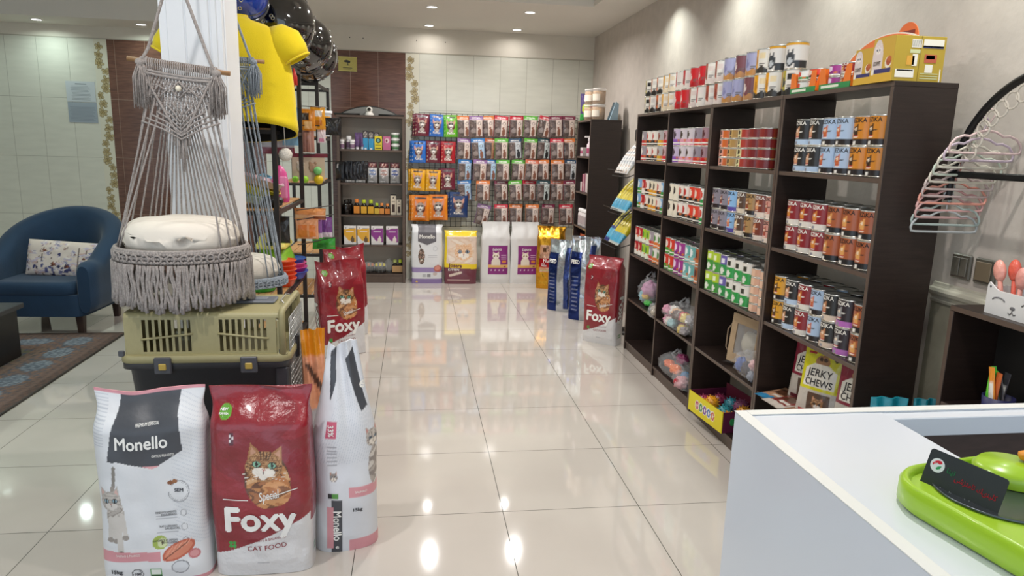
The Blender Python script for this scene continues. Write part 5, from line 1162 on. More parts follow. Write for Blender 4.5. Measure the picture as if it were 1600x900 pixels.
# door frame and wire door at the right end
mb = MB(); xr = w2*.90; fr_out = [(-d2*.93, zw-.004)]+[(a*1.03, b+.006) for a, b in prof]+[(d2*.93, zw-.004)]
mb.tube([(xr+.012, a, b) for a, b in fr_out], .013, 8); mb.box(xr-.01, xr+.03, -d2*.95, d2*.95, zw-.02, zw+.004, bev=.004); mb.build('door_frame', KH, t)
for a_, b_ in ((-d2*.92, -d2*.80), (d2*.80, d2*.92)):
    mb = MB(); mb.box(xr-.01, xr+.012, a_, b_, zw, zt_-.03, bev=.003); mb.build('door_jamb', KH, t)
GW = mat('grey_wire', '#b8b8b6', .35, metal=.8)
mb = MB()
for k in range(12): y = -d2*.78+d2*1.56*k/11; mb.tube([(xr+.034, y, .04), (xr+.034, y, zt_-.03)], .0022, 6)
for k in range(15): z = .04+(zt_-.07)*k/14; mb.tube([(xr+.034, -d2*.78, z), (xr+.034, d2*.78, z)], .0022, 6)
mb.build('wire_door', GW, t)
for a_, b_ in ((-d2*.95, -d2*.80), (d2*.80, d2*.95)):
    mb = MB(); mb.box(xr-.02, xr+.03, a_, b_, .02, h-.03, bev=.006); mb.build('door_post', DG, t)
mb = MB(); mb.box(xr+.03, xr+.05, -.03, .0, .20, .30, bev=.006); mb.tube([(xr+.045, -.015, .21), (xr+.045, -.015, .29)], .004, 6); mb.build('door_latch', DG, t)
for x in (-.155, .165):
    mb = MB(); mb.box(x-.032, x+.032, -d2*1.03-.010, -d2*1.02, h-.045, h+.022, bev=.004); c = mb.build('clip', mat('grey_plastic', '#4c4d52', .4), t)
    mb = MB(); mb.box(x-.014, x+.014, -d2*1.03-.014, -d2*1.03-.008, h-.028, h-.002, bev=.003); mb.build('button', flat('#bfa24c'), c)
for x in (-w2*1.0, w2*.93): mb = MB(); mb.box(x-.012, x+.012, -d2*.96, -d2*.90, h+.02, h+.045, bev=.004); mb.build('hinge_lug', mat('grey_plastic', '#4c4d52', .4), t)
# grey tablet-like handle plate on the roof
mb = MB(); mb.box(.06, .235, -.03, .07, zt_, zt_+.012, bev=.005); c = mb.build('roof_handle', mat('slate_plastic', '#6c7078', .4), t)
mb = MB(); mb.box(.10, .20, 0, .045, zt_+.011, zt_+.016, bev=.003); mb.build('grip', mat('slate_plastic_light', '#7c8088', .4), c)
mb = MB(); mb.tube([(xr+.0, -.05, zt_+.006), (xr-.02, -.02, zt_+.014), (xr-.02, .1, zt_+.014), (xr, .13, zt_+.006)], .003, 6); mb.build('door_rod', GW, t)

# ---------------------------------------------------------------- black racks along the aisle
POST = mat('black_square_tube', '#2a2523', .45, metal=.2); SLAT = mat('pine_slat', '#c08f5c', .6, noise_amt=.2, noise_scale=14, stretch=(8, 1, 8))
def rack(label, y0, y1, shelves, top, rods=()):
    t = thing('storage_rack', label, 'rack', (-.9, (y0+y1)/2, 0), group='black racks along the aisle'); X0, X1 = -1.06+.9, -.75+.9; a, b = -(y1-y0)/2, (y1-y0)/2; s = .013
    for x in (X0, X1):
        for y in (a, b): mb = MB(); mb.box(x-s, x+s, y-s, y+s, 0, top, bev=.002); mb.build('post', POST, t)
    for z in list(shelves)+[top-.013]:
        mb = MB()
        for x in (X0, X1): mb.box(x-s*.8, x+s*.8, a, b, z-.022, z-.001)
        for y in (a, b): mb.box(X0, X1, y-s*.8, y+s*.8, z-.022, z-.001)
        mb.build('shelf_frame', POST, t)
        if z < top-.1:
            for k in range(4): xx = X0+.012+(X1-X0-.024)*(k+.5)/4; mb = MB(); mb.box(xx-.032, xx+.032, a+.014, b-.014, z-.001, z+.009, bev=.002); mb.build('slat', SLAT, t)
    for p in rods: mb = MB(); mb.tube([Vector(q)-Vector((-.9, (y0+y1)/2, 0)) for q in p], .0035, 6); mb.build('hanging_rod', POST, t)
    return t
rack('black metal rack with wooden slat shelves just behind the yellow shirt', 3.99, 4.89, (.30, .64, 1.148, 1.585), 1.985,
     rods=[[(-.75, 4.89, z), (-.72, 4.97, z+.004), (-.60, 5.14, z+.006)] for z in (1.755, 1.63, 1.44)]+[[(-.75, 4.64, z), (-.70, 4.70, z+.003), (-.56, 5.0, z+.004)] for z in (1.095, 1.032, .872)]+[[(-.75, 3.99, 1.09), (-.80, 4.36, 1.09)], [(-.75, 4.89, 1.74), (-.80, 4.74, 1.742)], [(-.75, 4.89, 1.59), (-1.0, 4.915, 1.60)]])
rack('farther black metal rack near the brown tiles, under the last glossy capsule', 5.76, 6.46, (.30, .64, 1.205, 1.56), 1.985,
     rods=[[(-.75, 5.76, 1.71), (-.58, 5.75, 1.712)]])

# ---------------------------------------------------------------- yellow shirt over the rack end
YEL = mat('yellow_fleece', '#f2d40a', .85, noise_amt=.05, noise_scale=12, bump=.25, bump_scale=260, sheen=.25)
t = thing('hooded_shirt', 'bright yellow sweatshirt hanging over the end of the black rack beside the pillar', 'shirt', (-.95, 4.03, 1.60))
mb = MB(); secs = []; NS = 56
for z, hw_, hd in ((-.03, .318, .125), (.0, .322, .128), (.03, .318, .126), (.045, .314, .124), (.15, .308, .125), (.28, .298, .128), (.38, .285, .125), (.45, .262, .115), (.495, .225, .095), (.525, .17, .075), (.545, .10, .06), (.56, .085, .055)):
    s = []
    for k in range(NS):
        a = 2*pi*k/NS; fold = 1+.03*noise.noise(Vector((cos(a)*3, sin(a)*3, z*5)))+.02*sin(a*5+z*9)*(1 if z < .4 else .4)
        s.append((hw_*cos(a)*fold, hd*sin(a)*fold, z+(-.055*sin(a) if z < .06 else 0)*(1-max(0, z)/.06)))
    secs.append(s)
n0 = len(secs); loft(mb, secs, cap0=False, cap1=True)
mb.add([(x*1.01, y*1.01, z) for x, y, z in secs[3]]+[(x*1.012, y*1.012, z-.004) for x, y, z in secs[3]], [], 0)
o = mb.build('body', YEL, t); sm = o.modifiers.new('thick', 'SOLIDIFY'); sm.thickness = .006; sm.offset = -1
mb = MB(); loft(mb, [[(x*.965, y*.95, z+.002) for x, y, z in s] for s in secs[:9]], cap0=False, cap1=True); mb.build('lining', mat('black_cloth', '#0e0d0d', .9), t)
for sd in (-1, 1):
    mb = MB(); path = [(sd*.20, .0, .43), (sd*.245, -.01, .435), (sd*.285, -.02, .415), (sd*.315, -.025, .385), (sd*.332, -.026, .355)]; rad = [.080, .095, .092, .078, .066]; secs2 = []
    for i, p in enumerate(path):
        q0, q1 = Vector(path[max(0, i-1)]), Vector(path[min(len(path)-1, i+1)]); tt = (q1-q0).normalized(); a_ = tt.cross(Vector((0, 1, 0))).normalized(); b_ = tt.cross(a_)
        secs2.append([tuple(Vector(p)+(a_*cos(u)*rad[i]*1.05+b_*sin(u)*rad[i]*.72)*(1+.07*noise.noise(Vector((cos(u)*2, sin(u)*2, i*1.3))))) for u in np.linspace(0, 2*pi, 33)[:-1]])
    loft(mb, secs2, cap0=True, cap1=False); o = mb.build('sleeve', YEL, t); sm = o.modifiers.new('thick', 'SOLIDIFY'); sm.thickness = .008; sm.offset = -1
    mb = MB(); mb.tube([Vector(p)*1 for p in secs2[-1]], .006, 6, closed=True); mb.build('cuff', YEL, o)

# ---------------------------------------------------------------- glossy capsule domes on the racks
GB = mat('smoked_shell', '#0c0c0e', .06, coat=1, spec=.8); GBL = mat('blue_shell', '#1a3fa8', .08, coat=1); SIL = mat('vent_silver', '#d8d8d4', .2, metal=1)
def capsule(label, c, sx, sy, sz, rx_, ry_, rz_, m, rings, grp):
    t = thing('pet_capsule_shell', label, 'pet carrier shell', c, group=grp, rot=(rx_, ry_, rz_))
    prof = lambda u: (cos(u)**.75, sin(u)**.9)
    n = 48; nu = 16; vs = []
    def S(u, a):   # u 0 rim .. pi/2 apex; apex along +z
        r, zz = (cos(u))**.7 if u < pi/2-1e-4 else 0, sin(u)**.95 if u > 0 else 0
        q = 1+.0*a; return Vector((sx*r*cos(a), sy*r*sin(a), sz*zz))
    for j in range(nu+1):
        for k in range(n): vs.append(S(pi/2*j/nu, 2*pi*k/n))
    mb = MB(); mb.add(vs, [(j*n+k, j*n+(k+1) % n, (j+1)*n+(k+1) % n, (j+1)*n+k) for j in range(nu) for k in range(n)], 0, True); o = mb.build('shell', m, t); s_ = o.modifiers.new('thick', 'SOLIDIFY'); s_.thickness = .004
    mb = MB(); rim = [(sx*1.015*cos(2*pi*k/n), sy*1.015*sin(2*pi*k/n), -.004) for k in range(n)]; mb.tube(rim, .008, 8, closed=True)
    rim2 = [tuple(S(.22, 2*pi*k/n)*1.004) for k in range(n)]; mb.tube(rim2, .0035, 6, closed=True); mb.build('rim', mat('rim_dark', '#3a3c40', .15, coat=1), t)
    for (u, a) in rings:
        p = S(u, a); e = (S(u+.02, a)-S(u-.02, a)).normalized(); f = (S(u, a+.02)-S(u, a-.02)).normalized(); nn_ = f.cross(e)
        if nn_.dot(p) < 0: nn_ = -nn_
        mb = MB(); mb.tube([p+nn_*.005+(e*cos(q)+f*sin(q))*.0085 for q in np.linspace(0, 2*pi, 15)[:-1]], .0026, 6, closed=True); mb.build('vent_ring', SIL, t)
    return t
RG = [(.45+.35*(k % 2), -2.3+.33*k) for k in range(14)]
RG2 = [(u, a) for u in (.5, .8) for a in (-2.6, -2.2, -1.8, -1.4, -1.0, -.6)]
capsule('largest glossy black capsule shell with silver vent rings, behind the yellow shirt', (-.81, 4.57, 2.20), .205, .20, .215, radians(20), radians(62), radians(-25), GB, RG+RG2, 'glossy black capsule shells on the racks')
capsule('middle glossy black capsule shell with silver vent rings on the rack top', (-.77, 5.12, 2.16), .185, .19, .225, radians(20), radians(78), radians(-25), GB, RG+RG2, 'glossy black capsule shells on the racks')
capsule('farthest glossy black capsule shell overhanging the rack toward brown tiles', (-.82, 5.78, 2.175), .20, .20, .24, radians(20), radians(90), radians(-25), GB, RG+RG2, 'glossy black capsule shells on the racks')
capsule('glossy blue capsule shell with silver vent rings above the yellow shirt', (-.95, 4.22, 2.285), .15, .15, .16, radians(35), radians(50), radians(-25), GBL, RG2, None)

# ---------------------------------------------------------------- goods on and around the racks
def tray(label, c, col, sz, rot, z_=0):
    t = thing('litter_tray', label, 'pet tray', c, rot=rot, group='plastic trays leaning on the rack shelf'); w, d, h_ = sz
    mb = MB(); loft(mb, [[(x, y, z) for x, y in rrect(w*s, d*s, .03)] for z, s in ((0, .85), (h_, 1.0), (h_+.003, 1.04), (h_-.002, 1.045), (h_-.003, .98), (.004, .83))], cap0=True, cap1=True); mb.build('tray_body', mat('tray_'+col[1:], col, .35), t); return t
tray('pale mint plastic tray, lowest of three leaning on the rack shelf', (-.92, 4.24, 1.180), '#b9cdb4', (.12, .17, .040), (0, .24, .2))
tray('bright yellow plastic tray, middle of three leaning on the rack shelf', (-.91, 4.26, 1.226), '#e8d23c', (.12, .17, .040), (0, .26, .2))
tray('pale pink plastic tray, topmost of three leaning on the rack shelf', (-.90, 4.32, 1.272), '#d8bcc4', (.12, .17, .038), (0, .28, .2))
def blob(name, label, cat, c, r, sc, col, mt=None, amp=.12, fr=4, group=None, rot=None):
    mb = MB(); mb.ball((0, 0, 0), r, 0, 28, 16, sc=sc, fn=lambda d: 1+amp*noise.noise(d*fr+Vector(c))); o = mb.build(name, mt or mat('stuff_'+col[1:], col, .45, bump=.3, bump_scale=40)); o.location = c
    if rot: o.rotation_euler = rot
    return tag(o, label, cat, group)
blob('black_pouch', 'soft black pouch lying under the trays on the rack shelf', 'bag', (-.80, 4.12, 1.192), .06, (1.05, 1.1, .55), '#151414', amp=.2)
# pink cat house on the shelf
t = thing('pink_scoop', 'bright pink hooded plastic scoop standing on the rack shelf behind the trays', 'scoop', (-.82, 4.50, 1.158))
mb = MB(); secs = []
for z, w, d in ((0, .05, .04), (.02, .055, .045), (.12, .05, .045), (.18, .04, .04), (.215, .02, .025), (.222, .004, .005)): secs.append([(w*cos(a), d*sin(a), z) for a in np.linspace(0, 2*pi, 25)[:-1]])
loft(mb, secs); mb.build('hood', mat('pink_plastic', '#e0559a', .35), t); mb = MB(); mb.box(.0, .05, -.05, -.03, .02, .16, bev=.01); mb.build('scoop_face', flat('#e88ab8'), t)
def bagprint(base, *marks):
    def f(A, W, H):
        A.rect(-W, W, 0, H, base)
        for m_ in marks: A.rect(W*m_[0], W*m_[1], H*m_[2], H*m_[3], m_[4]) if len(m_) == 5 else A.ell(W*m_[0], H*m_[1], W*m_[2], H*m_[3], m_[4], 0)
    return f
def hangbag(name, label, cat, c, W, H, T, art, rz=0, ry=0, seed=200, group=None, rx=0, texts=()):
    me = pouch(art, W, H, T, seed=seed, texts=texts, inks=TXW); o = bpy.data.objects.new(name, me); COL.objects.link(o); o.location = c; o.rotation_euler = (rx, ry, rz); return tag(o, label, cat, group)
# items seen between the posts (top shelf level)
hangbag('blue_pack', 'pale blue hanging pack behind the rack post, left of the orange packs', 'toy pack', (-.80, 4.80, 1.50), .10, .24, .03, bagprint('#78a8c4', (-.4, .4, .6, .9, '#a8c8dc'), (0, .3, .2, .15, '#c8d4d8')), seed=201)
hangbag('orange_pack', 'orange and white bone treat pack hanging on the rack, left one', 'treat pack', (-.71, 4.95, 1.60), .10, .14, .03, bagprint('#e08c24', (-.4, .1, .5, .8, '#3a2a20'), (-.2, .3, .1, .4, '#f0c080')), seed=202)
hangbag('orange_pack', 'orange treat pack beside a black one hanging on the rack', 'treat pack', (-.66, 5.08, 1.61), .10, .15, .03, bagprint('#e8a020', (-.3, .3, .2, .4, '#c87818'), (-.2, .3, .6, .85, '#e8e4dc')), seed=203)
hangbag('stick_bundle', 'bundle of brown pink chew sticks in clear pack hanging on the rack', 'treat pack', (-.715, 4.98, 1.455), .085, .20, .04, bagprint('#b07c6c', (-.35, -.25, 0, 1, '#8a5a4c'), (-.1, 0, 0, 1, '#8a5a4c'), (.15, .25, 0, 1, '#c89a88')), seed=204)
hangbag('white_pack', 'small white and pink pack hanging beside the chew sticks', 'treat pack', (-.64, 5.10, 1.52), .055, .10, .02, bagprint('#e6d8dc', (-.3, .3, .1, .3, '#d88aa8')), seed=205)
hangbag('black_red_pack', 'black and red pack hanging near the bookcase, at the rack top shelf', 'treat pack', (-.63, 5.75, 1.58), .12, .13, .03, bagprint('#1c1a1a', (0, .62, .38, .22, '#d83a20'), (.05, .55, .2, .15, '#e8a030')), seed=206)
hangbag('maroon_pack', 'maroon and white pack lying on the rack top shelf under the shirt hem', 'treat pack', (-.90, 4.9, 1.44), .22, .16, .03, bagprint('#7a2434', (-.5, .5, .3, .6, '#b8b4b8')), seed=207)
t = thing('bucket', 'white bucket with yellow front standing on the rack shelf, by the shirt', 'bucket', (-.80, 6.1, 1.572)); mb = MB(); mb.lathe([(.10, 0), (.115, .15), (.118, .19)], 28); mb.build('pail', flat('#c8ccd0'), t); mb = MB(); mb.lathe([(.125, .185), (.126, .205), (.001, .21)], 28); mb.build('lid', flat('#e2e4e6'), t)
mb = MB(); a = np.linspace(-pi*.75, -pi*.1, 9); vs = [(r_*cos(q), r_*sin(q), z) for r_, z in ((.109, .04), (.1195, .16)) for q in a]; mb.add(vs, [(i, i+1, i+10, i+9) for i in range(8)]); mb.build('label', flat('#e8a020'), t)
# red ribbons hanging from the rack top
for i, (x, y) in enumerate(((-.75, 4.62), (-.79, 4.35))):
    mb = MB(); mb.tube([(0, 0, 0), (.004, 0, -.05), (-.006, 0, -.11)], [.004, .010, .012], 8); mb.tube([(0, 0, 0), (.012, 0, -.05), (.012, 0, -.10)], [.004, .008, .010], 8); o = mb.build('red_ribbon', flat('#d83a30')); o.location = (x+.016, y-.016, 1.965); tag(o, f"short red ribbon tied to the rack top rail, {['right', 'left'][i]} one", 'ribbon')
# hanging toy cards and balls
t = thing('toy_card', 'cream toy card with cat faces and green and yellow balls hanging on the rack', 'cat toy', (-.725, 5.03, 1.262))
mb = MB(); mb.box(-.11, .11, 0, .003, 0, .16, bev=.001); mb.build('card', flat('#d6bfa6'), t); mb = MB(); mb.box(-.13, .13, -.002, .002, .16, .185); mb.build('header', flat('#7a2434'), t)
for x, z, r, c_ in ((-.085, -.0, .022, '#8fd032'), (-.02, 0, .024, '#a4dc3c'), (.07, .0, .032, '#e0c01c'), (.065, .06, .028, '#7cc878')):
    mb = MB(); mb.ball((x, -.025, z+.01), r, 0, 18, 12, fn=lambda d: 1+.12*max(0, sin(d.x*14)*sin(d.y*14)*sin(d.z*14))); mb.build('toy_ball', mat('ball_'+c_[1:], c_, .5), t)
for x in (-.05, .03):
    mb = MB(); mb.ball((x, -.006, .09), .026, 0, 14, 10, sc=(1, .3, 1.2)); mb.ball((x-.018, -.006, .12), .009, 0, 8, 6, sc=(1, .3, 1.4)); mb.ball((x+.018, -.006, .12), .009, 0, 8, 6, sc=(1, .3, 1.4)); mb.build('plush_face', flat('#e8dccb' if x < 0 else '#b89478'), t)
mb = MB(); mb.tube([(0, 0, 0), (.02, 0, -.05), (.0, .0, -.10), (-.01, 0, -.12)], [.006, .018, .012, .003], 10); mb.tube([(0, 0, -.1), (.04, 0, -.03), (.06, 0, .0)], .004, 6); o = mb.build('fish_toy', flat('#d890b0')); o.location = (-.685, 5.05, 1.43); tag(o, 'pink feather fishing toy hanging below the chew sticks', 'cat toy')
for i in range(7): hangbag('black_blister', f"black glossy blister pack, {ORD[i]} from left, hanging on a rod by the bookcase", 'toy pack', (-.62+.030*i, 6.06+.028*i, 1.215+.006*(i%3)), .085, .15, .022, bagprint('#1a1c22', (0, .5, .25, .2, '#4a5a78'), (.1, .35, .15, .08, '#c86a3c'), (-.3, -.1, .7, .9, '#d8d8dc')), rz=-.55+.12*i, seed=220+i, group='black blister packs on a rod')
mb = MB(); mb.tube([(-.74, 5.98, 1.372), (-.4, 6.24, 1.372)], .004, 6); o = mb.build('rod', WIRE); tag(o, 'thin black rod carrying the glossy blister packs', 'rod')
blob('blue_pack_stack', 'pale blue wrapped packs on the rack shelf behind the posts', 'toy pack', (-.97, 4.70, 1.24), .09, (1, 1.1, .85), '#5c94b4', amp=.15)
# packs hanging under the middle shelf
t_ = [('dark patterned pack hanging inside the rack beside the front post', (-.80, 4.30, .93), .13, .16, bagprint('#2a2622', (0, .3, .35, .25, '#24366c'), (.1, .6, .2, .12, '#6c4030')), 'treat pack'),
      ('orange and white wet food pack hanging on the rack, lower one', (-.70, 4.72, .90), .15, .13, bagprint('#e8a478', (-.4, .0, .1, .7, '#e08040'), (.1, .4, .1, .7, '#e8863c'), (.25, .4, .08, .1, '#f0e4d8')), 'treat pack'),
      ('clear topped orange pack hanging on the rack above the purple ones', (-.69, 4.80, 1.02), .21, .075, bagprint('#e69a5c', (-.5, .5, .1, .4, '#f0c49c'), (.1, .5, .1, .3, '#8a4a28')), 'treat pack'),
      ('left of two purple and white packs hanging side by side on the rack', (-.66, 4.88, .885), .075, .14, bagprint('#8a5aa0', (-.5, .5, 0, .25, '#e0d4e0'), (0, .85, .2, .06, '#e8dce8')), 'treat pack'),
      ('right of two purple and white packs hanging side by side on the rack', (-.60, 4.93, .885), .075, .14, bagprint('#7d4c94', (-.5, .5, 0, .25, '#e0d4e0'), (0, .85, .2, .06, '#e8dce8')), 'treat pack'),
      ('green topped pack hanging just above the leaning red sacks', (-.63, 5.0, .79), .16, .085, bagprint('#3cae3c', (-.3, .1, .1, .5, '#2c8a30'), (.3, .5, .3, .3, '#b08a50')), 'treat pack')]
for i, (lb, c, W, H, ar, cat) in enumerate(t_): hangbag('treat_pack', lb, cat, c, W, H, .035, ar, rz=-.1, seed=240+i)
KR = mat('kraft', '#b39878', .8, noise_amt=.1)
blob('clear_pack', 'crumpled clear pack on the lower rack shelf behind the coloured bowls', 'plastic bag', (-.90, 4.78, .745), .09, (.8, .8, .7), '#a8a098', CLEAR, amp=.3)
# bowls and tubs on the lower shelf
def bowl(label, c, r, h_, col, group='nested coloured pet bowls', rot=None, ribs=0, inv=False):
    t = thing('pet_bowl', label, 'pet bowl', c, group=group, rot=rot); mb = MB()
    pr = [(r*.98, 0), (r*.98, .004), (r*.74, h_*.95), (r*.72, h_), (r*.001, h_)] if inv else [(r*.7, 0), (r*.72, .003), (r, h_), (r*1.03, h_), (r*1.03, h_-.006), (r*.98, h_-.006)]
    mb.lathe(pr, 28); mb.build('bowl_body', mat('bowl_'+col[1:], col, .35), t); return t
for i, (c_, nm) in enumerate((('#3a4cb0', 'blue'), ('#c83a90', 'magenta'), ('#e05c98', 'pink'), ('#2c60c0', 'royal blue'))): bowl(f"{nm} pet bowl, {ORD[i]} from the bottom of the mixed stack by the rack post", (-.79, 4.66, .652+i*.028), .095-.004*i, .05, c_)
for i in range(5): bowl(f"orange scalloped pet bowl, {ORD[i]} from the bottom of the orange stack", (-.80, 4.40, .652+i*.028), .075, .05, '#e8562a', group='nested orange pet bowls')
for i in range(3): bowl(f"green pet bowl, {ORD[i]} from the bottom of the green stack beside the cushion", (-.90, 4.26, .652+i*.035), .10, .06, '#4cc850', group='nested green pet bowls')
def litterhood(label, c, w, d, h_, col): 
    t = thing('litter_box', label, 'litter box', c); mb = MB(); loft(mb, [[(x, y, z) for x, y in rrect(w*s, d*s, .04)] for z, s in ((0, 1), (.012, 1.03), (.018, 1), (h_*.6, .86), (h_*.95, .78), (h_, .7))]); mb.build('shell', mat('hood_'+col[1:], col, .35), t)
    mb = MB(); mb.box(-w*.3, w*.3, -d*.97, -d*.8, h_*.15, h_*.55, bev=.01); mb.build('opening', flat('#3c4a2a'), t)
litterhood('lime green litter box under the yellow one on the lower rack shelf', (-.875, 4.56, .773), .095, .17, .10, '#8cc832'); litterhood('pale yellow litter box on top of the lime green one on the rack', (-.88, 4.55, .875), .09, .155, .075, '#e2d468')

# ---------------------------------------------------------------- armchair, pillow, rug, coffee table
VEL = mat('navy_velvet', '#0f304c', .8, sheen=.15, noise_amt=.12, noise_scale=6, bump=.1, bump_scale=120)
ac = thing('armchair', 'navy blue velvet tub armchair against the cream tiles', 'armchair', (-2.87, 6.05, 0), rz=-.06)
def upath(t, o=0):
    """plan of the tub back from front-left round the rear to front-right"""
    w, d, r = .37+o, .36, .37+o
    L1 = .42; arc = pi*r; tot = 2*L1+arc; s = t*tot
    if s < L1: return Vector((-w, -d+s, 0)), Vector((-1, 0, 0))
    if s > L1+arc: return Vector((w, -d+(tot-s), 0)), Vector((1, 0, 0))
    a = pi-(s-L1)/r; return Vector((r*cos(a), -d+L1+r*sin(a)*.92, 0)), Vector((cos(a), sin(a), 0))
secs = []
for i in range(61):
    t_ = i/60; p, nrm = upath(t_); q = sin(pi*t_); hh = .575+.36*max(0, (q-.25)/.75)**1.15 if q > .25 else .575-.0*q
    e = min(1, min(t_, 1-t_)/.03); th = .075*(.55+.45*e**.5); hh -= .03*(1-e); fl = .03*q
    s = []
    for a, z in ((th, .17), (th+.004, .30), (th+.008+fl*.5, hh-.10), (th+.004+fl, hh-.04), (th*.6+fl, hh-.008), (0+fl, hh), (-th*.6+fl, hh-.008), (-th+fl*.8, hh-.045), (-th, hh-.12), (-th, .30), (-th, .17)): s.append(tuple(p+nrm*a+Vector((0, 0, z))))
    secs.append(s)
mb = MB(); loft(mb, secs); o = mb.build('backrest', VEL, ac); sb = o.modifiers.new('sub', 'SUBSURF'); sb.levels = 1; sb.render_levels = 1
mb = MB(); loft(mb, [[(x, y-.02, z) for x, y in rrect(.36, .36, .10)] for z in (.15, .32)]); mb.build('seat_base', VEL, ac)
mb = MB(); loft(mb, [[(x, y-.045, z) for x, y in rrect(.305*s, .35*s, .08)] for z, s in ((.32, .97), (.335, 1), (.39, 1), (.41, .97), (.418, .9))]); mb.build('seat_cushion', VEL, ac)
LEGM = mat('dark_leg', '#3a2a22', .4)
for x in (-.3, .3):
    for y in (-.3, .28): mb = MB(); loft(mb, [[(x+a*s, y+b*s, z) for a, b in rrect(.03, .03, .004, 2)] for z, s in ((0, .7), (.16, 1))]); mb.build('leg', LEGM, ac)
# printed pillow
def pillow_art(A, W, H):
    A.rect(-W, W, -H, H, '#d8c8bd'); rr = random.Random(4)
    for k in range(60): A.fuzz(rr.uniform(-W/2, W/2), rr.uniform(-H/2, H/2), rr.uniform(.012, .035), rr.uniform(.008, .02), ('#d8c8bd', '#c4a49a', '#bdb0c0', '#e0d4ca', '#8c86a4'), 60, k)
    for k in range(22):
        x, z = rr.uniform(-W/2, W/2), (rr.uniform(-H/2, -H*.2) if k < 15 else rr.uniform(-H/2, H/2)); A.ell(x, z, rr.uniform(.01, .03), rr.uniform(.005, .014), rr.choice(['#3c3c66', '#50507c', '#2c2c50']), rr.uniform(0, 3))
    for k in range(7): x = rr.uniform(-W/2, W/2); A.line(x, -H/2, x+rr.uniform(-.06, .06), H/2*rr.uniform(.3, 1), .003, '#4a3028')
    for x, z, s in ((-.13, .05, .03), (.03, .075, .02), (-.05, -.06, .035), (.05, -.07, .028), (.17, .0, .02), (.1, .03, .018)):
        for k in range(5): a = pi*k/4+.2; A.poly([(x+s*cos(a), z+s*sin(a)), (x+s*.35*cos(a+.5), z+s*.35*sin(a+.5)), (x-s*.2*cos(a), z-s*.2*sin(a)), (x+s*.35*cos(a-.5), z+s*.35*sin(a-.5))], rr.choice(['#6a3420', '#8a4a2c', '#5a2c20']))
nx, nz = 70, 44; mb = MB(); W, H = .56, .285
for side in (-1, 1):
    vs = []
    for j in range(nz+1):
        for i in range(nx+1):
            u, v = -1+2*i/nx, -1+2*j/nz; b = .055*((1-u**4)*(1-v**4))**.5; vs.append((u*W/2*(1-.05*v*v*0-.04*(1-v*v)*0), side*b+.004*noise.noise(Vector((u*4, v*3, side))), v*H/2*(1-.06*(1-abs(u)**2)*0)))
    A = Art(np.array([p[0] for p in vs]), np.array([p[2] for p in vs]), '#ffffff'); pillow_art(A, W, H)
    mb.add(vs, [(j*(nx+1)+i, j*(nx+1)+i+1, (j+1)*(nx+1)+i+1, (j+1)*(nx+1)+i) for j in range(nz) for i in range(nx)], 0, True, A.C)
o = mb.build('pillow', printed('pillow_cloth', .85, bump=.15, bump_scale=200)); o.location = (-2.80, 6.02, .545); o.rotation_euler = (-.25, .06, -.04); tag(o, 'oblong cream pillow printed with brown maple leaves on the blue armchair', 'pillow')
# rug: pattern of faded borders and medallions
def rug_art(A, X, Y):
    A.rect(-9, 9, -9, 9, '#565a68'); A.fuzz(0, 0, 9, 9, ('#565a68', '#4a4e5c', '#6a6e7c', '#525664'), 23)
rx0, rx1, ry0, ry1 = -4.6, -2.262, 2.4, 5.70
nx, ny = 200, 280; X, Y = np.meshgrid(np.linspace(rx0, rx1, nx), np.linspace(ry0, ry1, ny)); A = Art(X.ravel(), Y.ravel(), '#565a68')
rng = np.random.RandomState(3); A.fuzz((rx0+rx1)/2, (ry0+ry1)/2, 9, 9, ('#4e5262', '#5a5e6e', '#6c707e', '#444858'), 20)
dx = rx1-A.X; dy = ry1-A.Z; dd = np.minimum(dx, dy)
def band(a, b, cols, k=70, s=0):
    m_ = (dd >= a) & (dd < b); q = np.sin(A.X[m_]*k+s)*np.cos(A.Z[m_]*k*1.1)+rng.uniform(-.5, .5, m_.sum()); idx = np.clip(((q+1.5)/3*len(cols)).astype(int), 0, len(cols)-1); A.C[m_] = np.array([lin(c) for c in cols])[idx]
band(0, .05, ('#5a4a44', '#6a5248')); band(.05, .12, ('#6c564e', '#7a6258', '#605250')); band(.12, .36, ('#6a5a54', '#8a6a5a', '#585c66', '#7c6258')); band(.36, .44, ('#6e5a50', '#806658', '#5a504e')); band(.44, .80, ('#5c5a50', '#6c6850', '#545662', '#6a5a54'), 50)
for k in range(14):
    for cx_, cy_ in ((rx1-.24, ry1-.24-k*.30), (rx1-.24-k*.30, ry1-.24)): A.fuzz(cx_, cy_, .085 if cx_ == rx1-.24 else .12, .12 if cx_ == rx1-.24 else .085, ('#7e858f', '#6a717c', '#949aa2', '#5c6470'), 110, k)
mb = MB(); mb.add([(a, b, .012) for a, b in zip(X.ravel(), Y.ravel())], [(j*nx+i, j*nx+i+1, (j+1)*nx+i+1, (j+1)*nx+i) for j in range(ny-1) for i in range(nx-1)], 0, False, A.C); mb.box(rx0, rx1, ry0, ry1, .001, .0118, 1)
mb.tube([(rx1, ry0, .008), (rx1, ry1, .008), (rx0, ry1, .008)], .007, 6, 2)
o = mb.build('rug', [printed('rug_pile', .95, bump=.8, bump_scale=260), flat('#3c3430'), flat('#37322e')]); tag(o, 'large faded patterned rug with brown border on the left floor', 'rug')
t = thing('coffee_table', 'low black coffee table with a lower shelf at the left edge', 'table', (-3.2, 4.72, .0125)); BK = mat('black_wood', '#1c1b1c', .35, noise_amt=.15, noise_scale=12)
mb = MB(); mb.box(-.55, .53, -.40, .40, .34, .375, bev=.004); mb.build('tabletop', mat('charcoal_top', '#3c3d40', .35), t); mb = MB(); mb.box(-.50, .47, -.36, .36, .16, .18, bev=.003); mb.build('lower_shelf', BK, t)
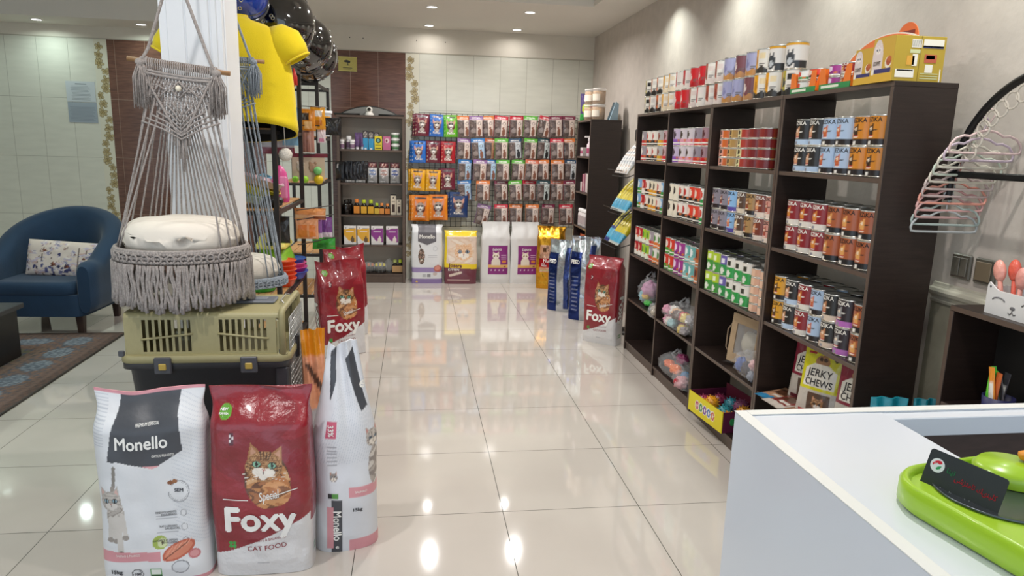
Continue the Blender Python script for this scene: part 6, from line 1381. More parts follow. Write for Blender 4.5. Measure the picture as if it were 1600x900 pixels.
for x in (-.50, .47): mb = MB(); mb.box(x-.02, x+.02, -.38, .38, 0, .34, bev=.003); mb.build('side_panel', BK, t)
# ---------------------------------------------------------------- goods on the low shelves at the right
def plastic_bag(name, label, c, sc, items, seed, handles=True):
    """clear crumpled bag holding loose coloured toys; the toys are things of their own"""
    for i, (nm, lb, dx, dy, dz, r, s_, col) in enumerate(items):
        blob(nm, lb, 'cat toy', (c[0]+dx, c[1]+dy, c[2]+dz), r, s_, col, amp=.55, fr=3.2)
    mb = MB(); mb.ball((0, 0, sc[2]), 1, 0, 40, 22, sc=sc, fn=lambda d: 1+.20*noise.noise(d*3.1+Vector((seed, 0, 0)))+.14*abs(noise.noise(d*8))+.06*noise.noise(d*17))
    for i, p in enumerate(mb.v): mb.v[i] = (p[0], p[1], max(.0015, p[2]))
    if handles:
        for sd in (-1, 1): mb.tube([(sd*.012, 0, sc[2]*1.8), (sd*.03, .01, sc[2]*2.15), (sd*.012+.02, .015, sc[2]*2.5), (-sd*.01+.02, .01, sc[2]*2.1)], [.012, .008, .006, .012], 8)
    o = mb.build(name, CLEAR); o.location = c; tag(o, label, 'plastic bag'); return o
zB = LEV[1]+.001; z0 = LEV[0]+.001
plastic_bag('toy_bag', 'knotted clear bag of coloured toys on the fourth shelf of the farthest bay', (1.715, 4.86, zB), (.075, .13, .10), [
    ('plush_toy', 'pink and violet plush toy inside the knotted bag, farthest bay', 0, -.01, .12, .055, (1, 1.2, 1), '#c88ab0'), ('plush_toy', 'pale blue plush toy low inside the knotted bag, farthest bay', -.01, .05, .06, .045, (1, 1.3, .9), '#8cc0cc'),
    ('plush_toy', 'yellow plush toy in the middle of the knotted bag, farthest bay', -.03, -.01, .07, .028, (1, 1.4, .8), '#e0b860'), ('plush_toy', 'bright green toy at the bottom of the knotted bag, farthest bay', -.03, -.06, .028, .025, (1, 1.8, .8), '#4ab84c')], 2)
for i, (y, lb) in enumerate(((4.60, 'crumpled clear wrapper beside the knotted toy bag'), (4.545, 'smaller crumpled clear wrapper hanging off the farthest bay shelf edge'))):
    blob('wrapper', lb, 'plastic wrapper', (1.67-.03*i, y, zB+.04-.015*i), .05, (.9, .9, .7), '#e0d8c8', CLEAR, amp=.5, fr=5); blob('wrapper_filling', f"beige fluff inside the {['larger', 'smaller'][i]} crumpled wrapper, farthest bay", 'cat toy', (1.67-.02*i, y, zB+.033-.012*i), .03, (1, 1, .8), '#b8a890', amp=.4)
itm = []; rr = random.Random(8)
PAL = [('pink', '#e09ab4'), ('white', '#e8e2dc'), ('aqua', '#9cc8cc'), ('peach', '#e8b890'), ('brown', '#5a4238'), ('red', '#c83038'), ('yellow', '#e0c870'), ('grey', '#a8a0a0')]
for k, (nm, c_) in enumerate(PAL*2):
    itm.append(('plush_toy', f"{nm} soft toy in the big clear bag, {['lower', 'upper'][k//8]} layer, third bay", rr.uniform(-.05, .03), .16-.042*(k % 8), .035+.07*(k//8), rr.uniform(.028, .036), (1, 1.2, .9), c_))
plastic_bag('toy_bag', 'large bulging clear bag of mixed toys spilling over the third bay fourth shelf', (1.69, 4.13, zB), (.10, .24, .085), itm, 5)
plastic_bag('toy_bag', 'clear bag with orange toys on the bottom shelf of the third bay', (1.70, 4.22, z0), (.09, .20, .075), [
    ('plush_toy', 'orange carrot toy in the bottom shelf bag, right one', -.03, -.08, .08, .036, (.9, 1.8, .8), '#f07828'), ('plush_toy', 'orange toy in the bottom shelf bag, left one', -.02, .06, .075, .03, (1, 1.8, .8), '#e8703a'),
    ('plush_toy', 'purple toy behind the orange ones in the bottom shelf bag', .03, -.03, .13, .035, (1, 1.6, 1), '#8a2c5c'), ('plush_toy', 'blue toy at the near end of the bottom shelf bag', .0, -.16, .05, .03, (1, .8, 1.3), '#4aa0d8')], 9)
plastic_bag('toy_bag', 'clear bag with a red and white ball toy on the floor edge of third bay', (1.66, 3.99, z0), (.055, .11, .055), [('ball_toy', 'pink ball toy with red and white patch, in the small clear bag', -.01, 0, .045, .04, (1, 1, 1), '#e0a0a4'), ('ball_toy', 'small red patch piece on the pink ball toy', -.04, .0, .055, .018, (1, 1, 1), '#c02838')], 11, handles=False)
# kraft window box and crinkled bag in the second bay
t = thing('window_box', 'kraft paper window box standing tilted on the second bay fourth shelf', 'box', (1.715, 3.37, zB+.012), rot=(0, .10, -1.15))
mb = MB(); W_, H_, D_ = .20, .27, .07
for b in ((-W_/2, -W_/2+.035, 0, D_, 0, H_), (W_/2-.035, W_/2, 0, D_, 0, H_), (-W_/2+.035, W_/2-.035, 0, D_, 0, .05), (-W_/2+.035, W_/2-.035, 0, D_, H_-.05, H_), (-W_/2+.035, W_/2-.035, D_-.004, D_, .05, H_-.05)): mb.box(*b)
mb.build('carton', mat('kraft', '#b39878', .8, noise_amt=.1), t)
mb = MB(); mb.box(-W_/2+.036, W_/2-.036, .004, .006, .05, H_-.05); mb.build('window', CLEAR, t)
mb = MB(); mb.ball((.01, .035, .12), .055, 0, 20, 12, sc=(1, .5, 1.2), fn=lambda d: 1+.2*noise.noise(d*3)); mb.build('contents', mat('paper_fill', '#c8bca4', .8), t)
mb = MB(); mb.tube([(-W_/2, .02, .22), (-W_/2-.035, .02, .16), (-W_/2-.03, .02, .06), (-W_/2, .02, .03)], .004, 6); mb.build('handle', flat('#8a7660'), t)
plastic_bag('toy_bag', 'crinkled clear bag of boxed toys in front of the kraft window box', (1.69, 3.205, zB), (.075, .105, .07), [
    ('boxed_toy', 'blue and white boxed toy on the left in the crinkled bag', -.03, .05, .06, .034, (.8, .9, 1.1), '#4a64a8'), ('boxed_toy', 'dark boxed toy in the middle of the crinkled bag', -.03, -.01, .055, .03, (.8, .9, 1.2), '#3a2c34'),
    ('boxed_toy', 'pink and white boxed toy, upper right in the crinkled bag', -.02, -.07, .09, .032, (.8, .9, .9), '#d0a8a8'), ('boxed_toy', 'grey boxed toy, lower right in the crinkled bag', -.03, -.075, .035, .03, (.8, .9, .9), '#9a9ca4')], 14, handles=False)
mb = MB(); mb.add([(0, 0, .05), (-.03, .13, .015), (.0, .15, .01), (.05, .10, .07), (.02, .02, .09), (.05, .05, .012)], [(0, 1, 2), (0, 2, 3), (0, 3, 4), (1, 5, 2), (0, 1, 5)]); o = mb.build('film_flap', CLEAR); o.location = (1.68, 3.32, zB); tag(o, 'pointed shiny film end sticking out of the crinkled bag', 'plastic wrapper')
# yellow display box of spiky balls
t = thing('display_box', 'yellow open display box of spiky balls on the bottom shelf of the second bay', 'display box', (1.71, 3.50, LEV[0]+.0005), rz=-pi/2+.10)
w, d, hh = .185, .12, .115
def dsp(A, W, H):
    A.rect(-W, W, 0, H, '#e8d416')
    for k, c in enumerate(('#b8305c', '#3a8a3c', '#7a3a9c', '#3a70b8', '#d05c38')): A.ell(-.085+k*.043, H*.5, .022, .028, '#f4f0e4'); A.ell(-.085+k*.043, H*.5, .018, .024, c); A.ell(-.085+k*.043, H*.5, .008, .012, '#f0e8d8')
nx, nz = 70, 26; X, Z = np.meshgrid(np.linspace(-w, w, nx), np.linspace(0, hh, nz)); A = Art(X.ravel(), Z.ravel(), '#e8d416'); dsp(A, 2*w, hh)
mb = MB(); mb.add([(a, -d-.001, b) for a, b in zip(X.ravel(), Z.ravel())], [(j*nx+i, j*nx+i+1, (j+1)*nx+i+1, (j+1)*nx+i) for j in range(nz-1) for i in range(nx-1)], 1, False, A.C)
mb.box(-w, w, -d, -d+.004, 0, hh, 0); mb.build('front_panel', [flat('#e8d416'), printed('carton_print', .4)], t)
mb = MB(); mb.box(-w, w, d-.004, d, 0, hh+.03, 0); mb.build('rear_panel', flat('#6c2438'), t)
for x in (-w, w-.004): mb = MB(); mb.box(x, x+.004, -d+.004, d-.004, 0, hh, 0); mb.build('side_panel', flat('#5a1c3c'), t)
mb = MB()
for k, c in enumerate(('#2f8a4c', '#e08ab0', '#d8c838')): mb.ball((w+.001, -.06+.05*k, .06), .016, k, 12, 8, sc=(.05, 1, 1.3))
mb.build('side_print', [flat('#2f8a4c'), flat('#c8487c'), flat('#b0a030')], t)
mb = MB(); mb.box(-w+.004, w-.004, -d+.004, d-.004, 0, .004, 0); mb.build('floor_panel', flat('#8a6a2c'), t)
for i, (x, y, z, c, nm) in enumerate(((-.06, -.045, .075, '#e8a020', 'orange-yellow'), (.06, -.035, .062, '#2f8a94', 'teal'), (.12, .05, .075, '#e8a020', 'orange-yellow'), (.0, .045, .08, '#2f8090', 'teal'), (.135, -.055, .055, '#e8981c', 'orange-yellow'), (-.12, .04, .06, '#8a2c50', 'maroon'), (-.13, -.05, .055, '#a03458', 'maroon'), (.06, .065, .09, '#8a4a6c', 'mauve'))):
    mb = MB(); mb.ball((0, 0, 0), .040, 0, 22, 14)
    for k in range(60):
        ph = math.acos(1-2*(k+.5)/60); th = pi*(1+5**.5)*k; dv = Vector((sin(ph)*cos(th), sin(ph)*sin(th), cos(ph)))
        mb.tube([dv*.038, dv*.050], [.0035, .0012], 5)
    o = mb.build('spiky_ball', mat('spiky_'+c[1:], c, .4, trans=.0, coat=.3)); o.matrix_world = Matrix.Translation((1.71, 3.50, LEV[0])) @ Matrix.Rotation(-pi/2+.10, 4, 'Z') @ Matrix.Translation((x, y, z))
    tag(o, f"{nm} spiky ball, {ORD[i]} counted in the yellow display box", 'ball toy', 'spiky balls in the yellow display box')
# jerky packs on the nearest bay's fourth shelf
def jerky(c, c2):
    def f(A, W, H):
        A.rect(-W, W, 0, H, '#c8beb2'); A.rect(-W, W, H*.40, H, c); A.ell(0, H*.80, W*.18, H*.09, '#a87850'); A.ell(-W*.05, H*.83, W*.05, H*.03, '#4a3020'); A.ell(W*.06, H*.83, W*.05, H*.03, '#4a3020')
        A.poly([(-W*.4, H*.68), (-W*.2, H*.76), (W*.2, H*.76), (W*.4, H*.68), (W*.4, H*.44), (-W*.4, H*.44)], '#ece4d6'); A.rect(-W*.22, W*.34, H*.10, H*.36, '#5a4030'); A.cat(W*.06, H*.21, W*.15, ('#a87848', '#8a5c34', '#c8a078'), stripe=None, muzzle='#efe6da', eye='#3a2a1c'); A.rect(-W*.42, -W*.12, H*.05, H*.10, c2); A.ell(W*.33, H*.87, W*.07, W*.07, '#3a3020'); A.rect(-W*.4, -W*.2, H*.88, H*.92, c2)
    return f
JT = [('JERKY', .045, .0, .20, 1, dict(bold=.01, width=.115, maxlen=.014)), ('CHEWS', .042, 0, .158, 1, dict(bold=.01, width=.125, maxlen=.014))]
for i, (c, c2, loc, rz, rx_, lb) in enumerate((('#8a2038', '#5a1424', (1.77, 2.84, zB), -1.15, -.12, 'crimson jerky chews pack standing behind the yellow one'), ('#d8d018', '#b02c28', (1.71, 2.66, zB), -1.05, -.16, 'yellow jerky chews pack standing on the nearest bay fourth shelf'), ('#8a2038', '#5a1424', (1.75, 2.46, zB), -1.15, -.12, 'crimson jerky chews pack at the near end, right of the yellow pack'))):
    k = 1.05; me = pouch(jerky(c, c2), .17*k, .30*k, .035, seed=300+i, nx=56, nz=90, texts=JT, inks=TXW); o = bpy.data.objects.new('treat_pouch', me); COL.objects.link(o); o.location = loc; o.rotation_euler = (rx_, 0, rz); tag(o, lb, 'treat pouch')
for i, (y, x, rz, c, c2, lb) in enumerate(((2.96, 1.70, .3, '#c49474', '#3a8ab8', 'tan and blue flat treat pack lying at the far end of nearest bay shelf'), (2.84, 1.69, .1, '#8a3a34', '#e0d4c8', 'red-brown flat treat pack lying second from the far end'), (2.72, 1.68, .25, '#a87450', '#c8dce0', 'tan flat treat pack with pale top lying before the yellow jerky pack'), (2.60, 1.66, .0, '#7a2c38', '#d8b8a0', 'maroon flat treat pack lying nearest, by the teal wrapper'))):
    def fa(A, W, H, c=c, c2=c2): A.rect(-W, W, 0, H, c); A.rect(-W, W, H*.8, H, c2); A.rect(-W*.3, W*.3, H*.15, H*.55, '#5c3a28'); A.rect(-W*.4, W*.1, H*.62, H*.72, '#efe6da'); A.rect(-W*.5, -W*.42, 0, H, c2)
    me = pouch(fa, .13, .20, .012, seed=310+i); o = bpy.data.objects.new('flat_pack', me); COL.objects.link(o); o.location = (x+.10, y, zB+.012+.004*i); o.rotation_euler = (-pi/2-.02, 0, pi/2+rz); tag(o, lb, 'treat pouch')
for i, (c, lb) in enumerate((((1.66, 2.44, zB+.045), 'teal shiny wrapper on the fourth shelf at the near end'), ((1.50, 1.98, .50), None))):
    if lb: blob('teal_bag', lb, 'bag', c, .055, (1, 1.2, .8), '#1f8ea4', mat('teal_film', '#1f8ea4', .15, coat=1, bump=.6, bump_scale=30), amp=.35)
for i, (c, h_, lb) in enumerate((((1.69, 2.18, 0), .685, 'teal glossy sack standing on the floor beside the near shelf end'), ((1.86, 2.20, 0), .67, 'dark teal sack against the wall, between shelf end and small cabinet'))):
    mb, ms, _ = sack(lambda A, W, H: A.rect(-W, W, 0, H, '#1c8a9c'), .13 if i == 0 else .10, h_, .08, SACK_FILM, 24, 40, seed=320+i, wr=.008, top=.7)
    place_sack('food_sack', lb, mb, ms, c, rz=-.2)

# ---------------------------------------------------------------- cartons on top of the shelving
def tray_of_tins(label, y0, y1, tins):
    t = thing('display_tray', label, 'display tray', (1.70, (y0+y1)/2, TOPZ+.0005)); L2 = (y1-y0)/2-.003
    mb = MB(); mb.box(-.065, .065, -L2, L2, 0, .003); mb.box(-.066, -.063, -L2, L2, .0, .022, 1); mb.box(-.0665, -.066, -L2*.3, L2*.85, .006, .016, 2); mb.build('tray_base', [flat('#e8dccb'), flat('#2f8a4a'), flat('#e8ecd8')], t)
    for y in (-L2, L2-.003): mb = MB(); mb.prism([(-.065, 0), (.065, 0), (.065, .075), (.03, .085), (-.045, .085), (-.06, .03)], y, y+.003, 'y'); mb.build('side_panel', flat('#ec7a28'), t)
    for y0_, sg in ((-L2, 1), (L2, -1)): mb = MB(); mb.prism([(y0_, .022), (y0_+sg*.045, .022), (y0_+sg*.03, .085), (y0_, .085)], -.066, -.063, 'x'); mb.build('corner_panel', flat('#ec7a28'), t)
    for i, c in enumerate(tins): put_can(tin(c, .076, .046), 1.70-.022, (y0+y1)/2+.042-.084*i, TOPZ+.004, f"{c} tin in the orange and green display tray, {['far', 'near'][i]} one, {label.split()[-2]} tray", 'pet food tin') if False else put_can(tin(c, .076, .046), 1.70-.022, (y0+y1)/2+.042-.084*i, TOPZ+.004, f"low {c} tin, {['left', 'right'][i]} one in the {'farther' if y0 > 2.75 else 'nearer'} orange display tray", 'small tins in display trays')
    for i, c in enumerate(tins): put_can(tin(c, .076, .046), 1.70-.022, (y0+y1)/2+.042-.084*i, TOPZ+.0505, f"{c} tin stacked above, {['left', 'right'][i]} one in the {'farther' if y0 > 2.75 else 'nearer'} orange display tray", 'small tins in display trays')
tray_of_tins('farther orange and green display tray of small tins on top of shelving', 2.80, 3.00, ['green and white', 'red and black'])
tray_of_tins('nearer orange and green display tray of small tins beside the gold cartons', 2.56, 2.775, ['magenta', 'maroon and white'])
# arched display header
t = thing('display_header', 'large arched orange and white cardboard header behind the display tray on shelving', 'display header', (1.80, 2.60, TOPZ+.0005))
arc = [(.30*cos(a), .02+.185*sin(a)) for a in np.linspace(0, pi, 30)]; mb = MB(); mb.prism([(-.30, 0)]+[(-p, q) for p, q in arc[::1]][::1]+[(.30, 0)], -.003, .0, 'x'); mb.build('board', flat('#e8e4dc'), t)
mb = MB(); mb.prism([(.29*cos(a), .02+.18*sin(a)) for a in np.linspace(.35, 2.1, 20)]+[(-.1, .10), (.1, .11)], -.0045, -.003, 'x'); mb.build('orange_print', flat('#ea7c40'), t)
mb = MB(); mb.prism([(-.16, .085), (.22, .085), (.24, .10), (-.1, .115)], -.0055, -.003, 'x'); mb.build('green_print', flat('#2f9a78'), t)
mb = MB(); put_text(mb, 'Pet', .07, lambda x, z: (-.0065, -x, z), -.03, .14, 0, bold=.02); mb.build('lettering', flat('#4a4a30'), t)
mb = MB(); mb.prism([(.06*cos(a)-.10, .17+.06*sin(a)) for a in np.linspace(0, 2*pi, 25)[:-1]], .001, .004, 'x'); mb.build('round_badge', flat('#dc6c34'), t)
mb = MB(); mb.box(.0005, .0009, -.14, -.06, .19, .2); mb.box(-.0009, .0005, -.14, -.06, .185, .20); mb.build('badge_print', flat('#7a2c20'), t)
# gold cartons, turned so that a long printed face and a short end show
def goldcarton(label, c, w, d, h_, rz, endart=False, group=None):
    t = thing('gold_carton', label, 'carton', c, rz=rz, group=group); nx, nz = 60, 60
    def ga(A, W, H):
        A.rect(-W, W, 0, H, '#c9a23c'); A.rect(-W, W, 0, H*.20, '#d6aa3c'); A.ell(-.03, H*.60, W*.24, H*.36, '#dccdc8'); A.rect(-.03-W*.24, -.03+W*.24, H*.24, H*.6, '#dccdc8')
        A.cat(-.03, H*.72, W*.14, ('#e6dad6', '#dccdc8', '#efe6e2'), stripe=None, eye='#5a6a70', ear='#d8b8b0'); A.rect(-W*.38, W*.4, H*.20, H*.30, '#3a3468'); A.ell(W*.26, H*.42, W*.15, H*.13, '#e8dccb'); A.ell(W*.28, H*.45, W*.12, H*.10, '#a8502c'); A.ell(W*.31, H*.50, W*.09, H*.06, '#bc6438'); A.rect(-W*.5, -W*.38, H*.18, H*.30, '#ece4d8')
    X, Z = np.meshgrid(np.linspace(-w/2, w/2, nx), np.linspace(0, h_, nz)); A = Art(X.ravel(), Z.ravel(), '#c9a23c'); ga(A, w, h_)
    mb = MB(); mb.add([(a, -d/2-.0006, b) for a, b in zip(X.ravel(), Z.ravel())], [(j*nx+i, j*nx+i+1, (j+1)*nx+i+1, (j+1)*nx+i) for j in range(nz-1) for i in range(nx-1)], 1, False, A.C)
    mb.box(-w/2, w/2, -d/2, d/2, 0, h_, 0, bev=.001)
    put_text(mb, 'GOURMET', .02, lambda x, z: (x, -d/2-.0016, z), -.03, h_*.42, 2, width=w*.34, bold=.01)
    if endart:
        e = w/2+.0004; B = lambda y0, y1, z0_, z1, m_: mb.box(e, e+.0008, y0, y1, z0_, z1, m_)
        B(-d*.18, d*.02, h_*.74, h_*.92, 3); B(d*.05, d*.45, h_*.76, h_*.93, 3); B(d*.05, d*.45, h_*.74, h_*.79, 4); B(-d*.45, -d*.08, h_*.08, h_*.26, 3); B(-d*.42, -d*.1, h_*.22, h_*.25, 4)
        for k in range(9): mb.box(e+.0008, e+.0012, -d*.17+k*d*.02, -d*.165+k*d*.02, h_*.76, h_*.90, 5)
        B(d*.1, d*.34, h_*.42, h_*.60, 6); B(d*.13, d*.30, h_*.50, h_*.58, 3); B(d*.13, d*.28, h_*.2, h_*.38, 3); B(-d*.25, -d*.1, h_*.36, h_*.56, 7); B(-d*.14, -d*.04, h_*.34, h_*.6, 3); B(-d*.2, -.0, h_*.62, h_*.70, 8)
        for k in range(3): B(d*.05, d*.40, h_*.06+k*.008, h_*.06+k*.008+.003, 8)
        mb.box(e, e+.001, .0, .0015, 0, h_, 9)
    mb.build('carton_body', [mat('gold_card', '#b89c3a', .35, metal=.15), printed('carton_print', .4), flat('#8a6c2c'), flat('#e8e2d6'), flat('#2c3468'), flat('#3a3a40'), flat('#b85c44'), flat('#d8a040'), flat('#c8cc9c'), flat('#8a7428')], t)
    return t
goldcarton('gold carton with white cat picture, farther of the pair on the shelving top', (1.705, 2.475, TOPZ+.0005), .105, .16, .125, -pi/2-.0, group='gold cat food cartons')
goldcarton('gold carton with barcoded end, nearer of the pair on the shelving top', (1.715, 2.360, TOPZ+.0005), .115, .19, .150, -pi/2+.0, endart=True, group='gold cat food cartons')

# ---------------------------------------------------------------- white counter in the foreground
MEL = mat('white_melamine', '#dfe3ea', .22, coat=.3); MELE = mat('white_edge', '#ecebe6', .25); DW = mat('dark_walnut', '#4a3a35', .4, noise_amt=.25, noise_scale=6, stretch=(3, 3, 14))
ct = thing('reception_counter', 'white glossy reception counter with dark wood inner panel, bottom right', 'counter', (.70, .6, 0))
def cpart(nm, x0, x1, y0, y1, z0, z1, m_=None, bev=.0015): mb = MB(); mb.box(x0-.70, x1-.70, y0-.6, y1-.6, z0, z1, 0, bev=bev); return mb.build(nm, m_ or MEL, ct)
CH = 1.12; cX, cY, cI = .516, 1.018, .764
cpart('side_panel', cX, cX+.018, -.35, cY, 0, CH); cpart('edge_band', cX-.0008, cX+.0185, -.35, cY, CH, CH+.0012, MELE, 0)
cpart('top_board', cX+.0195, cI, -.35, cY-.019, CH-.024, CH-.0008); cpart('front_panel', cX+.019, 1.77, cY-.018, cY, 0, CH); cpart('edge_band', cX+.019, 1.77, cY-.0185, cY+.0005, CH, CH+.0012, MELE, 0)
cpart('inner_rail', cI, 1.76, cY-.045, cY-.019, CH-.034, CH-.002); cpart('inner_panel', cI+.002, 1.76, cY-.030, cY-.020, .6, CH-.035, DW); cpart('inner_side', cI-.018, cI, -.35, cY-.046, .0, CH-.026); cpart('desk_board', cI+.002, 1.76, .40, cY-.031, .70, .725, DW)
LIME = mat('lime_plastic', '#a6cf2a', .3, coat=.3); GLN = mat('steel_liner', '#5c6468', .25, metal=.8)
dbw = thing('double_bowl', 'lime green double pet bowl with grey liner on the white counter', 'pet bowl', (.697, .600, CH+.0012), rz=.17)
mb = MB(); loft(mb, [[(x, y, z) for x, y in rrect(.104*s_, .158*s_, .06, 10)] for z, s_ in ((0, .97), (.004, 1.0), (.026, 1.0), (.032, .98), (.034, .96), (.030, .94), (.024, .93))]); mb.build('tray_body', LIME, dbw)
for nm_, y_ in (('near_liner', .078), ('far_liner', -.080)):
    mb = MB(); mb.lathe([(.071, .0245), (.072, .0275), (.069, .027), (.060, .0255), (.001, .0252)], 48, c=(0, y_, 0)); mb.build(nm_, GLN, dbw)
mb = MB(); mb.lathe([(.040, .026), (.042, .036), (.036, .044), (.001, .046)], 32, c=(.052, .105, 0)); mb.build('raised_knob', LIME, dbw)
for i in range(5):
    mb = MB(); mb.ball((0, 0, 0), .010, 0, 12, 8, sc=(1, 1, .7), fn=lambda d: 1+.15*noise.noise(d*3)); o = mb.build('kibble_piece', flat(['#e8962c', '#b89878', '#c4a488'][min(i, 2)])); o.location = (.765-.012*(i == 0)+.010*(i % 3), .728-.012*(i == 0)-.012*(i//3), CH+.0012+.052+.006*(i//3)); tag(o, ['orange treat lying on the lime bowl end', 'beige treat at the back of the lime bowl end', 'pale tan treat beside the orange one on the lime bowl', 'pale tan treat on top of the others on the lime bowl', 'pale tan treat nearest the frame edge on the lime bowl'][i], 'pet treat', 'treats on the lime bowl')
t = thing('business_card', 'dark grey clinic card with round map logo leaning in the lime bowl', 'card')
A_, B_ = Vector((.614, .7185, 1.150)), Vector((.643, .632, 1.148)); ex = (B_-A_).normalized(); up_ = Vector((.013, -.005, .035)); up_ = (up_-ex*up_.dot(ex)).normalized(); nr = up_.cross(ex)
if nr.x > 0: nr = -nr
A0 = A_-up_*.016
t.matrix_world = Matrix(((ex.x, -nr.x, up_.x, A0.x), (ex.y, -nr.y, up_.y, A0.y), (ex.z, -nr.z, up_.z, A0.z), (0, 0, 0, 1)))
mb = MB(); CWd, CHt = .0895, .0545; poly = []
for cx_, cz_, a0 in ((CWd-.004, CHt-.004, 0), (.004, CHt-.004, pi/2), (.004, .004, pi), (CWd-.004, .004, 3*pi/2)):
    for k in range(5): a = a0+pi/2*k/4; poly.append((cx_+.004*cos(a), cz_+.004*sin(a)))
mb.prism(poly, 0, .0009, 'y'); mb.build('card_body', mat('card_grey', '#33373b', .35), t)
mb = MB(); mb.prism([(.013+.0085*cos(a), .037+.0085*sin(a)) for a in np.linspace(0, 2*pi, 30)[:-1]], -.0003, .0, 'y', 0)
mb.prism([(.013+x, .037+z) for x, z in ((-.004, .004), (-.001, .006), (.003, .0065), (.005, .004), (.002, .002), (-.001, .003), (-.003, .001))], -.0006, -.0003, 'y', 1); mb.prism([(.013+x, .037+z) for x, z in ((-.006, .0), (-.005, .003), (-.004, .001), (-.0045, -.001))], -.0006, -.0003, 'y', 1)
mb.prism([(.013+x, .037+z) for x, z in ((.001, -.001), (.005, .001), (.004, -.003), (.001, -.005), (-.001, -.004))], -.0006, -.0003, 'y', 2)
cardpt = lambda x, z: (x, -.0005, z)
# the card's lettering, shaped and ordered right to left
put_text(mb, '\uFE8E\uFEE8\uFBFE\uFE97', .0085, cardpt, .030, .036, 2, bold=.01)
put_text(mb, '\uFBFD\uFEB7\uFEB0\uFE98\uFEE3\uFE8E\uFE97 \uFEDA\uFEEF\uFEE8\uFEF4\uFEE0\uFB90', .0085, cardpt, .060, .030, 1, bold=.01, width=.048, rot=-.05)
put_text(mb, '\uFEAE\uFB91\uFEA9 \uFEE5\uFE8D\uFEB0\uFEE3 \uFEF0\uFEA4\uFE8E\uFE98\uFED3', .006, cardpt, .040, .012, 0, width=.040)
mb.build('card_print', [flat('#e8eaec'), flat('#d8283c'), flat('#2f9a5c')], t)

# ---------------------------------------------------------------- small dark cabinet at the right edge
sc_ = thing('side_cabinet', 'low dark cabinet against the right wall with a cat box on top', 'cabinet', (1.87, 1.6, 0))
def spart(nm, *b): mb = MB(); mb.box(b[0]-1.87, b[1]-1.87, b[2]-1.6, b[3]-1.6, b[4], b[5], 0, bev=.0012); mb.box(b[0]-1.8706, b[0]-1.8696, b[2]-1.599, b[3]-1.601, b[4]+.001, b[5]-.001, 1); return mb.build(nm, [WENGE, EDGE], sc_)
SX0, SX1, SY0, SY1 = 1.78, 1.965, 1.1, 2.07
spart('top_panel', SX0, SX1, SY0, SY1, 1.035, 1.053); spart('side_panel', SX0, SX1, SY1-.018, SY1, 0, 1.035); spart('side_panel', SX0, SX1, SY0, SY0+.018, 0, 1.035)
for z in (.06, .38, .72): spart('shelf', SX0+.003, SX1, SY0+.018, SY1-.018, z-.018, z)
mb = MB(); mb.box(.088, .094, -.48, .45, .06, 1.035); mb.build('back_panel', mat('black_back', '#141110', .6), sc_)
# cup of treat sticks on its shelf
t = thing('stick_cup', 'navy cup holding coloured treat sticks inside the low dark cabinet', 'cup', (1.84, 1.885, .7205)); mb = MB(); mb.lathe([(.040, 0), (.046, .075), (.043, .075), (.038, .004)], 24); mb.build('cup_body', flat('#2c2c58'), t)
for i, (dx, dy, h_, c, tl, nm) in enumerate(((-.02, .035, .155, '#6cd83c', .02, 'lime'), (-.01, .022, .15, '#7ce04c', -.02, 'lime'), (-.02, .002, .15, '#c8642c', .05, 'rust'), (-.028, -.008, .14, '#e8e4dc', -.15, 'white'), (-.03, -.02, .165, '#e8922c', -.2, 'orange'), (.0, -.015, .165, '#3cb038', -.3, 'green'), (.01, -.03, .14, '#5c5458', -.3, 'grey'), (.015, .01, .15, '#3c3a40', .1, 'black'), (-.005, -.036, .13, '#8a8088', -.45, 'silver'))):
    me = pouch(bagprint(c, (-.3, .3, .3, .7, '#f0ece4')) if i % 3 == 1 else bagprint(c), .024, h_, .008, seed=330+i, nx=8, nz=12); o = bpy.data.objects.new('treat_stick', me); COL.objects.link(o); o.location = (1.84+dx*.8, 1.885+dy*.7, .726); o.rotation_euler = (-tl, 0, -pi/2); o.rotation_euler = (0, 0, 0); o.matrix_world = Matrix.Translation((1.84+dx*.8, 1.885+dy*.7, .726)) @ Matrix.Rotation(-tl*-1, 4, 'X') @ Matrix.Rotation(-pi/2, 4, 'Z')
    tag(o, f"{nm} treat stick in the navy cup, {ORD[i]} from the far side", 'treat stick', 'treat sticks in the navy cup')
blob('orange_pack', 'small orange-red pack on the cabinet shelf at the right frame edge', 'treat pack', (1.82, 1.74, .745), .028, (1, 1, .9), '#d84a30')
# white cat-face box with toys
t = thing('cat_face_box', 'white box shaped like a smiling cat on the low dark cabinet', 'storage box', (1.865, 1.86, 1.0535))
WB = mat('white_board', '#dcdad8', .4)
L2 = .105; Hh = .078
pts = [(-L2, 0), (L2, 0), (L2, Hh+.01), (L2-.006, Hh+.022), (L2-.03, Hh+.006), (L2-.045, Hh), (-L2+.045, Hh), (-L2+.03, Hh+.006), (-L2+.006, Hh+.022), (-L2, Hh+.01)]
mb = MB(); mb.prism(pts, -.055, -.050, 'x'); mb.build('face_panel', WB, t); mb = MB(); mb.prism(pts, .075, .08, 'x'); mb.build('rear_panel', WB, t)
for y in (-L2, L2-.005): mb = MB(); mb.box(-.05, .075, y, y+.005, 0, Hh+.008); mb.build('end_panel', WB, t)
mb = MB(); mb.box(-.05, .075, -L2+.005, L2-.005, 0, .004); mb.build('base', WB, t)
mb = MB()
for sd in (-1, 1): mb.tube([(-.0555, sd*.055+.024*cos(a), .045+.012*sin(a)) for a in np.linspace(.25, pi-.25, 12)], .0022, 6)
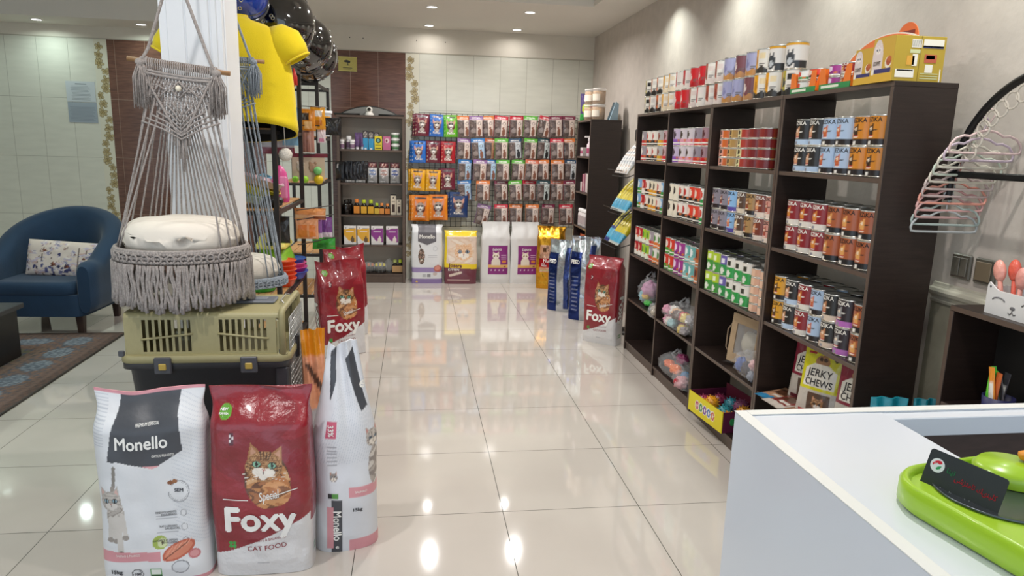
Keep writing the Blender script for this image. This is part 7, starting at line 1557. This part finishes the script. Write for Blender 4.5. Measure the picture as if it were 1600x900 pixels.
mb.ball((-.0555, 0, .034), .010, 0, 12, 8, sc=(.15, 1, .6)); mb.tube([(-.0555, 0, .034), (-.0555, 0, .022)], .0015, 5); mb.tube([(-.0555, -.014, .018), (-.0555, -.007, .014), (-.0555, 0, .022), (-.0555, .007, .014), (-.0555, .014, .018)], .0018, 5)
for sd in (-1, 1): mb.ball((-.0555, sd*(L2-.012), Hh+.008), .004, 0, 8, 6, sc=(.2, 1, 1))
mb.build('cat_face', flat('#6c6a6c'), t)
for i, (dy, dx, h_, c, nm) in enumerate(((.075, -.02, .17, '#e8a090', 'salmon pink'), (.055, .0, .175, '#e0604c', 'coral red'), (.03, -.01, .15, '#e0988c', 'rose'), (.0, .01, .16, '#e8e0e0', 'white'), (-.02, -.02, .15, '#6cb8cc', 'sky blue'), (-.05, 0, .15, '#58a8c0', 'teal blue'))):
    t2 = thing('pet_brush', f"{nm} plastic wrapped pet brush standing in the white cat box", 'pet brush', (1.865+dx, 1.86+dy, 1.058), rot=(.12*(i-2), 0, 0))
    mb = MB(); mb.tube([(0, 0, 0), (0, 0, h_*.6)], .007, 8); mb.build('handle', flat(c), t2); mb = MB(); mb.ball((0, 0, h_*.78), .024, 0, 16, 10, sc=(.6, .9, 1.5)); mb.build('head', mat('brush_'+c[1:], c, .25, coat=.6, bump=.4, bump_scale=60), t2)
# wall switches
SWM = mat('bronze_switch', '#5a564c', .3, coat=.3, noise_amt=.05)
for i, (y, lb) in enumerate(((2.295, 'dark bronze double wall switch, left plate'), (2.185, 'dark bronze wall switch with lighter rocker, right plate'))):
    t = thing('wall_switch', lb+' above the chair rail', 'light switch', (XR, y, 1.145), group=None)
    mb = MB(); mb.box(-.014, -.0005, -.046, .046, -.046, .046, 0, bev=.005); mb.build('plate', SWM, t)
    if i == 0:
        for sd in (-1, 1): mb = MB(); mb.box(-.019, -.014, sd*.018-.0165, sd*.018+.0165, -.034, .034, bev=.002); mb.build('rocker', mat('bronze_rocker', '#635e54', .3), t)
    else: mb = MB(); mb.box(-.019, -.014, -.034, .034, -.034, .034, bev=.002); mb.build('rocker', mat('bronze_rocker_light', '#7a6c58', .3), t)
# ---------------------------------------------------------------- black hoop rack with pet clothes hangers
HX, HY, HZ, HR = 1.85, 1.87, 1.435, .37
hp = thing('hoop_rack', 'black half-round wall rack with lace rings and crossbar, holding pastel hangers', 'clothes rack', (HX, HY, HZ)); BKM = mat('black_metal', '#161617', .4, metal=.3)
mb = MB(); mb.tube([(0, HR*cos(a), HR*sin(a)) for a in np.linspace(-.12, pi+.12, 65)], .0125, 12); mb.build('hoop', BKM, hp)
mb = MB(); w_ = sqrt(HR**2-.045**2); mb.box(-.009, .009, -w_, w_, .034, .056, bev=.004); mb.build('crossbar', BKM, hp)
for y in (-.2, .2): mb = MB(); mb.tube([(0, y, .045), (XR-HX-.0005, y, .045)], .008, 8); mb.build('wall_bracket', BKM, hp)
LC = mat('lace_cord', '#cfc6b8', .8)
for k in range(18):
    a = radians(22+k*7.6); c = Vector((0, cos(a)*(HR-.045), sin(a)*(HR-.045)))
    mb = MB(); mb.tube([c+Vector((0, .026*cos(q), .026*sin(q))) for q in np.linspace(0, 2*pi, 19)[:-1]], .0035, 6, closed=True); mb.build('lace_ring', LC, hp)
HC = [('pale grey', '#b4b8b8'), ('grey mint', '#aab8b2'), ('dusty pink', '#c8a09c'), ('rose pink', '#d4a4a0'), ('coral pink', '#e09a88'), ('greyish mauve', '#c0aca8'), ('light mauve', '#ccbab4'), ('ivory', '#d4ccbc'), ('soft mint', '#c4ccbc'), ('cream', '#d6cebe'), ('pale lilac', '#ccb8c4'), ('blush', '#d8bcb8')]
for i, (nm, c) in enumerate(HC):
    z_ = -.030+.025*i; a = math.asin(z_/HR); y_ = HR*cos(a)
    m_ = mat('hanger_'+c[1:], c, .35)
    t = thing('pet_hanger', f"{nm} small plastic hanger, {ORD[i]} from the bottom on the black hoop", 'hanger', (HX+.003*i, HY+y_, HZ+z_), rz=.10*noise.noise(Vector((i*1.7, 0, 0))) - .12, group='pastel pet clothes hangers')
    w = .118; B = -.125
    mb = MB(); r = .0042
    arcL = [Vector((-w, 0, B)), Vector((w, 0, B))]
    body = [(0, 0, -.052), (-.03, 0, -.058), (-.055, 0, -.072), (-.075, 0, -.070), (-.10, 0, -.080), (-w+.004, 0, -.098), (-w, 0, -.112), (-w+.003, 0, B), (-w+.02, 0, B-.002), (0, 0, B-.002), (w-.02, 0, B-.002), (w-.003, 0, B), (w, 0, -.112), (w-.004, 0, -.098), (.10, 0, -.080), (.075, 0, -.070), (.055, 0, -.072), (.03, 0, -.058)]
    mb.tube(body, r, 8, closed=True); mb.build('frame', m_, t)
    mb = MB(); mb.tube([(0, 0, -.052), (0, 0, -.030), (.006, 0, -.022)]+[(-.0*1+.0165*cos(q), 0, .0165*sin(q)) for q in np.linspace(-.9, pi+.3, 12)], .0030, 7); mb.build('hook', m_, t)
